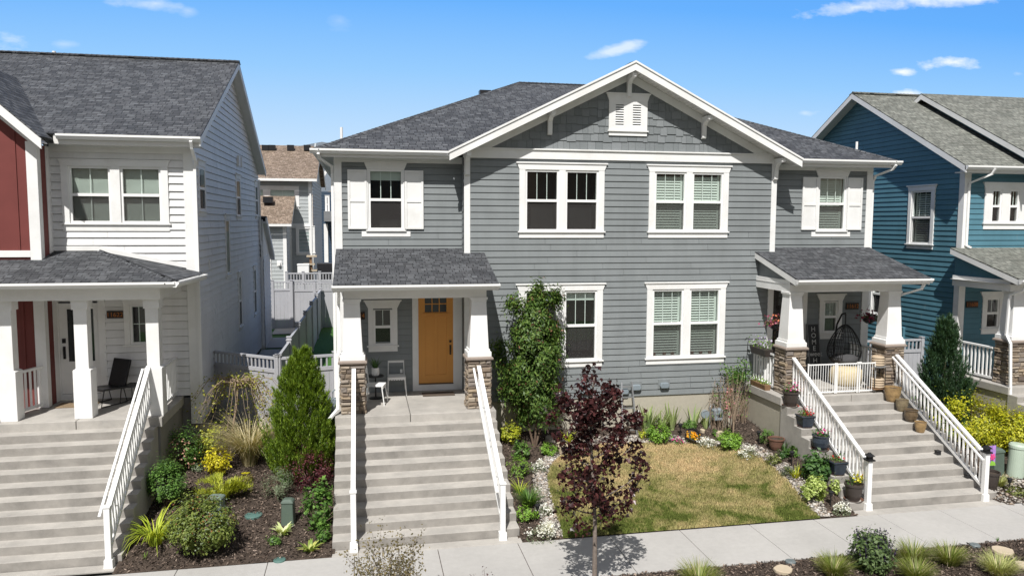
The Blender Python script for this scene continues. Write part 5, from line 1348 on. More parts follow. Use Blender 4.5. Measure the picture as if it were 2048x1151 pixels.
bush('brownish low shrub between the golden shrub and the spreading juniper', 492, 962, 36, 14, lm('brown_green', (.06, .04, .02), (.10, .075, .03), (.15, .13, .05)), 240, .04, stem=False)
bush('small teal green sedum by the pink blossomed bush', 394, 942, 24, 14, SILVER, 160, .04, stem=False)

# --- columnar tree and purple tree
def columnar():
    t, rng, k, q = plant('columnar_tree', 'tall narrow multi stemmed green tree in front of the gray siding', 'tree', 1069, 892)
    m = MB()
    for dx, dy in ((-.16, .03), (.03, -.04), (.2, .05)):
        m.tube([(0, 0, -.08), (dx*.5, dy*.5, .25), (dx*1.0, dy, .6), (dx*1.3, dy, 1.6), (dx*1.2, dy, 2.8)], .035, 7, r1=.01)
    m.build('trunk', BARKB, t, local=True)
    C = []
    for i in range(210):
        z = .62+rng.random()*3.05; f = (z-.62)/3.05
        R = .27+.40*math.sin(math.pi*min(1, (f+.12)*.88))**.8
        if f > .72: R *= 1.0-(f-.72)*2.3
        a = rng.random()*6.28; r = R*(.25+.75*rng.random()**.5)
        C.append((r*math.cos(a)+.03, r*math.sin(a)*.85, z))
    for i in range(18): z = 1.3+rng.random()*1.35; C.append((-.78+.1*rng.normal()+(.12 if z < 1.8 else -.02), .05*rng.normal(), z))
    for i in range(10): z = 3.55+rng.random()*.50; C.append((.05+.09*rng.normal(), .05*rng.normal(), z))
    for i in range(8): z = 3.35+rng.random()*.40; C.append((.48+.06*rng.normal(), .05*rng.normal(), z)); C.append((-.5+.08*rng.normal(), .05*rng.normal(), z-.15))
    C = np.array(C); n = 20000; kx = rng.integers(0, len(C), n); P = C[kx]+rng.normal(size=(n, 3))*np.array([.085, .085, .11])
    out = P-np.array([0, 0, 1.9]); out[:, 2] *= .15; out /= np.linalg.norm(out, axis=1, keepdims=True)+1e-9
    V, F = leaves(P, .098, rng, .34, .35, out, droop=.9, fold=.5); nmesh('foliage', V, F, lm('plum', (.020, .042, .010), (.046, .088, .016), (.10, .15, .032), transl=.2, rough=.5), t, True)
    top = P[rng.random(n) < .035]+rng.normal(size=(int(1), 3))*.02; top = top[top[:, 2] > 1.0]
    V, F = leaves(top*np.array([1.04, 1.04, 1.01]), .08, rng, .4, .6); nmesh('young_foliage', V, F, lm('young_red', (.08, .035, .025), (.14, .06, .04), (.2, .1, .06)), t, True)
columnar()
def lobed(P, size, rng, droop=.5):               # maple leaves: three overlapping lobes, one island each leaf
    n = len(P); nrm = rng.normal(size=(n, 3)); nrm[:, 2] += .5; nrm /= np.linalg.norm(nrm, axis=1, keepdims=True)
    a = rng.normal(size=(n, 3)); a[:, 2] -= droop; a -= nrm*np.sum(a*nrm, 1, keepdims=True); a /= np.linalg.norm(a, axis=1, keepdims=True); b = np.cross(nrm, a)
    s = (size*(.7+.6*rng.random(n)))[:, None]
    prof = [(-.45, 0), (-.3, .35), (.02, .5), (-.02, .22), (.55, 0), (-.02, -.22), (.02, -.5), (-.3, -.35)]
    V = np.stack([P+a*s*x+b*s*y+nrm*s*(-.25*abs(y)) for x, y in prof], 1)
    i = np.arange(n)[:, None]*8
    F = np.concatenate([i+np.array([[0, 1, 2, 3]]), i+np.array([[0, 3, 4, 5]]), i+np.array([[0, 5, 6, 7]])], 0)
    return V.reshape(-1, 3), F
def maple():
    base = (4.03, -5.75, 0.0); t, rng, k, q = plant('purple_maple_tree', 'young maple tree with dark purple leaves at the sidewalk', 'tree', 0, 0, None, base)
    m = MB(); m.tube([(0, 0, -.1), (.0, 0, .6), (.0, .02, 1.3), (-.06, .03, 2.2), (-.10, .02, 3.0), (-.05, 0, 3.6)], .045, 9, r1=.012)
    tips = []
    def tr(x): return np.array([-.0-.1*max(0, (x-1.3)/1.7), .02, x])
    br = [(1.35, .25, .75, .55), (1.4, 3.3, .6, .6), (1.55, .1, 1.15, .75), (1.7, 1.5, .6, .6), (1.75, 4.4, .6, .6), (1.9, 3.2, .55, .7), (2.0, .3, .95, .75), (2.15, 2.4, .55, .7), (2.3, 5.6, .7, .8), (2.4, 3.0, .62, .7), (2.5, .1, .8, .9), (2.6, 1.2, .5, .8), (2.75, 3.4, .62, .9), (2.8, .4, .7, .9), (2.95, 4.4, .4, .7), (3.05, .2, .55, .75), (3.1, 2.9, .62, .65)]
    for z, a, L, rise in br:
        p0 = tr(z); L *= .82; pts = [p0+np.array([math.cos(a)*L*s, math.sin(a)*L*s*.8, rise*s**.8*L*.75-.06*math.sin(3*s)]) for s in np.linspace(0, 1, 6)]
        m.tube([tuple(p) for p in pts], .016, 5, r1=.005, cap=False)
        for s in range(2, 6):
            for _ in range(2): tips.append(pts[s]+rng.normal(size=3)*np.array([.09, .09, .08]))
    for z in np.linspace(1.6, 3.55, 22): tips.append(tr(z)+rng.normal(size=3)*np.array([.16, .14, .05]))
    m.build('trunk', BARK, t, local=True)
    C = np.array(tips); C = C[rng.random(len(C)) < .6]; n = 3300; kx = rng.integers(0, len(C), n); P = C[kx]+rng.normal(size=(n, 3))*np.array([.075, .075, .085])
    V, F = lobed(P, .082, rng, .9); nmesh('foliage', V, F, lm('maple', (.010, .004, .0045), (.026, .0085, .009), (.062, .021, .02), transl=.18, rough=.32), t, True)
    m = MB(); m.box(-.03, .03, -.055, .055, 1.0, 1.03) if False else None
maple()
def sparse(label, base, h, w, mat, n=34, nl=900, name='twiggy_shrub', bar=BARK, leaf=.035, cat='shrub'):
    t, rng, k, q = plant(name, label, cat, 0, 0, None, base); m = MB(); LP = []
    for i in range(n):
        a = rng.random()*6.28; s = w*(.3+.7*rng.random()); hh = h*(.55+.45*rng.random()); pts = [np.array([0, 0, 0]), np.array([s*.35*math.cos(a), s*.35*math.sin(a), hh*.45])]
        for f in (.6, .75, .88, 1): pts.append(np.array([s*f*math.cos(a), s*f*math.sin(a), hh*f])+rng.normal(size=3)*.03)
        m.tube([tuple(p) for p in pts], .007, 4, r1=.002, cap=False)
        for p_ in pts[1:]:
            for _ in range(nl//(n*5)): LP.append(p_+rng.normal(size=3)*np.array([.06, .06, .07]))
    m.build('stem', bar, t, local=True)
    V, F = leaves(np.array(LP), leaf, rng, .55, .4); nmesh('foliage', V, F, mat, t, True); return t
p = at(775, 1151, y=-5.6); sparse('sparse twiggy shrub with small brownish leaves at the bottom of the view', (p.x, -5.6, 0), at(775, 1078, y=-5.6).z, .62, lm('brownish', (.05, .045, .02), (.10, .085, .04), (.16, .13, .07)), 44, 2700, leaf=.045)
p = at(1150, 1151, y=-5.5); sparse('small purple tipped plant peeking over the bottom edge', (at(965, 1151, y=-5.5).x, -5.5, 0), at(965, 1140, y=-5.5).z, .25, PURPLE, 16, 200, cat='plant', name='purple_plant')

# --- left part of the lawn bed
bush('yellow green euonymus at the foot of the gray stairs', 1020, 886, 44, 38, lm('lime', (0, 0, 0), (0, 0, 0), (0, 0, 0)), 600, .05)
bush('leafy green perennial behind the first solar light', 1042, 918, 36, 30, GREEN, 420, .06, cat='plant', name='perennial_plant')
bush('low wispy green perennial beside the lower steps', 1037, 950, 50, 34, BRIGHT, 420, .05, cat='plant', name='perennial_plant', aspect=.3, up=1)
strap('small yellow green daylily with a red flower beside the stairs', 1040, 988, 42, 38, LM['daylily'], 36, .022, lean=.35, bend=1.3)
tuft('dense green grass like clump right of the stair foot', 1058, 1012, 54, 44, GREEN, 340, .013, lean=.6, name='grass_clump', cat='plant')
bush('small green plant with yellow leaves below the green clump', 1050, 1040, 44, 26, BRIGHT, 260, .05, cat='plant', name='perennial_plant')
bush('bright green groundcover under the columnar tree', 1097, 908, 40, 20, BRIGHT, 420, .045, cat='plant', name='groundcover_plant')
strap('chartreuse hosta behind the tan rock', 1134, 888, 30, 28, LM['lime'], 34, .06, cat='hosta', name='hosta_plant', lean=.4, bend=1)
WG = 'white flowering clumps along the gravel'
for a in ((1077, 942, 34, 28, 'small white flower clump beside the gravel bend', 200), (1089, 1028, 40, 26, 'middle white flower clump at the left gravel edge', 240), (1083, 1078, 62, 46, 'largest white flower clump at the corner of the sidewalk', 620),
          (1413, 896, 52, 26, 'white flower clump below the orange flower bowl', 340), (1499, 913, 44, 28, 'white flower clump at the bend of the lawn', 300), (1683, 1027, 38, 28, 'white flower clump at the foot of the potted stairs', 260)):
    mound(a[4], a[0], a[1], a[2], a[3], SILVER, WHITEF, a[5], 300, .034, grp=WG)
# --- back of the lawn bed
for a in ((1293, 860, 46, 42, 30, .06, 'broad fan of iris leaves below the left wall vents'), (1320, 855, 22, 34, 10, .045, 'narrow iris right of the broad iris fan'), (1342, 855, 24, 44, 14, .045, 'iris with a withered flower stalk'), (1383, 850, 18, 40, 8, .045, 'upright iris behind the orange flower bowl'), (1408, 852, 20, 28, 10, .04, 'short iris under the gas regulator')):
    strap(a[6], a[0], a[1], a[2]*1.1, a[3]*1.2, lm('iris', (.09, .13, .05), (.17, .22, .09), (.28, .33, .15)), a[4]+8, a[5]*1.5, cat='iris', name='iris_plant', lean=.38, bend=.3, grp='iris plants along the foundation')
bush('bright leafy green bush in front of the iris fan', 1317, 884, 48, 34, BRIGHT, 900, .055)
bush('tiny yellow green bush behind the purple tree', 1284, 878, 18, 16, LM['lime'], 160, .04)
mound('mound of magenta flowers at the gravel edge', 1354, 886, 26, 14, GREEN, MAGENTA, 70, 240, .03)
bush('low rounded green cushion plant behind the flower bowl', 1378, 856, 30, 16, GREEN, 520, .035, stem=False)
bush('round light green bush at the back edge of the lawn', 1460, 897, 48, 30, BRIGHT, 1000, .055)
bush('small green sprout between the rocks', 1430, 872, 12, 14, GREEN, 90, .04, stem=False)
def bareshrub():
    t, rng, k, q = plant('bare_shrub', 'thin nearly leafless shrub with pale stems by the gas meter', 'shrub', 1466, 872)
    m = MB(); m.tube([(0, 0, -.05), (.01, 0, .4)], .022, 6)
    for i in range(18):
        a = rng.random()*6.28; s = .12+.3*rng.random(); h = .7+.85*rng.random(); m.tube([(0, 0, .35), (s*.5*math.cos(a), s*.4*math.sin(a), .35+h*.5), (s*math.cos(a), s*.7*math.sin(a), .35+h)], .009, 4, r1=.003, cap=False)
    m.build('stem', TWIG, t, local=True)
    P = np.array([[.25*rng.normal(), .15*rng.normal(), .6+.8*rng.random()] for _ in range(60)]); V, F = leaves(P, .05, rng, .5); nmesh('foliage', V, F, OLIVE, t, True)
bareshrub()
def vine():
    t, rng, k, q = plant('climbing_vine', 'dry brown vine with green leaves on top climbing the porch corner wall', 'vine', 0, 0, None, (9.95, 1.2, .45))
    m = MB()
    for i in range(110):
        x = rng.uniform(-.55, .42); y = rng.uniform(-.15, .3)+max(0, .0); h = .8+1.1*rng.random()
        pts = [(x, y, 0), (x+.06*rng.normal(), y+.03*rng.normal(), h*.4), (x+.12*rng.normal()+.05, y+.05, h*.8), (x+.2*rng.normal()+.1, y-.05*rng.random(), h*.7+.25*rng.random())]
        m.tube(pts, .006, 4, r1=.003, cap=False)
    m.build('stem', TWIG, t, local=True)
    C = rng.normal(size=(26, 3))*np.array([.22, .1, .16])+np.array([.28, .05, 1.6]); kx = rng.integers(0, 26, 800); P = C[kx]+rng.normal(size=(800, 3))*.08
    P2 = np.stack([rng.uniform(-.6, .4, 160), rng.uniform(-.2, .2, 160), rng.uniform(.5, 1.5, 160)], 1)
    V, F = leaves(np.concatenate([P, P2]), .06, rng, .65); nmesh('foliage', V, F, GREEN, t, True)
vine()
def pinkpost():
    q = at(1453, 852, y=YB-.2); t = thing('pale_bucket', 'pale upright bucket draped with pink artificial flowers by the gas meter', 'bucket', (q.x, YB-.22, q.z))
    m = MB(); m.lathe([(.13, 0), (.16, .42), (.165, .44), (.14, .44), (.13, .1), (.001, .1)], 0, 0, 0, 20); m.build('body', FOUND, t, local=True)
    rng = rngof(77); P = np.stack([rng.normal(size=90)*.07, rng.normal(size=90)*.06-.08, .25+rng.random(90)*.85], 1); V, F = leaves(P, .06, rng, .9); nmesh('blossom', V, F, PINKF, t, True)
pinkpost()
# --- bed along the potted stairs
bush('wispy green plant left of the terracotta pot', 1531, 888, 28, 30, GREEN, 300, .05, cat='plant', name='perennial_plant', aspect=.35)
strap('dark strap leaves right of the terracotta pot', 1568, 900, 22, 26, DKGRN, 18, .03, lean=.4)
bush('small dark green cushion by the stair wall', 1566, 914, 24, 18, DKGRN, 320, .04, stem=False)
bush('small olive bush with tiny flowers at the gravel edge', 1546, 930, 30, 20, OLIVE, 320, .04, stem=False)
bush('dark feathery cushion plant at the gravel edge', 1573, 952, 28, 20, lm('slate', (.03, .045, .025), (.055, .075, .04), (.09, .11, .06)), 360, .04, stem=False, aspect=.25)
bush('green plant by the stair wall above the leafy bush', 1586, 912, 26, 20, GREEN, 260, .05, cat='plant', name='perennial_plant')
strap('chartreuse strap leaved plant among the stair bed shrubs', 1592, 955, 40, 30, LM['lime'], 40, .028, lean=.5, bend=1.0)
bush('big leafy dark green bush below the square blue pots', 1633, 960, 54, 50, DKGRN, 900, .085, aspect=.65)
bush('pale variegated groundcover near the foot of the potted stairs', 1630, 1004, 52, 46, lm('pale_variegated', (.11, .15, .035), (.22, .28, .07), (.38, .43, .17)), 900, .06, stem=False)
bush('small pale green plant against the lowest stairs', 1672, 988, 22, 30, LM['pale_variegated'], 220, .055, stem=False)
# --- beyond the right stairs
plumed('dark blue green pointed juniper beside the teal house', 1890, 806, 84, (at(1894, 620, y=.6).z-gz(15.4, .6))/pxm((15.4, .6, 2))/1.0, BLUEJ, 760, 'juniper_tree', 'evergreen', .3, .42, 64, .9, .02, (at(1890, 720, y=.6).x, .6, gz(15.4, .6)))
bush('large golden yellow shrub under the teal porch', 1940, 880, 150, 80, GOLD, 5600, .06, clumps=46, spread=.15, aspect=.5)
bush('golden yellow shrub at the right edge behind the marker post', 2026, 905, 110, 76, GOLD, 3800, .06, clumps=36, spread=.15, aspect=.5)
bush('medium green shrub between the right railing and the fence', 1835, 772, 60, 52, BRIGHT, 700, .07)
bush('green and pink flowering shrub behind the right railing', 1900, 878, 60, 60, GREEN, 700, .06, second=[(PINKF, 40, .05, 'pink_blossom')])
tuft('pale green grass beside the marker post', 1998, 972, 46, 34, lm('sage_grass', (.12, .14, .05), (.22, .24, .09), (.34, .35, .15)), 260, .010, lean=.7)
bush('small olive weeds at the right edge of the bed', 2030, 988, 40, 14, OLIVE, 200, .04, stem=False, name='garden_weed', cat='weed')
# --- street strip
SGR = lm('strip_grass', (.05, .07, .012), (.10, .13, .02), (.19, .205, .055))
TG = 'grass tufts of the street strip'
for a in ((1398, 1172, 84, 52, 'bright grass tuft at the bottom edge below the lawn'), (1667, 1148, 76, 44, 'grass tuft left of the violet salvia'), (1826, 1124, 58, 46, 'tall pale grass tuft right of the salvia'), (1832, 1158, 74, 44, 'grass tuft at the bottom edge right of the salvia'), (1899, 1126, 70, 42, 'rounded grass tuft near the right gray lid'), (1998, 1148, 78, 44, 'tan green grass tuft at the right edge')):
    tuft(a[4], *a[:4], SGR if a[0] != 1998 else LM['sage_grass'], 620, .010, lean=.6, bend=.9, grp=TG, spread=.45, second=(TAN, 130, .010))
t = bush('violet flowering salvia bush in the street strip', 1742, 1138, 88, 66, lm('salvia', (.025, .045, .015), (.055, .085, .028), (.09, .13, .045)), 1900, .06, name='salvia_plant', cat='salvia', clumps=46)
rng = rngof(9); n = 95; a = rng.random(n)*6.28; k = pxm(G(1742, 1138)); r = np.sqrt(rng.random(n))*44*k*.9
P = []
for i in range(n):
    h0 = 66*k*(1-(r[i]/(44*k))**2*.5)*.85; L = 30*k*(.6+.6*rng.random())
    for s in np.linspace(0, 1, 14): P.append((r[i]*math.cos(a[i])*(1+.12*s), r[i]*math.sin(a[i])*(1+.12*s), h0+L*s))
V, F = leaves(np.array(P)+rng.normal(size=(len(P), 3))*.006, .028, rng, .7, .2); nmesh('flower_spike', V, F, SALVIA, t, True)
strap('tiny seedling at the sidewalk edge of the street strip', 1995, 1080, 10, 8, GREEN, 10, .015, name='seedling', cat='weed')

# ------------------------------------------------------------------ pots
def pot(name, label, x, y, z, r, h, mat, fl=None, kind='round', grp=None, leafc=GREEN, nf=40, saucer=False, soil=True):
    t = thing(name, label, 'flower pot', (x, y, z), group=grp); m = MB()
    if kind == 'square':
        m.frust(0, 0, r*.72, r*.95, 0, h*.9); m.frust(0, 0, r*1.04, r*1.04, h*.9, h); mm = m.build('pot_body', mat, t, bevel=.008, local=True)
        s = MB(); s.frust(0, 0, r*.9, r*.9, h-.004, h+.004); s.build('potting_soil', SOIL, t, local=True)
    else:
        pr = {'round': [(.62, 0), (.8, .3), (.93, .75), (.95, .86), (1.04, .88), (1.04, 1), (.93, 1), (.9, .88)], 'bell': [(.6, 0), (.72, .12), (.9, .5), (.96, .85), (1.0, 1), (.9, 1), (.86, .85)], 'belly': [(.62, 0), (.9, .25), (1.02, .55), (.96, .85), (1.06, .95), (1.06, 1), (.92, 1), (.88, .88)]}[kind]
        m.lathe([(a*r, b*h) for a, b in pr], 0, 0, 0, 26, close=False); m.lathe([(.62*r, 0), (.001, .001)], 0, 0, 0, 26, close=False); m.build('pot_body', mat, t, smooth=False, local=True)
        s = MB(); s.lathe([(.9*r, h*.86), (.001, h*.9)], 0, 0, 0, 20, close=False); s.build('potting_soil', SOIL, t, local=True)
    if saucer: s = MB(); s.lathe([(.8*r, .0), (r*1.05, .03), (r*.95, .02)], 0, 0, .002, 22, close=False); s.build('saucer', TERRA, t, local=True)
    if fl is not None:
        SEED[0] += 1; rng = rngof(SEED[0]); P = np.stack([rng.normal(size=110)*r*.5, rng.normal(size=110)*r*.5, h+np.abs(rng.normal(size=110))*h*.22], 1)
        V, F = leaves(P, .045, rng, .55, .5); nmesh('foliage', V, F, leafc, t, True)
        P = np.stack([rng.normal(size=nf)*r*.42+r*.25, rng.normal(size=nf)*r*.42-r*.2, h*1.08+np.abs(rng.normal(size=nf))*h*.28], 1)
        V, F = leaves(P, .045, rng, .95, 1.0); nmesh('blossom', V, F, fl, t, True)
    return t
def stepz(k): return .178*k+.002
def stepy(k): return -3.161+(k-1)*.31+.155
PGR = 'flower pots on the steps'
xl = 10.585
pot('flower_pot', 'ribbed brown pot with magenta flowers at the top of the potted stairs', xl-.02, stepy(9), stepz(9), .19, .36, BROWNP, MAGENTA, grp=PGR, saucer=True)
pot('flower_pot', 'square slate blue pot with red flowers, second from the top', xl, stepy(7)+.02, stepz(7), .165, .28, BLUEC, REDF, 'square', PGR, saucer=True)
pot('flower_pot', 'round dark glazed pot with pink flowers halfway down the stairs', xl, stepy(5), stepz(5), .185, .34, BLUEC, MAGENTA, 'belly', PGR, nf=24, saucer=True)
pot('flower_pot', 'square slate blue pot with a single small plant, fourth from the top', xl, stepy(3), stepz(3), .165, .30, BLUEC, REDF, 'square', PGR, nf=8, saucer=True)
pot('flower_pot', 'ribbed brown pot with yellow leaves on the lowest step', xl, stepy(1), stepz(1), .19, .36, BROWNP, YELLOW, 'round', PGR, DKGRN, 60, saucer=True)
xr_ = 13.40
pot('glazed_pot', 'large ochre glazed pot on the top step by the right railing', at(1785, 790, y=stepy(9)-.02).x, stepy(9)-.02, stepz(9), .2, .36, CERAM, None, 'bell', PGR)
pot('glazed_pot', 'gray brown glazed pot below the large ochre pot', at(1804, 808, y=stepy(8)).x, stepy(8), stepz(8), .15, .29, paint('gray_brown_glaze', (.20, .16, .10), .35, .3, 8), None, 'bell', PGR)
pot('glazed_pot', 'dark brown glazed pot, third down the right side', at(1822, 828, y=stepy(7)).x, stepy(7), stepz(7), .15, .29, CERAM2, None, 'belly', PGR)
pot('glazed_pot', 'small ochre glazed pot, lowest of the empty pots', at(1841, 850, y=stepy(6)).x, stepy(6), stepz(6), .135, .25, CERAM, None, 'bell', PGR)
pot('flower_pot', 'small black pot of yellow flowers behind the left lantern post', 11.05, stepy(2)+.0, stepz(2), .11, .16, BLACKP, ORANGEF, 'round', PGR, nf=70)
q = G(1978, 978); pot('flower_pot', 'dark brown pot in front of the green electrical box', q.x, q.y, q.z, .2, .42, BROWNP, None, 'round')
q = G(1552, 897); pot('flower_pot', 'wide dark terracotta pot sunk in the bed beside the stair wall', q.x, q.y, q.z, .19, .27, TERRA, None, 'round')
q = G(1847, 800); pot('flower_pot', 'reddish clay pot half hidden behind the right railing', at(1848, 765, y=1.2).x, 1.2, at(1848, 778, y=1.2).z, .13, .32, paint('red_clay', (.30, .11, .06), .6), None, 'belly')
q = G(1381, 879); t = thing('flower_bowl', 'tilted black bowl of orange flowers on the mulch', 'planter', tuple(q)); m = MB(); R0 = .21
m.lathe([(.02, 0), (.12, .03), (.19, .12), (R0, .22), (R0-.02, .22), (.17, .12)], 0, 0, 0, 26, close=False); m.build('bowl', BLACKP, t, local=True)
m = MB(); m.lathe([(.19, .17), (.001, .19)], 0, 0, 0, 22, close=False); m.build('potting_soil', SOIL, t, local=True)
rng = rngof(3); P = np.stack([rng.normal(size=70)*.08, rng.normal(size=70)*.06-.04, .2+.06*rng.random(70)], 1); V, F = leaves(P, .05, rng, .9, 1); nmesh('blossom', V, F, ORANGEF, t, True)
P = np.stack([rng.normal(size=70)*.09, rng.normal(size=70)*.07-.04, .17+.05*rng.random(70)], 1); V, F = leaves(P, .05, rng, .6, .6); nmesh('foliage', V, F, GREEN, t, True); t.rotation_euler = (rad(38), 0, rad(8))
# little white pot on the side table
t = thing('potted_plant', 'white cylinder pot with a spiky green plant on the black table', 'potted plant', (c.x, c.y, 2.334))
m = MB(); m.lathe([(.075, 0), (.088, .02), (.088, .19), (.078, .19), (.078, .17), (.001, .17)], 0, 0, 0, 22); m.build('pot_body', WHITE, t, local=True)
rng = rngof(8); n = 60; a = rng.random(n)*6.28; V, F = blades(np.stack([np.cos(a)*.03, np.sin(a)*.03, np.full(n, .16)], 1), np.stack([np.cos(a), np.sin(a)], 1), .16+.2*rng.random(n), .018, rng, .7, 3, .5); nmesh('foliage', V, F, DKGRN, t, True)
def hanging_basket(label, x, y, z, ztop, fl, n=60, trail=.1):
    t = thing('hanging_basket', label, 'hanging basket', (x, y, z), group='hanging flower baskets'); m = MB()
    m.lathe([(.07, -.12), (.15, -.06), (.17, .03), (.15, .03), (.001, .0)], 0, 0, 0, 22); m.build('basket', BLACKP, t, local=True)
    m = MB()
    for k in range(3): a = k*2.1; m.tube([(.16*math.cos(a), .16*math.sin(a), .03), (0, 0, .4)], .003, 4)
    m.tube([(0, 0, .4), (0, 0, ztop-z)], .005, 4); m.build('hanger', BLACK, t, local=True)
    rng = rngof(int(x*10)); P = np.stack([rng.normal(size=150)*.14, rng.normal(size=150)*.12, .05+.05*rng.normal(size=150)], 1); V, F = leaves(P, .055, rng, .6); nmesh('foliage', V, F, DKGRN, t, True)
    P = np.stack([rng.normal(size=n)*.14-.04, rng.normal(size=n)*.12-.05, .07+.07*rng.normal(size=n)], 1); V, F = leaves(P, .065, rng, .95, .8); nmesh('blossom', V, F, fl, t, True)
p = at(1549, 648, y=.75); hanging_basket('hanging basket of pink and orange flowers left of the porch column', p.x, .75, p.z, 4.31, isl('pink_orange_petals', [(0, (.42, .05, .20)), (.5, (.60, .22, .26)), (1, (.55, .18, .07))], .5, transl=.2), 110)
p = at(1738, 637, y=.9); hanging_basket('hanging basket of dark red flowers at the right side of the porch', p.x, .9, p.z, 4.5, isl('dark_red_petals', [(0, (.12, .01, .03)), (1, (.35, .03, .10))], .5), 110)
# flower box and trough on the side of the right porch
t = thing('flower_box', 'brown flower box with lilac and white flowers hooked on the porch railing', 'planter', (10.58, .95, 2.6)); m = MB(); m.frust(0, 0, .09, .12, 0, .18, 0, .36, .4); m.build('box', BROWNP, t, local=True)
rng = rngof(31); P = np.stack([rng.normal(size=170)*.09, rng.uniform(-.42, .42, 170), .2+.1*np.abs(rng.normal(size=170))], 1); V, F = leaves(P, .055, rng, .55); nmesh('foliage', V, F, BRIGHT, t, True)
P = np.stack([rng.normal(size=80)*.09-.03, rng.uniform(-.42, .42, 80), .25+.1*np.abs(rng.normal(size=80))], 1); V, F = leaves(P, .05, rng, .95, .8); nmesh('blossom', V, F, LILAC, t, True)
t = thing('planter_trough', 'low brown trough with small green plants on the porch ledge', 'planter', (10.47, .75, 1.782)); m = MB(); m.frust(0, 0, .07, .085, 0, .13, 0, .36, .38); m.build('box', WOOD, t, local=True)
P = np.stack([rng.normal(size=140)*.05, rng.uniform(-.36, .36, 140), .13+.06*np.abs(rng.normal(size=140))], 1); V, F = leaves(P, .045, rng, .6); nmesh('foliage', V, F, BRIGHT, t, True)
# shepherd hook by the gray wall
m = MB(); x = 10.22; m.tube([(x, 1.1, 1.4), (x+.06, 1.1, 2.9), (x+.1, 1.1, 3.0), (x+.02, 1.1, 3.03), (x-.03, 1.1, 2.95)], .009, 6); m.tube([(x, 1.1, 1.5), (x-.12, 1.1, 1.9)], .007, 5); tag(m.build('shepherd_hook', BLACK, None), 'black shepherd hook stake beside the flower box', 'garden hook')
# ------------------------------------------------------------------ ground
def kind(o, k): o['kind'] = k; return o
def sheet(name, x0, x1, y0, y1, nx, ny, mat, k='structure', dz=0.0, amp=.0):
    xs = np.linspace(x0, x1, nx); ys = np.linspace(y0, y1, ny); V = []
    for y in ys:
        for x in xs: V.append((x, y, gz(x, y)+dz+amp*R_.uniform(-1, 1)))
    F = np.array([[j*nx+i, j*nx+i+1, (j+1)*nx+i+1, (j+1)*nx+i] for j in range(ny-1) for i in range(nx-1)])
    return kind(nmesh(name, np.array(V), F, mat), k)
m = MB(); m.face([(-1500, -1500, -.6), (1500, -1500, -.6), (1500, 1500, -.6), (-1500, 1500, -.6)]); kind(m.build('ground', PLAIN), 'structure')
sheet('mulch_bed', -3.80, -.10, -3.412, 2.9, 60, 90, SOIL, amp=.012)
sheet('mulch_bed', 3.30, 10.45, -3.412, 1.7, 110, 80, SOIL, amp=.012)
sheet('mulch_bed', 13.9, 19.0, -3.412, 3.0, 60, 80, SOIL, amp=.012)
m = MB(); m.box(-40, 60, -7.6, -5.02, -.3, -.012); kind(m.build('street_strip', SOIL), 'structure')
m = MB(); m.box(-40, 60, -8.1, -7.6, -.3, -.02); kind(m.build('kerb', WALK, bevel=.02), 'structure')
m = MB(); m.box(-60, 80, -17.5, -8.1, -.3, -.15); kind(m.build('road', ASPH), 'structure')
m = MB(); m.box(-60, 80, -24, -17.5, -.3, -.05); kind(m.build('far_lawn', TURF), 'structure')
jx = [3.52, 5.0]
js = []
for (a, b, c2, d2) in ((1039, 1094, 1058, 1130), (1219, 1073, 1276, 1145), (1360, 1060, 1430, 1128), (1499, 1046, 1578, 1113), (1629, 1040, 1702, 1086), (1757, 1029, 1857, 1086), (1877, 1018, 1990, 1075)):
    js.append((at(a, b, z=0).x+at(c2, d2, z=0).x)/2)
js.sort(); st = 1.5; xs = [js[0]-st*k for k in range(24, 0, -1)]+js+[js[-1]+st*k for k in range(1, 24)]
m = MB()
for a, b in zip(xs[:-1], xs[1:]): m.box(a+.005, b-.005, -4.99, -3.412, -.12, R_.uniform(-.001, .001))
kind(m.build('sidewalk', WALK, bevel=.008), 'structure')
m = MB(); m.box(-40, 60, -4.98, -3.43, -.2, -.012); kind(m.build('sidewalk_joint', SOIL), 'structure')
sheet('back_yard', -3.5, 0.1, 2.6, 21, 12, 60, TURF, dz=0)
sheet('back_yard', -6, 1, 21, 60, 12, 60, PLAIN, dz=0)
sheet('back_yard', 14.2, 17.3, 2.8, 30, 6, 40, TURF, dz=0)
m = MB(); m.box(-60, -3.2, 13, 60, .2, .85); m.box(0, 60, 14, 60, .2, .85); kind(m.build('back_yard', PLAIN), 'structure')
for y0, y1 in ((4.5, 8.8), (9.0, 12.4), (12.7, 14.8), (15.6, 17.0)): sheet('garden_path', -3.3, -2.05, y0, y1, 4, 6, WALK, dz=.035)

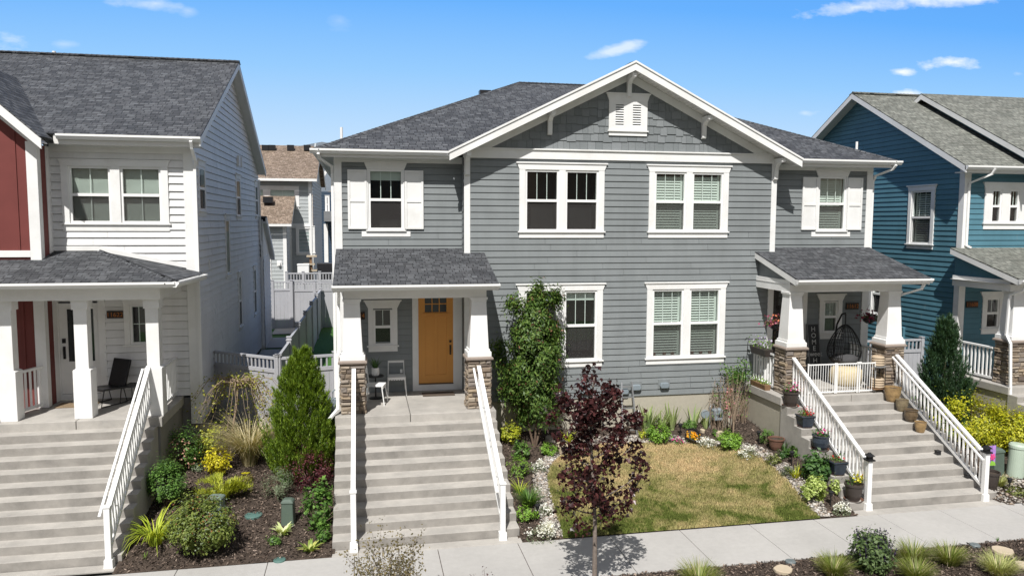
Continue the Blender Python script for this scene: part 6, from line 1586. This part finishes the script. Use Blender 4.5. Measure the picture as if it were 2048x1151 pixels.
# lawn with a curved edge and a river stone border
LB = [(1129, 1080), (1118, 1045), (1106, 1010), (1097, 975), (1095, 950), (1103, 930), (1122, 912), (1150, 899), (1190, 891), (1260, 888), (1330, 887), (1400, 889), (1448, 894), (1490, 903), (1525, 919), (1560, 948), (1592, 983), (1620, 1018), (1638, 1036)]
lawnP = [G(u, v) for u, v in LB]; lawnP[0].y = lawnP[-1].y = -3.413
poly = [(p.x, p.y) for p in lawnP]
def inside(x, y, P=poly):
    r = False; j = len(P)-1
    for i in range(len(P)):
        if (P[i][1] > y) != (P[j][1] > y) and x < (P[j][0]-P[i][0])*(y-P[i][1])/(P[j][1]-P[i][1])+P[i][0]: r = not r
        j = i
    return r
def lawnmat():
    m, t, b, o = nt('dry_lawn'); tc = N(t, 'ShaderNodeTexCoord')
    n1 = noise(t, .62, 5, .62); n2 = noise(t, 2.6, 5, .6); sx = N(t, 'ShaderNodeSeparateXYZ'); t.links.new(tc.outputs['Object'], sx.inputs[0])
    a = N(t, 'ShaderNodeMath', operation='MULTIPLY_ADD'); t.links.new(sx.outputs[1], a.inputs[0]); a.inputs[1].default_value = -.055; a.inputs[2].default_value = -.068   # greener by the sidewalk
    s = N(t, 'ShaderNodeMath', operation='ADD'); t.links.new(n1.outputs[0], s.inputs[0]); t.links.new(a.outputs[0], s.inputs[1])
    s2 = N(t, 'ShaderNodeMath', operation='MULTIPLY_ADD'); t.links.new(n2.outputs[0], s2.inputs[0]); s2.inputs[1].default_value = .7; t.links.new(s.outputs[0], s2.inputs[2])
    r = ramp(t, s2.outputs[0], [(.62, (.57, .435, .245)), (.75, (.465, .375, .195)), (.88, (.335, .30, .13)), (.99, (.20, .205, .065)), (1.0, (.12, .15, .035))])
    g = N(t, 'ShaderNodeNewGeometry'); v = ramp(t, g.outputs['Random Per Island'], [(0, (.6, .62, .55)), (.6, (1, 1, 1)), (1, (1.3, 1.25, 1.2))])
    col = mixc(t, .8, r.outputs[0], v.outputs[0], 'MULTIPLY'); t.links.new(col, b.inputs['Base Color']); b.inputs['Roughness'].default_value = .8; b.inputs['Specular IOR Level'].default_value = .1
    return m
LAWN = lawnmat()
m = MB(); cxl, cyl = 7.0, -1.3
x0l, x1l = min(p[0] for p in poly), max(p[0] for p in poly); y1l = max(p[1] for p in poly)
nx, ny = 70, 56; V, F, mp = [], [], {}
for j in range(ny):
    for i in range(nx):
        xa, xb = x0l+(x1l-x0l)*i/nx, x0l+(x1l-x0l)*(i+1)/nx; ya, yb = -3.412+(y1l+3.412)*j/ny, -3.412+(y1l+3.412)*(j+1)/ny
        if inside((xa+xb)/2, (ya+yb)/2): m.face([(x, y, gz(x, y)+.022) for x, y in ((xa, ya), (xb, ya), (xb, yb), (xa, yb))])
kind(m.build('lawn', LAWN), 'structure')
n = 150000; rng = rngof(42); bx = rng.uniform(x0l, x1l, n); by = rng.uniform(-3.411, y1l, n)
A_ = np.array(poly); ins = np.zeros(n, bool); j = len(A_)-1
for i in range(len(A_)):
    c1 = (A_[i, 1] > by) != (A_[j, 1] > by); ins ^= c1 & (bx < (A_[j, 0]-A_[i, 0])*(by-A_[i, 1])/(A_[j, 1]-A_[i, 1]+1e-12)+A_[i, 0]); j = i
bx, by = bx[ins], by[ins]; n = len(bx); bz = np.array([gz(a_, b_) for a_, b_ in zip(bx, by)])+.015
a = rng.random(n)*6.28; h = .03+.045*rng.random(n)**1.5; w = .006+.009*rng.random(n); ln = rng.normal(size=(n, 2))*.02
V = np.empty((n, 3, 3)); V[:, 0] = np.stack([bx-np.cos(a)*w, by-np.sin(a)*w, bz], 1); V[:, 1] = np.stack([bx+np.cos(a)*w, by+np.sin(a)*w, bz], 1); V[:, 2] = np.stack([bx+ln[:, 0], by+ln[:, 1], bz+h], 1)
o = kind(nmesh('lawn_grass', V.reshape(-1, 3), np.arange(n*3).reshape(n, 3), LAWN), 'stuff'); tag(o, 'short dry tan and green grass of the curved front lawn', 'grass')
# river stones
PEB = isl('river_stone', [(0, (.10, .095, .09)), (.2, (.34, .31, .27)), (.45, (.52, .48, .43)), (.6, (.20, .18, .165)), (.8, (.36, .28, .21)), (1, (.66, .64, .62))], .6, .2, 30)
def pebbles(name, label, line, wid, dens, rmin=.016, rmax=.045):
    V, F, off = [], [], 0; rg = rngof(len(line)+int(dens))
    ico = np.array([(0, 0, 1), (0, 0, -1)]+[(math.cos(k*math.pi/3), math.sin(k*math.pi/3), .35*(1 if k % 2 else -1)) for k in range(6)])
    fi = np.array([[0, 2+k, 2+(k+1) % 6] for k in range(6)]+[[1, 2+(k+1) % 6, 2+k] for k in range(6)])
    for a, b in zip(line[:-1], line[1:]):
        L = math.dist(a[:2], b[:2]); d = np.array([b[0]-a[0], b[1]-a[1]])/max(L, 1e-6); nrm = np.array([-d[1], d[0]])
        for _ in range(int(L*wid*dens)):
            t_ = rg.random(); s = rg.normal()*.33; s = max(-.6, min(.6, s)); x, y = np.array(a[:2])+d*L*t_+nrm*s*wid
            r = rmin+(rmax-rmin)*rg.random()**2; sc = np.array([r*(.8+.6*rg.random()), r*(.8+.5*rg.random()), r*.62])
            q = rg.random()*6.28; M_ = np.array([[math.cos(q), -math.sin(q), 0], [math.sin(q), math.cos(q), 0], [0, 0, 1]])
            V.append((ico*(1+rg.normal(size=(8, 1))*.12)*sc)@M_.T+np.array([x, y, gz(x, y)+.012+r*.35])); F.append(fi+off); off += 8
    o = kind(nmesh(name, np.concatenate(V), np.concatenate(F), PEB), 'stuff'); return tag(o, label, 'gravel')
bl = []
for i, (u, v) in enumerate(LB):
    p = lawnP[i]; pa, pb = lawnP[max(i-1, 0)], lawnP[min(i+1, len(LB)-1)]; d = Vector((pb.x-pa.x, pb.y-pa.y)).normalized(); nv = Vector((-d.y, d.x)); bl.append((p.x+nv.x*.16, p.y+nv.y*.16))
bl[0] = (bl[0][0], -3.36); bl[-1] = (bl[-1][0], -3.36)
pebbles('river_gravel', 'band of pale river stones curving round the dry lawn', bl, .27, 1500)
pebbles('river_gravel', 'loose pale stones beside the marker post at the right edge', [tuple(G(1990, 1000)[:2]), tuple(G(2046, 962)[:2])], .8, 300)
# bark chips
CHIP = isl('bark_chip', [(0, (.026, .019, .016)), (.45, (.07, .051, .041)), (.8, (.185, .135, .104)), (1, (.38, .30, .245))], .9)
def chips(label, x0, x1, y0, y1, n, seed, flat=None, avoid=None):
    rg = rngof(seed); x = rg.uniform(x0, x1, n); y = rg.uniform(y0, y1, n)
    if avoid: k = np.array([not inside(a, b) for a, b in zip(x, y)]); x, y = x[k], y[k]; n = len(x)
    z = np.array([gz(a, b) for a, b in zip(x, y)]) if flat is None else np.full(n, flat)
    P = np.stack([x, y, z+.012+.014*rg.random(n)], 1); V, F = leaves(P, .05, rg, .42, 1.6, var=.6, fold=.25)
    o = kind(nmesh('mulch_chips', V, F, CHIP), 'stuff'); tag(o, label, 'mulch')
chips('dark bark mulch of the bed between the two houses', -3.74, -.15, -3.39, 2.8, 15000, 1)
chips('dark bark mulch around the dry lawn', 3.36, 10.4, -3.39, 1.5, 15000, 2, avoid=True)
chips('dark bark mulch right of the potted stairs', 14.0, 17, -3.39, 2.5, 8000, 3)
chips('dark bark mulch of the street strip', 3.6, 15, -6.6, -5.0, 15000, 4, flat=-.014)
chips('dark bark mulch of the street strip below the gray stairs', -4, 3.6, -6.0, -5.0, 4000, 5, flat=-.014)
def flagstone(px, py, w, d, label, mat=ROCKT, h=.05, rz=0, seed=1):
    q = G(px, py); k = pxm(q); rr = random.Random(seed); n = 9; pts = [(w*k/2*math.cos(2*math.pi*i/n)*rr.uniform(.85, 1.15), d*k*1.4*math.sin(2*math.pi*i/n)*rr.uniform(.85, 1.15)) for i in range(n)]
    m = MB(); m.prism(pts, -.02, h, 'uw'); o = tag(m.build('flat_stone', mat, None, bevel=.015), label, 'stone', 'flat garden stones'); o.location = q; o.rotation_euler = (rad(4), rad(3), rz)
flagstone(1125, 898, 25, 15, 'tan flat stone leaning near the columnar tree', h=.12, seed=2)
flagstone(1101, 880, 22, 10, 'gray flat stone under the columnar tree', ROCKG, .09, seed=3)
flagstone(1444, 874, 22, 10, 'tan stone between the white flowers and the bare shrub', h=.13, seed=4)
flagstone(1405, 863, 10, 5, 'small tan stone near the iris', h=.07, seed=9)
flagstone(1567, 1141, 38, 12, 'tan stepping stone in the street strip left of the grass tufts', seed=5)
flagstone(2005, 1103, 44, 13, 'tan stepping stone behind the right grass tuft', seed=6)
flagstone(2045, 1131, 34, 10, 'tan stepping stone cut by the right edge', seed=7)
q = G(492, 947); m = MB(); m.prism([(-.1, 0), (-.03, .05), (.09, .02), (.06, -.04), (-.04, -.05)], .015, .03, 'uw'); o = tag(m.build('fallen_leaf', YELLOW, None), 'single big yellow fallen leaf on the mulch', 'leaf'); o.location = q

# ------------------------------------------------------------------ fences
def fence_run(name, label, p0, p1, zt, zb, opentop=.3, npost=2, grp=None, fence=FENCE, zt1=None):
    p0, p1 = Vector((p0[0], p0[1], 0)), Vector((p1[0], p1[1], 0)); d = p1-p0; L = d.length; u = d/L; w = Vector((u.y, -u.x, 0)); zt1 = zt if zt1 is None else zt1
    t = thing(name, label, 'fence', (p0.x, p0.y, zb), group=grp); f = Fr(p0, u, w); sl = (zt1-zt)/L
    m = MB(f); n = max(2, int(L/.15)); zz = lambda q: zt+sl*q
    for k in range(n): a, b = L*k/n+.003, L*(k+1)/n-.003; m.prism([(a, zb), (b, zb), (b, zz(b)-opentop-.05), (a, zz(a)-opentop-.05)], -.012-.004*(k % 2), .012)
    m.build('board_panel', fence, t)
    for z, h in ((0, .06), (-opentop, .09)) if opentop else ((0, .09),):
        m = MB(f); m.prism([(0, zz(0)+z-h), (L, zz(L)+z-h), (L, zz(L)+z), (0, zz(0)+z)], -.035, .035); m.build('rail', fence, t)
    m = MB(f); m.prism([(0, zb+.05), (L, zb+.05), (L, zb+.18), (0, zb+.18)], -.03, .03); m.build('rail', fence, t)
    if opentop:
        m = MB(f); n = int(L/.13)
        for k in range(n): a = L*(k+.5)/n; m.box(a-.02, a+.02, -.018, .018, zz(a)-opentop-.01, zz(a)-.03)
        m.build('picket', fence, t)
    for k in range(npost):
        a = L*k/max(npost-1, 1); m = MB(f); m.box(a-.06, a+.06, -.06, .06, zb-.05, zz(a)+.04); m.box(a-.075, a+.075, -.075, .075, zz(a)+.04, zz(a)+.065); m.build('post', fence, t)
    return t
ZF = 2.70
fa, fm, fc = at(417, 699, z=ZF), at(555, 714, z=ZF), at(670, 707, z=ZF)
fence_run('yard_fence', 'pale gray fence with open pickets on top, from the white house to the corner post', (fa.x, fa.y), (fm.x, fm.y), ZF, .75)
fence_run('yard_fence', 'pale gray picket topped fence from the corner post to the gray house', (fm.x, fm.y), (fc.x, fc.y), ZF, .75)
# stepped side fence between the two back yards
px_, py_ = fm.x, fm.y; ye = 17.0
t0 = None
nseg = 6
for k in range(nseg):
    ya, yb = py_+(ye-py_)*k/nseg, py_+(ye-py_)*(k+1)/nseg; z = ZF-.0+.07*k
    fence_run('side_fence', ('nearest', 'second', 'third', 'fourth', 'fifth', 'farthest')[k]+' section of the solid gray fence between the two back yards', (px_+.04*k, ya+.08), (px_+.04*(k+1), yb), z, .7, 0, 2, 'sections of the dividing fence')
zb_ = at(600, 632, y=17.2).z
zt_ = at(600, 564, y=17.2).z
xa, xb, xc = at(546, 600, y=17.2).x, at(586, 600, y=17.2).x, at(672, 600, y=17.2).x
fence_run('yard_fence', 'pale gray picket topped fence across the end of the back yard', (xb, 17.2), (xc, 17.2), zt_, .9, .32, 3)
fence_run('garden_gate', 'gray gate in shade beside the end of the white house', (xa, 17.1), (xb-.05, 17.1), zt_+.05, .9, .32, 2)
y = 20.0; fence_run('yard_fence', 'pale low fence with open pickets of the yard behind', (at(573, 550, y=y).x, y), (at(672, 550, y=y).x, y), at(600, 545, y=y).z, 1.2, .34, 4)
xa, xb = at(1728, 690, y=3.2).x, at(1844, 690, y=3.2).x
fence_run('yard_fence', 'pale gray picket topped fence between the gray porch and the teal house', (14.3, 3.2), (XT-.02 if xb > XT else xb, 3.2), at(1800, 678, y=3.2).z, .7, .32, 3)
q = at(1812, 652, y=4.2); m = MB(); m.box(q.x-.25, q.x+.25, 4.0, 4.5, 1.0, q.z); tag(m.build('utility_cabinet', TEALF, None, bevel=.02), 'teal painted cabinet behind the right fence', 'cabinet')
q = at(665, 812, y=1.0); m = MB(); m.box(q.x-.14, q.x+.10, 1.2, 1.4, gz(0, 1.0), q.z+.12); m.tube([(q.x, 1.2, q.z+.1), (q.x, 1.2, q.z+.3), (q.x+.05, 1.3, q.z+.33)], .02, 6); tag(m.build('utility_meter', GALV, None, bevel=.01), 'gray utility meter at the corner of the gray house', 'meter')
# white house rear wing
Yr0 = 12.7
lz = 5.0
wing = D.objects['white_red_house']
pk = at(536, 432, y=13.2); ef = at(549, 510, y=15.5)
xw = -3.05; P1, P2 = at(533, 432, x=xw), at(549, 509, x=xw); ry, rz_ = P1.y+.02, P1.z; ye_, ze_ = P2.y, P2.z; yq = 12.66
m = MB(rightw(xw-.15)); siding(m, yq, ye_-.3, 1.0, ze_+.05, .174); m.build('rear_wing_siding', WSID, wing)
m = MB(); m.box(-6, xw-.16, yq, ye_-.3, .5, ze_); m.build('rear_wing_wall', WSID, wing)
m = MB()
sw_ = (rz_-ze_)/(ye_-ry); zq = rz_-sw_*(ry-yq)
roofface(m, [(-6, yq, zq), (xw, yq, zq), (xw, ry, rz_), (-6, ry, rz_)], (-6, yq, zq), (xw, yq, zq)); roofface(m, [(-6, ye_, ze_), (xw, ye_, ze_), (xw, ry, rz_), (-6, ry, rz_)], (-6, ye_, ze_), (xw, ye_, ze_)); m.build('rear_roof', SHG, wing, solid=.03)
m = MB(); rakeboard(m, (yq, zq-.03), (ry, rz_-.03), .22, xw-.035, xw+.01, 'x'); rakeboard(m, (ry, rz_), (ye_, ze_), .22, xw-.035, xw+.01, 'x'); m.prism([(yq, ze_-.05), (ye_-.3, ze_-.05), (ye_-.3, ze_+.05), (ry, rz_-.12), (yq, zq-.12)], xw-.18, xw-.14, 'wz'); m.build('rear_rake_board', WHITE, wing)
m = MB(); m.prism([(yq, zq-.19), (ry, rz_-.19), (ye_, ze_-.19), (ye_, ze_-.215), (ry, rz_-.215), (yq, zq-.215)], xw-.15, xw-.036, 'wz'); m.build('rear_soffit', SOFFIT, wing)

# ------------------------------------------------------------------ houses behind
def back_house():
    y0 = 27.0; e = at(632, 357, y=y0); h = thing('blue_gray_house', 'pale blue gray house with a brown shingle roof behind the back yards', 'house', (-5, y0, 1))
    xr = e.x-.25; xl = -14; zt = e.z-.15; f = front(y0+.5)
    w = [(at(528, 380, y=y0+.5).x-1.6, at(598, 380, y=y0+.5).x, at(560, 412, y=y0+.5).z, at(560, 378, y=y0+.5).z)]
    m = MB(f); siding(m, xl, xr, 1.2, zt, .2, [(a+.1, b-.1, c_, d_) for a, b, c_, d_ in w]); m.build('front_siding', BLUEG, h)
    m = MB(rightw(xr)); siding(m, y0+.5, y0+10, 1.2, zt+.2, .2); m.build('side_siding', BLUEG, h)
    m = MB(); m.prism([(y0+.5, zt), (y0+10, zt), (y0+5.25, zt+2.6)], xr-.1, xr, 'wz'); m.build('gable_wall', BLUEG, h)
    window(h, f, *w[0], n=2, jamb=.2, mull=.3, head=.15, flare=0, apron=.12, cols=1, blind='half')
    w2 = (at(592, 480, y=y0+.5).x, at(630, 480, y=y0+.5).x, at(610, 505, y=y0+.5).z, at(610, 457, y=y0+.5).z); window(h, front(y0+.47), *w2, n=1, jamb=.12, head=.12, flare=0, apron=.1, cols=0, single=True, blind='mini')
    m = MB(); ze = e.z; ry = y0+5.2; rz = at(580, 291, y=ry).z
    roofface(m, [(xl, y0, ze), (xr+.3, y0, ze), (xr+.3, ry, rz), (xl, ry, rz)], (xl, y0, ze), (xr, y0, ze)); roofface(m, [(xl, 2*ry-y0, ze), (xr+.3, 2*ry-y0, ze), (xr+.3, ry, rz), (xl, ry, rz)], (xl, 2*ry-y0, ze), (xr, 2*ry-y0, ze)); r = m.build('roof', SHB, h, solid=.04)
    m = MB(); m.box(xl, xr+.3, y0-.1, y0, ze-.16, ze-.02); rakeboard(m, (y0, ze-.03), (ry, rz-.03), .2, xr+.26, xr+.30, 'x'); rakeboard(m, (ry, rz-.03), (2*ry-y0, ze-.03), .2, xr+.26, xr+.3, 'x'); m.build('fascia', WHITE, r)
    for u in (532, 545, 582, 615): q = at(u, 292, y=ry-.6); m = MB(); m.box(q.x-.2, q.x+.2, ry-1, ry-.6, q.z-.3, q.z+.03); m.build('roof_vent', BLACKP, r)
    m = MB(f); m.box(xr-.22, xr, 0, .04, 1.2, zt); m.box(xl, xr, 0, .05, at(600, 447, y=y0+.5).z-.25, at(600, 447, y=y0+.5).z); m.build('corner_board', WHITE, h)
    downspout(h, [(xr-.1, y0+.4, zt), (xr-.1, y0+.4, 1.2)], .09, VINYL)
    # garage in front
    y1 = 24.0; g = thing('garage', 'small blue gray garage with a brown roof in front of the taller back house', 'garage', (-4, y1, 1))
    e2 = at(577, 447, y=y1); xg = at(575, 450, y=y1).x; ze = e2.z; ry = y1+2.6; rz = at(560, 392, y=ry).z
    m = MB(front(y1+.4)); siding(m, -10, xg-.1, 1.2, ze-.1, .2); m.build('front_siding', BLUEG, g); m = MB(rightw(xg-.1)); siding(m, y1+.4, y1+5, 1.2, ze, .2); m.build('side_siding', BLUEG, g)
    m = MB(); m.prism([(y1+.4, ze-.1), (y1+5, ze-.1), (ry, rz-.1)], xg-.2, xg-.1, 'wz'); m.build('gable_wall', BLUEG, g)
    m = MB(); roofface(m, [(-10, y1, ze), (xg+.2, y1, ze), (xg+.2, ry, rz), (-10, ry, rz)], (-10, y1, ze), (xg, y1, ze)); roofface(m, [(-10, 2*ry-y1, ze), (xg+.2, 2*ry-y1, ze), (xg+.2, ry, rz), (-10, ry, rz)], (-10, 2*ry-y1, ze), (xg, 2*ry-y1, ze)); r = m.build('roof', SHB, g, solid=.04)
    m = MB(); m.box(-10, xg+.2, y1-.1, y1, ze-.14, ze-.02); rakeboard(m, (y1, ze-.03), (ry, rz-.03), .18, xg+.16, xg+.2, 'x'); rakeboard(m, (ry, rz-.03), (2*ry-y1, ze-.03), .18, xg+.16, xg+.2, 'x'); m.build('fascia', WHITE, r)
    q = at(536, 398, y=y1+1.6); m = MB(); m.box(q.x-.25, q.x+.25, y1+1.5, y1+1.9, q.z-.2, q.z+.12); m.build('roof_vent', BLACKP, r)
    m = MB(front(y1+.4)); m.box(xg-.28, xg-.1, 0, .04, 1.2, ze-.1); q = at(559, 526, y=y1+.4); m.build('corner_board', WHITE, g)
    m = MB(front(y1+.4)); m.box(q.x-.12, q.x+.12, .02, .05, q.z-.15, q.z+.15); m.box(q.x-.05, q.x+.05, .05, .16, q.z-.12, q.z+.06); m.build('wall_light', WHITE, g)
    q0, q1 = at(541, 545, y=y1+.4), at(541, 515, y=y1+.4); m = MB(front(y1+.4)); m.box(q0.x-.5, q0.x+.05, .02, .06, 1.3, q1.z); m.build('door_frame', WHITE, g)
back_house()
y = 46.0; q = at(655, 400, y=y); h = thing('navy_house', 'dark navy house with white trim far behind the gray house', 'house', (q.x, y, 1)); x1 = at(668, 400, y=y).x+1.5; x0 = at(640, 400, y=y).x; zt = at(655, 383, y=y).z
m = MB(front(y)); siding(m, x0, x1, 1, zt, .22); m.build('front_siding', NAVY, h)
m = MB(); m.prism([(x0-.4, zt+.3), ((x0+x1)/2-.5, zt+2.2), (x1+.5, zt-.4), (x1+.5, zt-.8), ((x0+x1)/2-.5, zt+1.8), (x0-.4, zt-.1)], y-.4, y-.3); m.build('rake_board', WHITE, h)
w = (at(650, 400, y=y).x, at(659, 400, y=y).x, at(655, 422, y=y).z, at(655, 395, y=y).z); window(h, front(y), *w, n=1, jamb=.15, head=.15, flare=0, apron=.12, cols=0, rows=0)
m = MB(); b0, b1 = at(648, 440, y=y-1.5), at(664, 440, y=y-1.5); m.box(b0.x, b1.x+.8, y-1.6, y-.0, b0.z-.1, b0.z+.7); m.build('balcony', GSTEEL, h)
m = MB(front(y)); m.box(at(648, 470, y=y).x, at(656, 470, y=y).x, .02, .1, 1, at(650, 440, y=y).z-.3); m.build('porch_post', WHITE, h)
# odds and ends of the far yard
y = 22.5
q = at(607, 538, y=y); m = MB(); m.box(q.x-.28, q.x+.28, y-.2, y+.2, q.z-.25, q.z+.2); m.box(q.x-.3, q.x+.3, y-.22, y+.22, q.z+.2, q.z+.27); tag(m.build('storage_box', WHITE, None, bevel=.02), 'white plastic storage box by the far house', 'storage box')
q = at(622, 530, y=y+.3); t = thing('cat_tower', 'wooden tiered stand with green and tan shelves in the far yard', 'stand', (q.x, y+.3, 1.2))
m = MB(); m.box(q.x-.06, q.x+.06, y+.2, y+.3, 1.2, q.z+.45); m.build("post", WOOD, t)
for a, b, z0, z1 in ((-.38, .2, .02, .09), (-.2, .3, .42, .5), (-.3, .3, -.3, -.22)): m = MB(); m.box(q.x+a, q.x+b, y+.1, y+.5, q.z+z0, q.z+z1); m.build('shelf', ROCKT, t)
q = at(650, 525, y=24.5); m = MB(); m.box(q.x-.4, q.x+.4, 24.2, 24.9, 1.2, q.z+.0); tag(m.build('air_conditioner', BLACKP, None, bevel=.03), 'dark air conditioner unit beside the far house', 'air conditioner')

# ------------------------------------------------------------------ hills, sky, light
def hills(name, mat, dist, pts, base=-20, thick=500):
    m = MB()
    V = []; 
    for a, h in pts: V.append((math.sin(a)*dist, math.cos(a)*dist, h))
    n = len(V)
    for i in range(n-1):
        x0, y0, h0 = V[i]; x1, y1, h1 = V[i+1]; k = 1.6
        m.face([(x0*.75, y0*.75, -1), (x1*.75, y1*.75, -1), (x1, y1, h1), (x0, y0, h0)]); m.face([(x0, y0, h0), (x1, y1, h1), (x1*1.4, y1*1.4, base), (x0*1.4, y0*1.4, base)])
    return kind(m.build(name, mat), 'structure')
rr = random.Random(3)
hp = []
for k in range(-40, 41):
    a = k/40*math.pi; d = abs(a-YAW*.0+.05)
    front_h = 34+10*math.sin(k*1.3)+6*rr.random()
    back_h = 150+60*math.sin(k*.9)+40*rr.random()
    w = max(0, min(1, (d-.9)/.7)); hp.append((a, front_h*(1-w)+back_h*w))
hills('hills', HILL, 700, hp)
hills('far_hills', HILLD, 1300, [(-.22, 60), (-.12, 118), (-.05, 138), (-.02, 132), (.02, 112), (.12, 90), (.3, 60)])

SUNV = Vector((.37, 1.0, -1.40)).normalized()
sl = D.lights.new('sun', 'SUN'); sl.energy = 4.55; sl.angle = rad(.53); sl.color = (1, .97, .925)
so = D.objects.new('sun', sl); COL.objects.link(so); so.rotation_euler = (-SUNV).to_track_quat('Z', 'Y').to_euler(); so.location = (-10, -40, 50)
w = D.worlds.new('World'); scene.world = w; w.use_nodes = True; t = w.node_tree; t.nodes.clear()
out = N(t, 'ShaderNodeOutputWorld'); bg = N(t, 'ShaderNodeBackground'); sky = N(t, 'ShaderNodeTexSky', sky_type='NISHITA', sun_disc=False)
sky.sun_elevation = math.asin(-SUNV.z); sky.sun_rotation = math.atan2(-SUNV.x, -SUNV.y) % (2*math.pi); sky.altitude = 1400; sky.air_density = 1.0; sky.dust_density = .35; sky.ozone_density = 2.2
tc = N(t, 'ShaderNodeTexCoord'); sp_ = N(t, 'ShaderNodeSeparateXYZ'); t.links.new(tc.outputs['Generated'], sp_.inputs[0])
def mth(op, a, b=None, c=None, clamp=False):
    n = N(t, 'ShaderNodeMath', operation=op, use_clamp=clamp)
    for i, v in enumerate((a, b, c)):
        if v is None: continue
        if hasattr(v, 'links'): t.links.new(v, n.inputs[i])
        else: n.inputs[i].default_value = v
    return n.outputs[0]
yc = mth('MAXIMUM', sp_.outputs[1], .05)
gx_ = mth('DIVIDE', sp_.outputs[0], yc); gz_ = mth('DIVIDE', sp_.outputs[2], yc)
cv = N(t, 'ShaderNodeCombineXYZ'); t.links.new(gx_, cv.inputs[0]); t.links.new(gz_, cv.inputs[1])
nz = N(t, 'ShaderNodeTexNoise', i_Scale=9.0, i_Detail=9, i_Roughness=.6); mpn = N(t, 'ShaderNodeMapping'); mpn.inputs['Scale'].default_value = (1, 2.2, 1); t.links.new(cv.outputs[0], mpn.inputs[0]); t.links.new(mpn.outputs[0], nz.inputs['Vector'])
nzz = mth('SUBTRACT', nz.outputs[0], .5)
tot = None
CL = [(1905, 126, 78, 17, 0, .95), (1803, 144, 27, 9, 0, .75), (1815, 190, 52, 13, 0, .95), (1235, 99, 62, 10, .30, .5), (1610, 226, 30, 10, 0, .35), (1720, 14, 105, 20, .12, .7), (1950, 0, 170, 16, .05, .7), (20, 82, 58, 26, 0, .6), (310, 8, 70, 16, 0, .45), (378, 22, 24, 14, 0, .25), (2035, 147, 26, 8, 0, .25), (130, 88, 26, 9, 0, .2), (680, 42, 26, 16, 0, .15)]
for (u, v, ru, rv, rot, st) in CL:
    d = ray(u, v); cx_, cz_ = d.x/d.y, d.z/d.y; s = 1/FPX
    dx = mth('SUBTRACT', gx_, cx_); dz = mth('SUBTRACT', gz_, cz_); c0, s0 = math.cos(rot), math.sin(rot)
    ux = mth('MULTIPLY', mth('ADD', mth('MULTIPLY', dx, c0), mth('MULTIPLY', dz, s0)), 1/(ru*s)); uz = mth('MULTIPLY', mth('SUBTRACT', mth('MULTIPLY', dz, c0), mth('MULTIPLY', dx, s0)), 1/(rv*s))
    r2 = mth('SQRT', mth('ADD', mth('MULTIPLY', ux, ux), mth('MULTIPLY', uz, uz)))
    e = mth('SUBTRACT', mth('ADD', 1.0, mth('MULTIPLY', nzz, 4.6)), r2)
    mval = mth('MULTIPLY', mth('MULTIPLY', e, .95, clamp=True), st); mval = mth('MULTIPLY', mval, mth('LESS_THAN', r2, 2.4))
    tot = mval if tot is None else mth('MAXIMUM', tot, mval)
tot = mth('MULTIPLY', tot, mth('GREATER_THAN', sp_.outputs[1], .06))
hs = N(t, 'ShaderNodeHueSaturation'); hs.inputs['Saturation'].default_value = SKYSAT; hs.inputs['Value'].default_value = SKYVAL; t.links.new(sky.outputs[0], hs.inputs['Color'])
el = N(t, 'ShaderNodeMapRange'); el.inputs['From Max'].default_value = .6; t.links.new(gz_, el.inputs[0])
rk = ramp(t, el.outputs[0], [(p_/.6, tuple(q/10 for q in c_)) for p_, c_ in SKYRAMP]); sk = N(t, 'ShaderNodeVectorMath', operation='SCALE'); t.links.new(rk.outputs[0], sk.inputs[0]); sk.inputs['Scale'].default_value = 10/SKYSTR
nf = mth('MULTIPLY', mth('SUBTRACT', sp_.outputs[1], .42), 4.5, clamp=True); mxs = N(t, 'ShaderNodeMix', data_type='RGBA'); t.links.new(nf, mxs.inputs[0]); t.links.new(hs.outputs[0], mxs.inputs[6]); t.links.new(sk.outputs[0], mxs.inputs[7])
mx = N(t, 'ShaderNodeMix', data_type='RGBA'); t.links.new(tot, mx.inputs[0]); t.links.new(mxs.outputs[2], mx.inputs[6]); mx.inputs[7].default_value = (CLOUD, CLOUD*.99, CLOUD*.99, 1)
t.links.new(mx.outputs[2], bg.inputs[0]); bg.inputs[1].default_value = SKYSTR; t.links.new(bg.outputs[0], out.inputs[0])
scene.view_settings.view_transform = 'Standard'; scene.view_settings.look = 'None'; scene.view_settings.gamma = 1; scene.view_settings.exposure = EXPO
scene.view_settings.use_curve_mapping = False
cy_ = scene.cycles if hasattr(scene, 'cycles') else None
if cy_:
    cy_.max_bounces = 8; cy_.transparent_max_bounces = 12; cy_.use_denoising = True; cy_.sample_clamp_indirect = 6
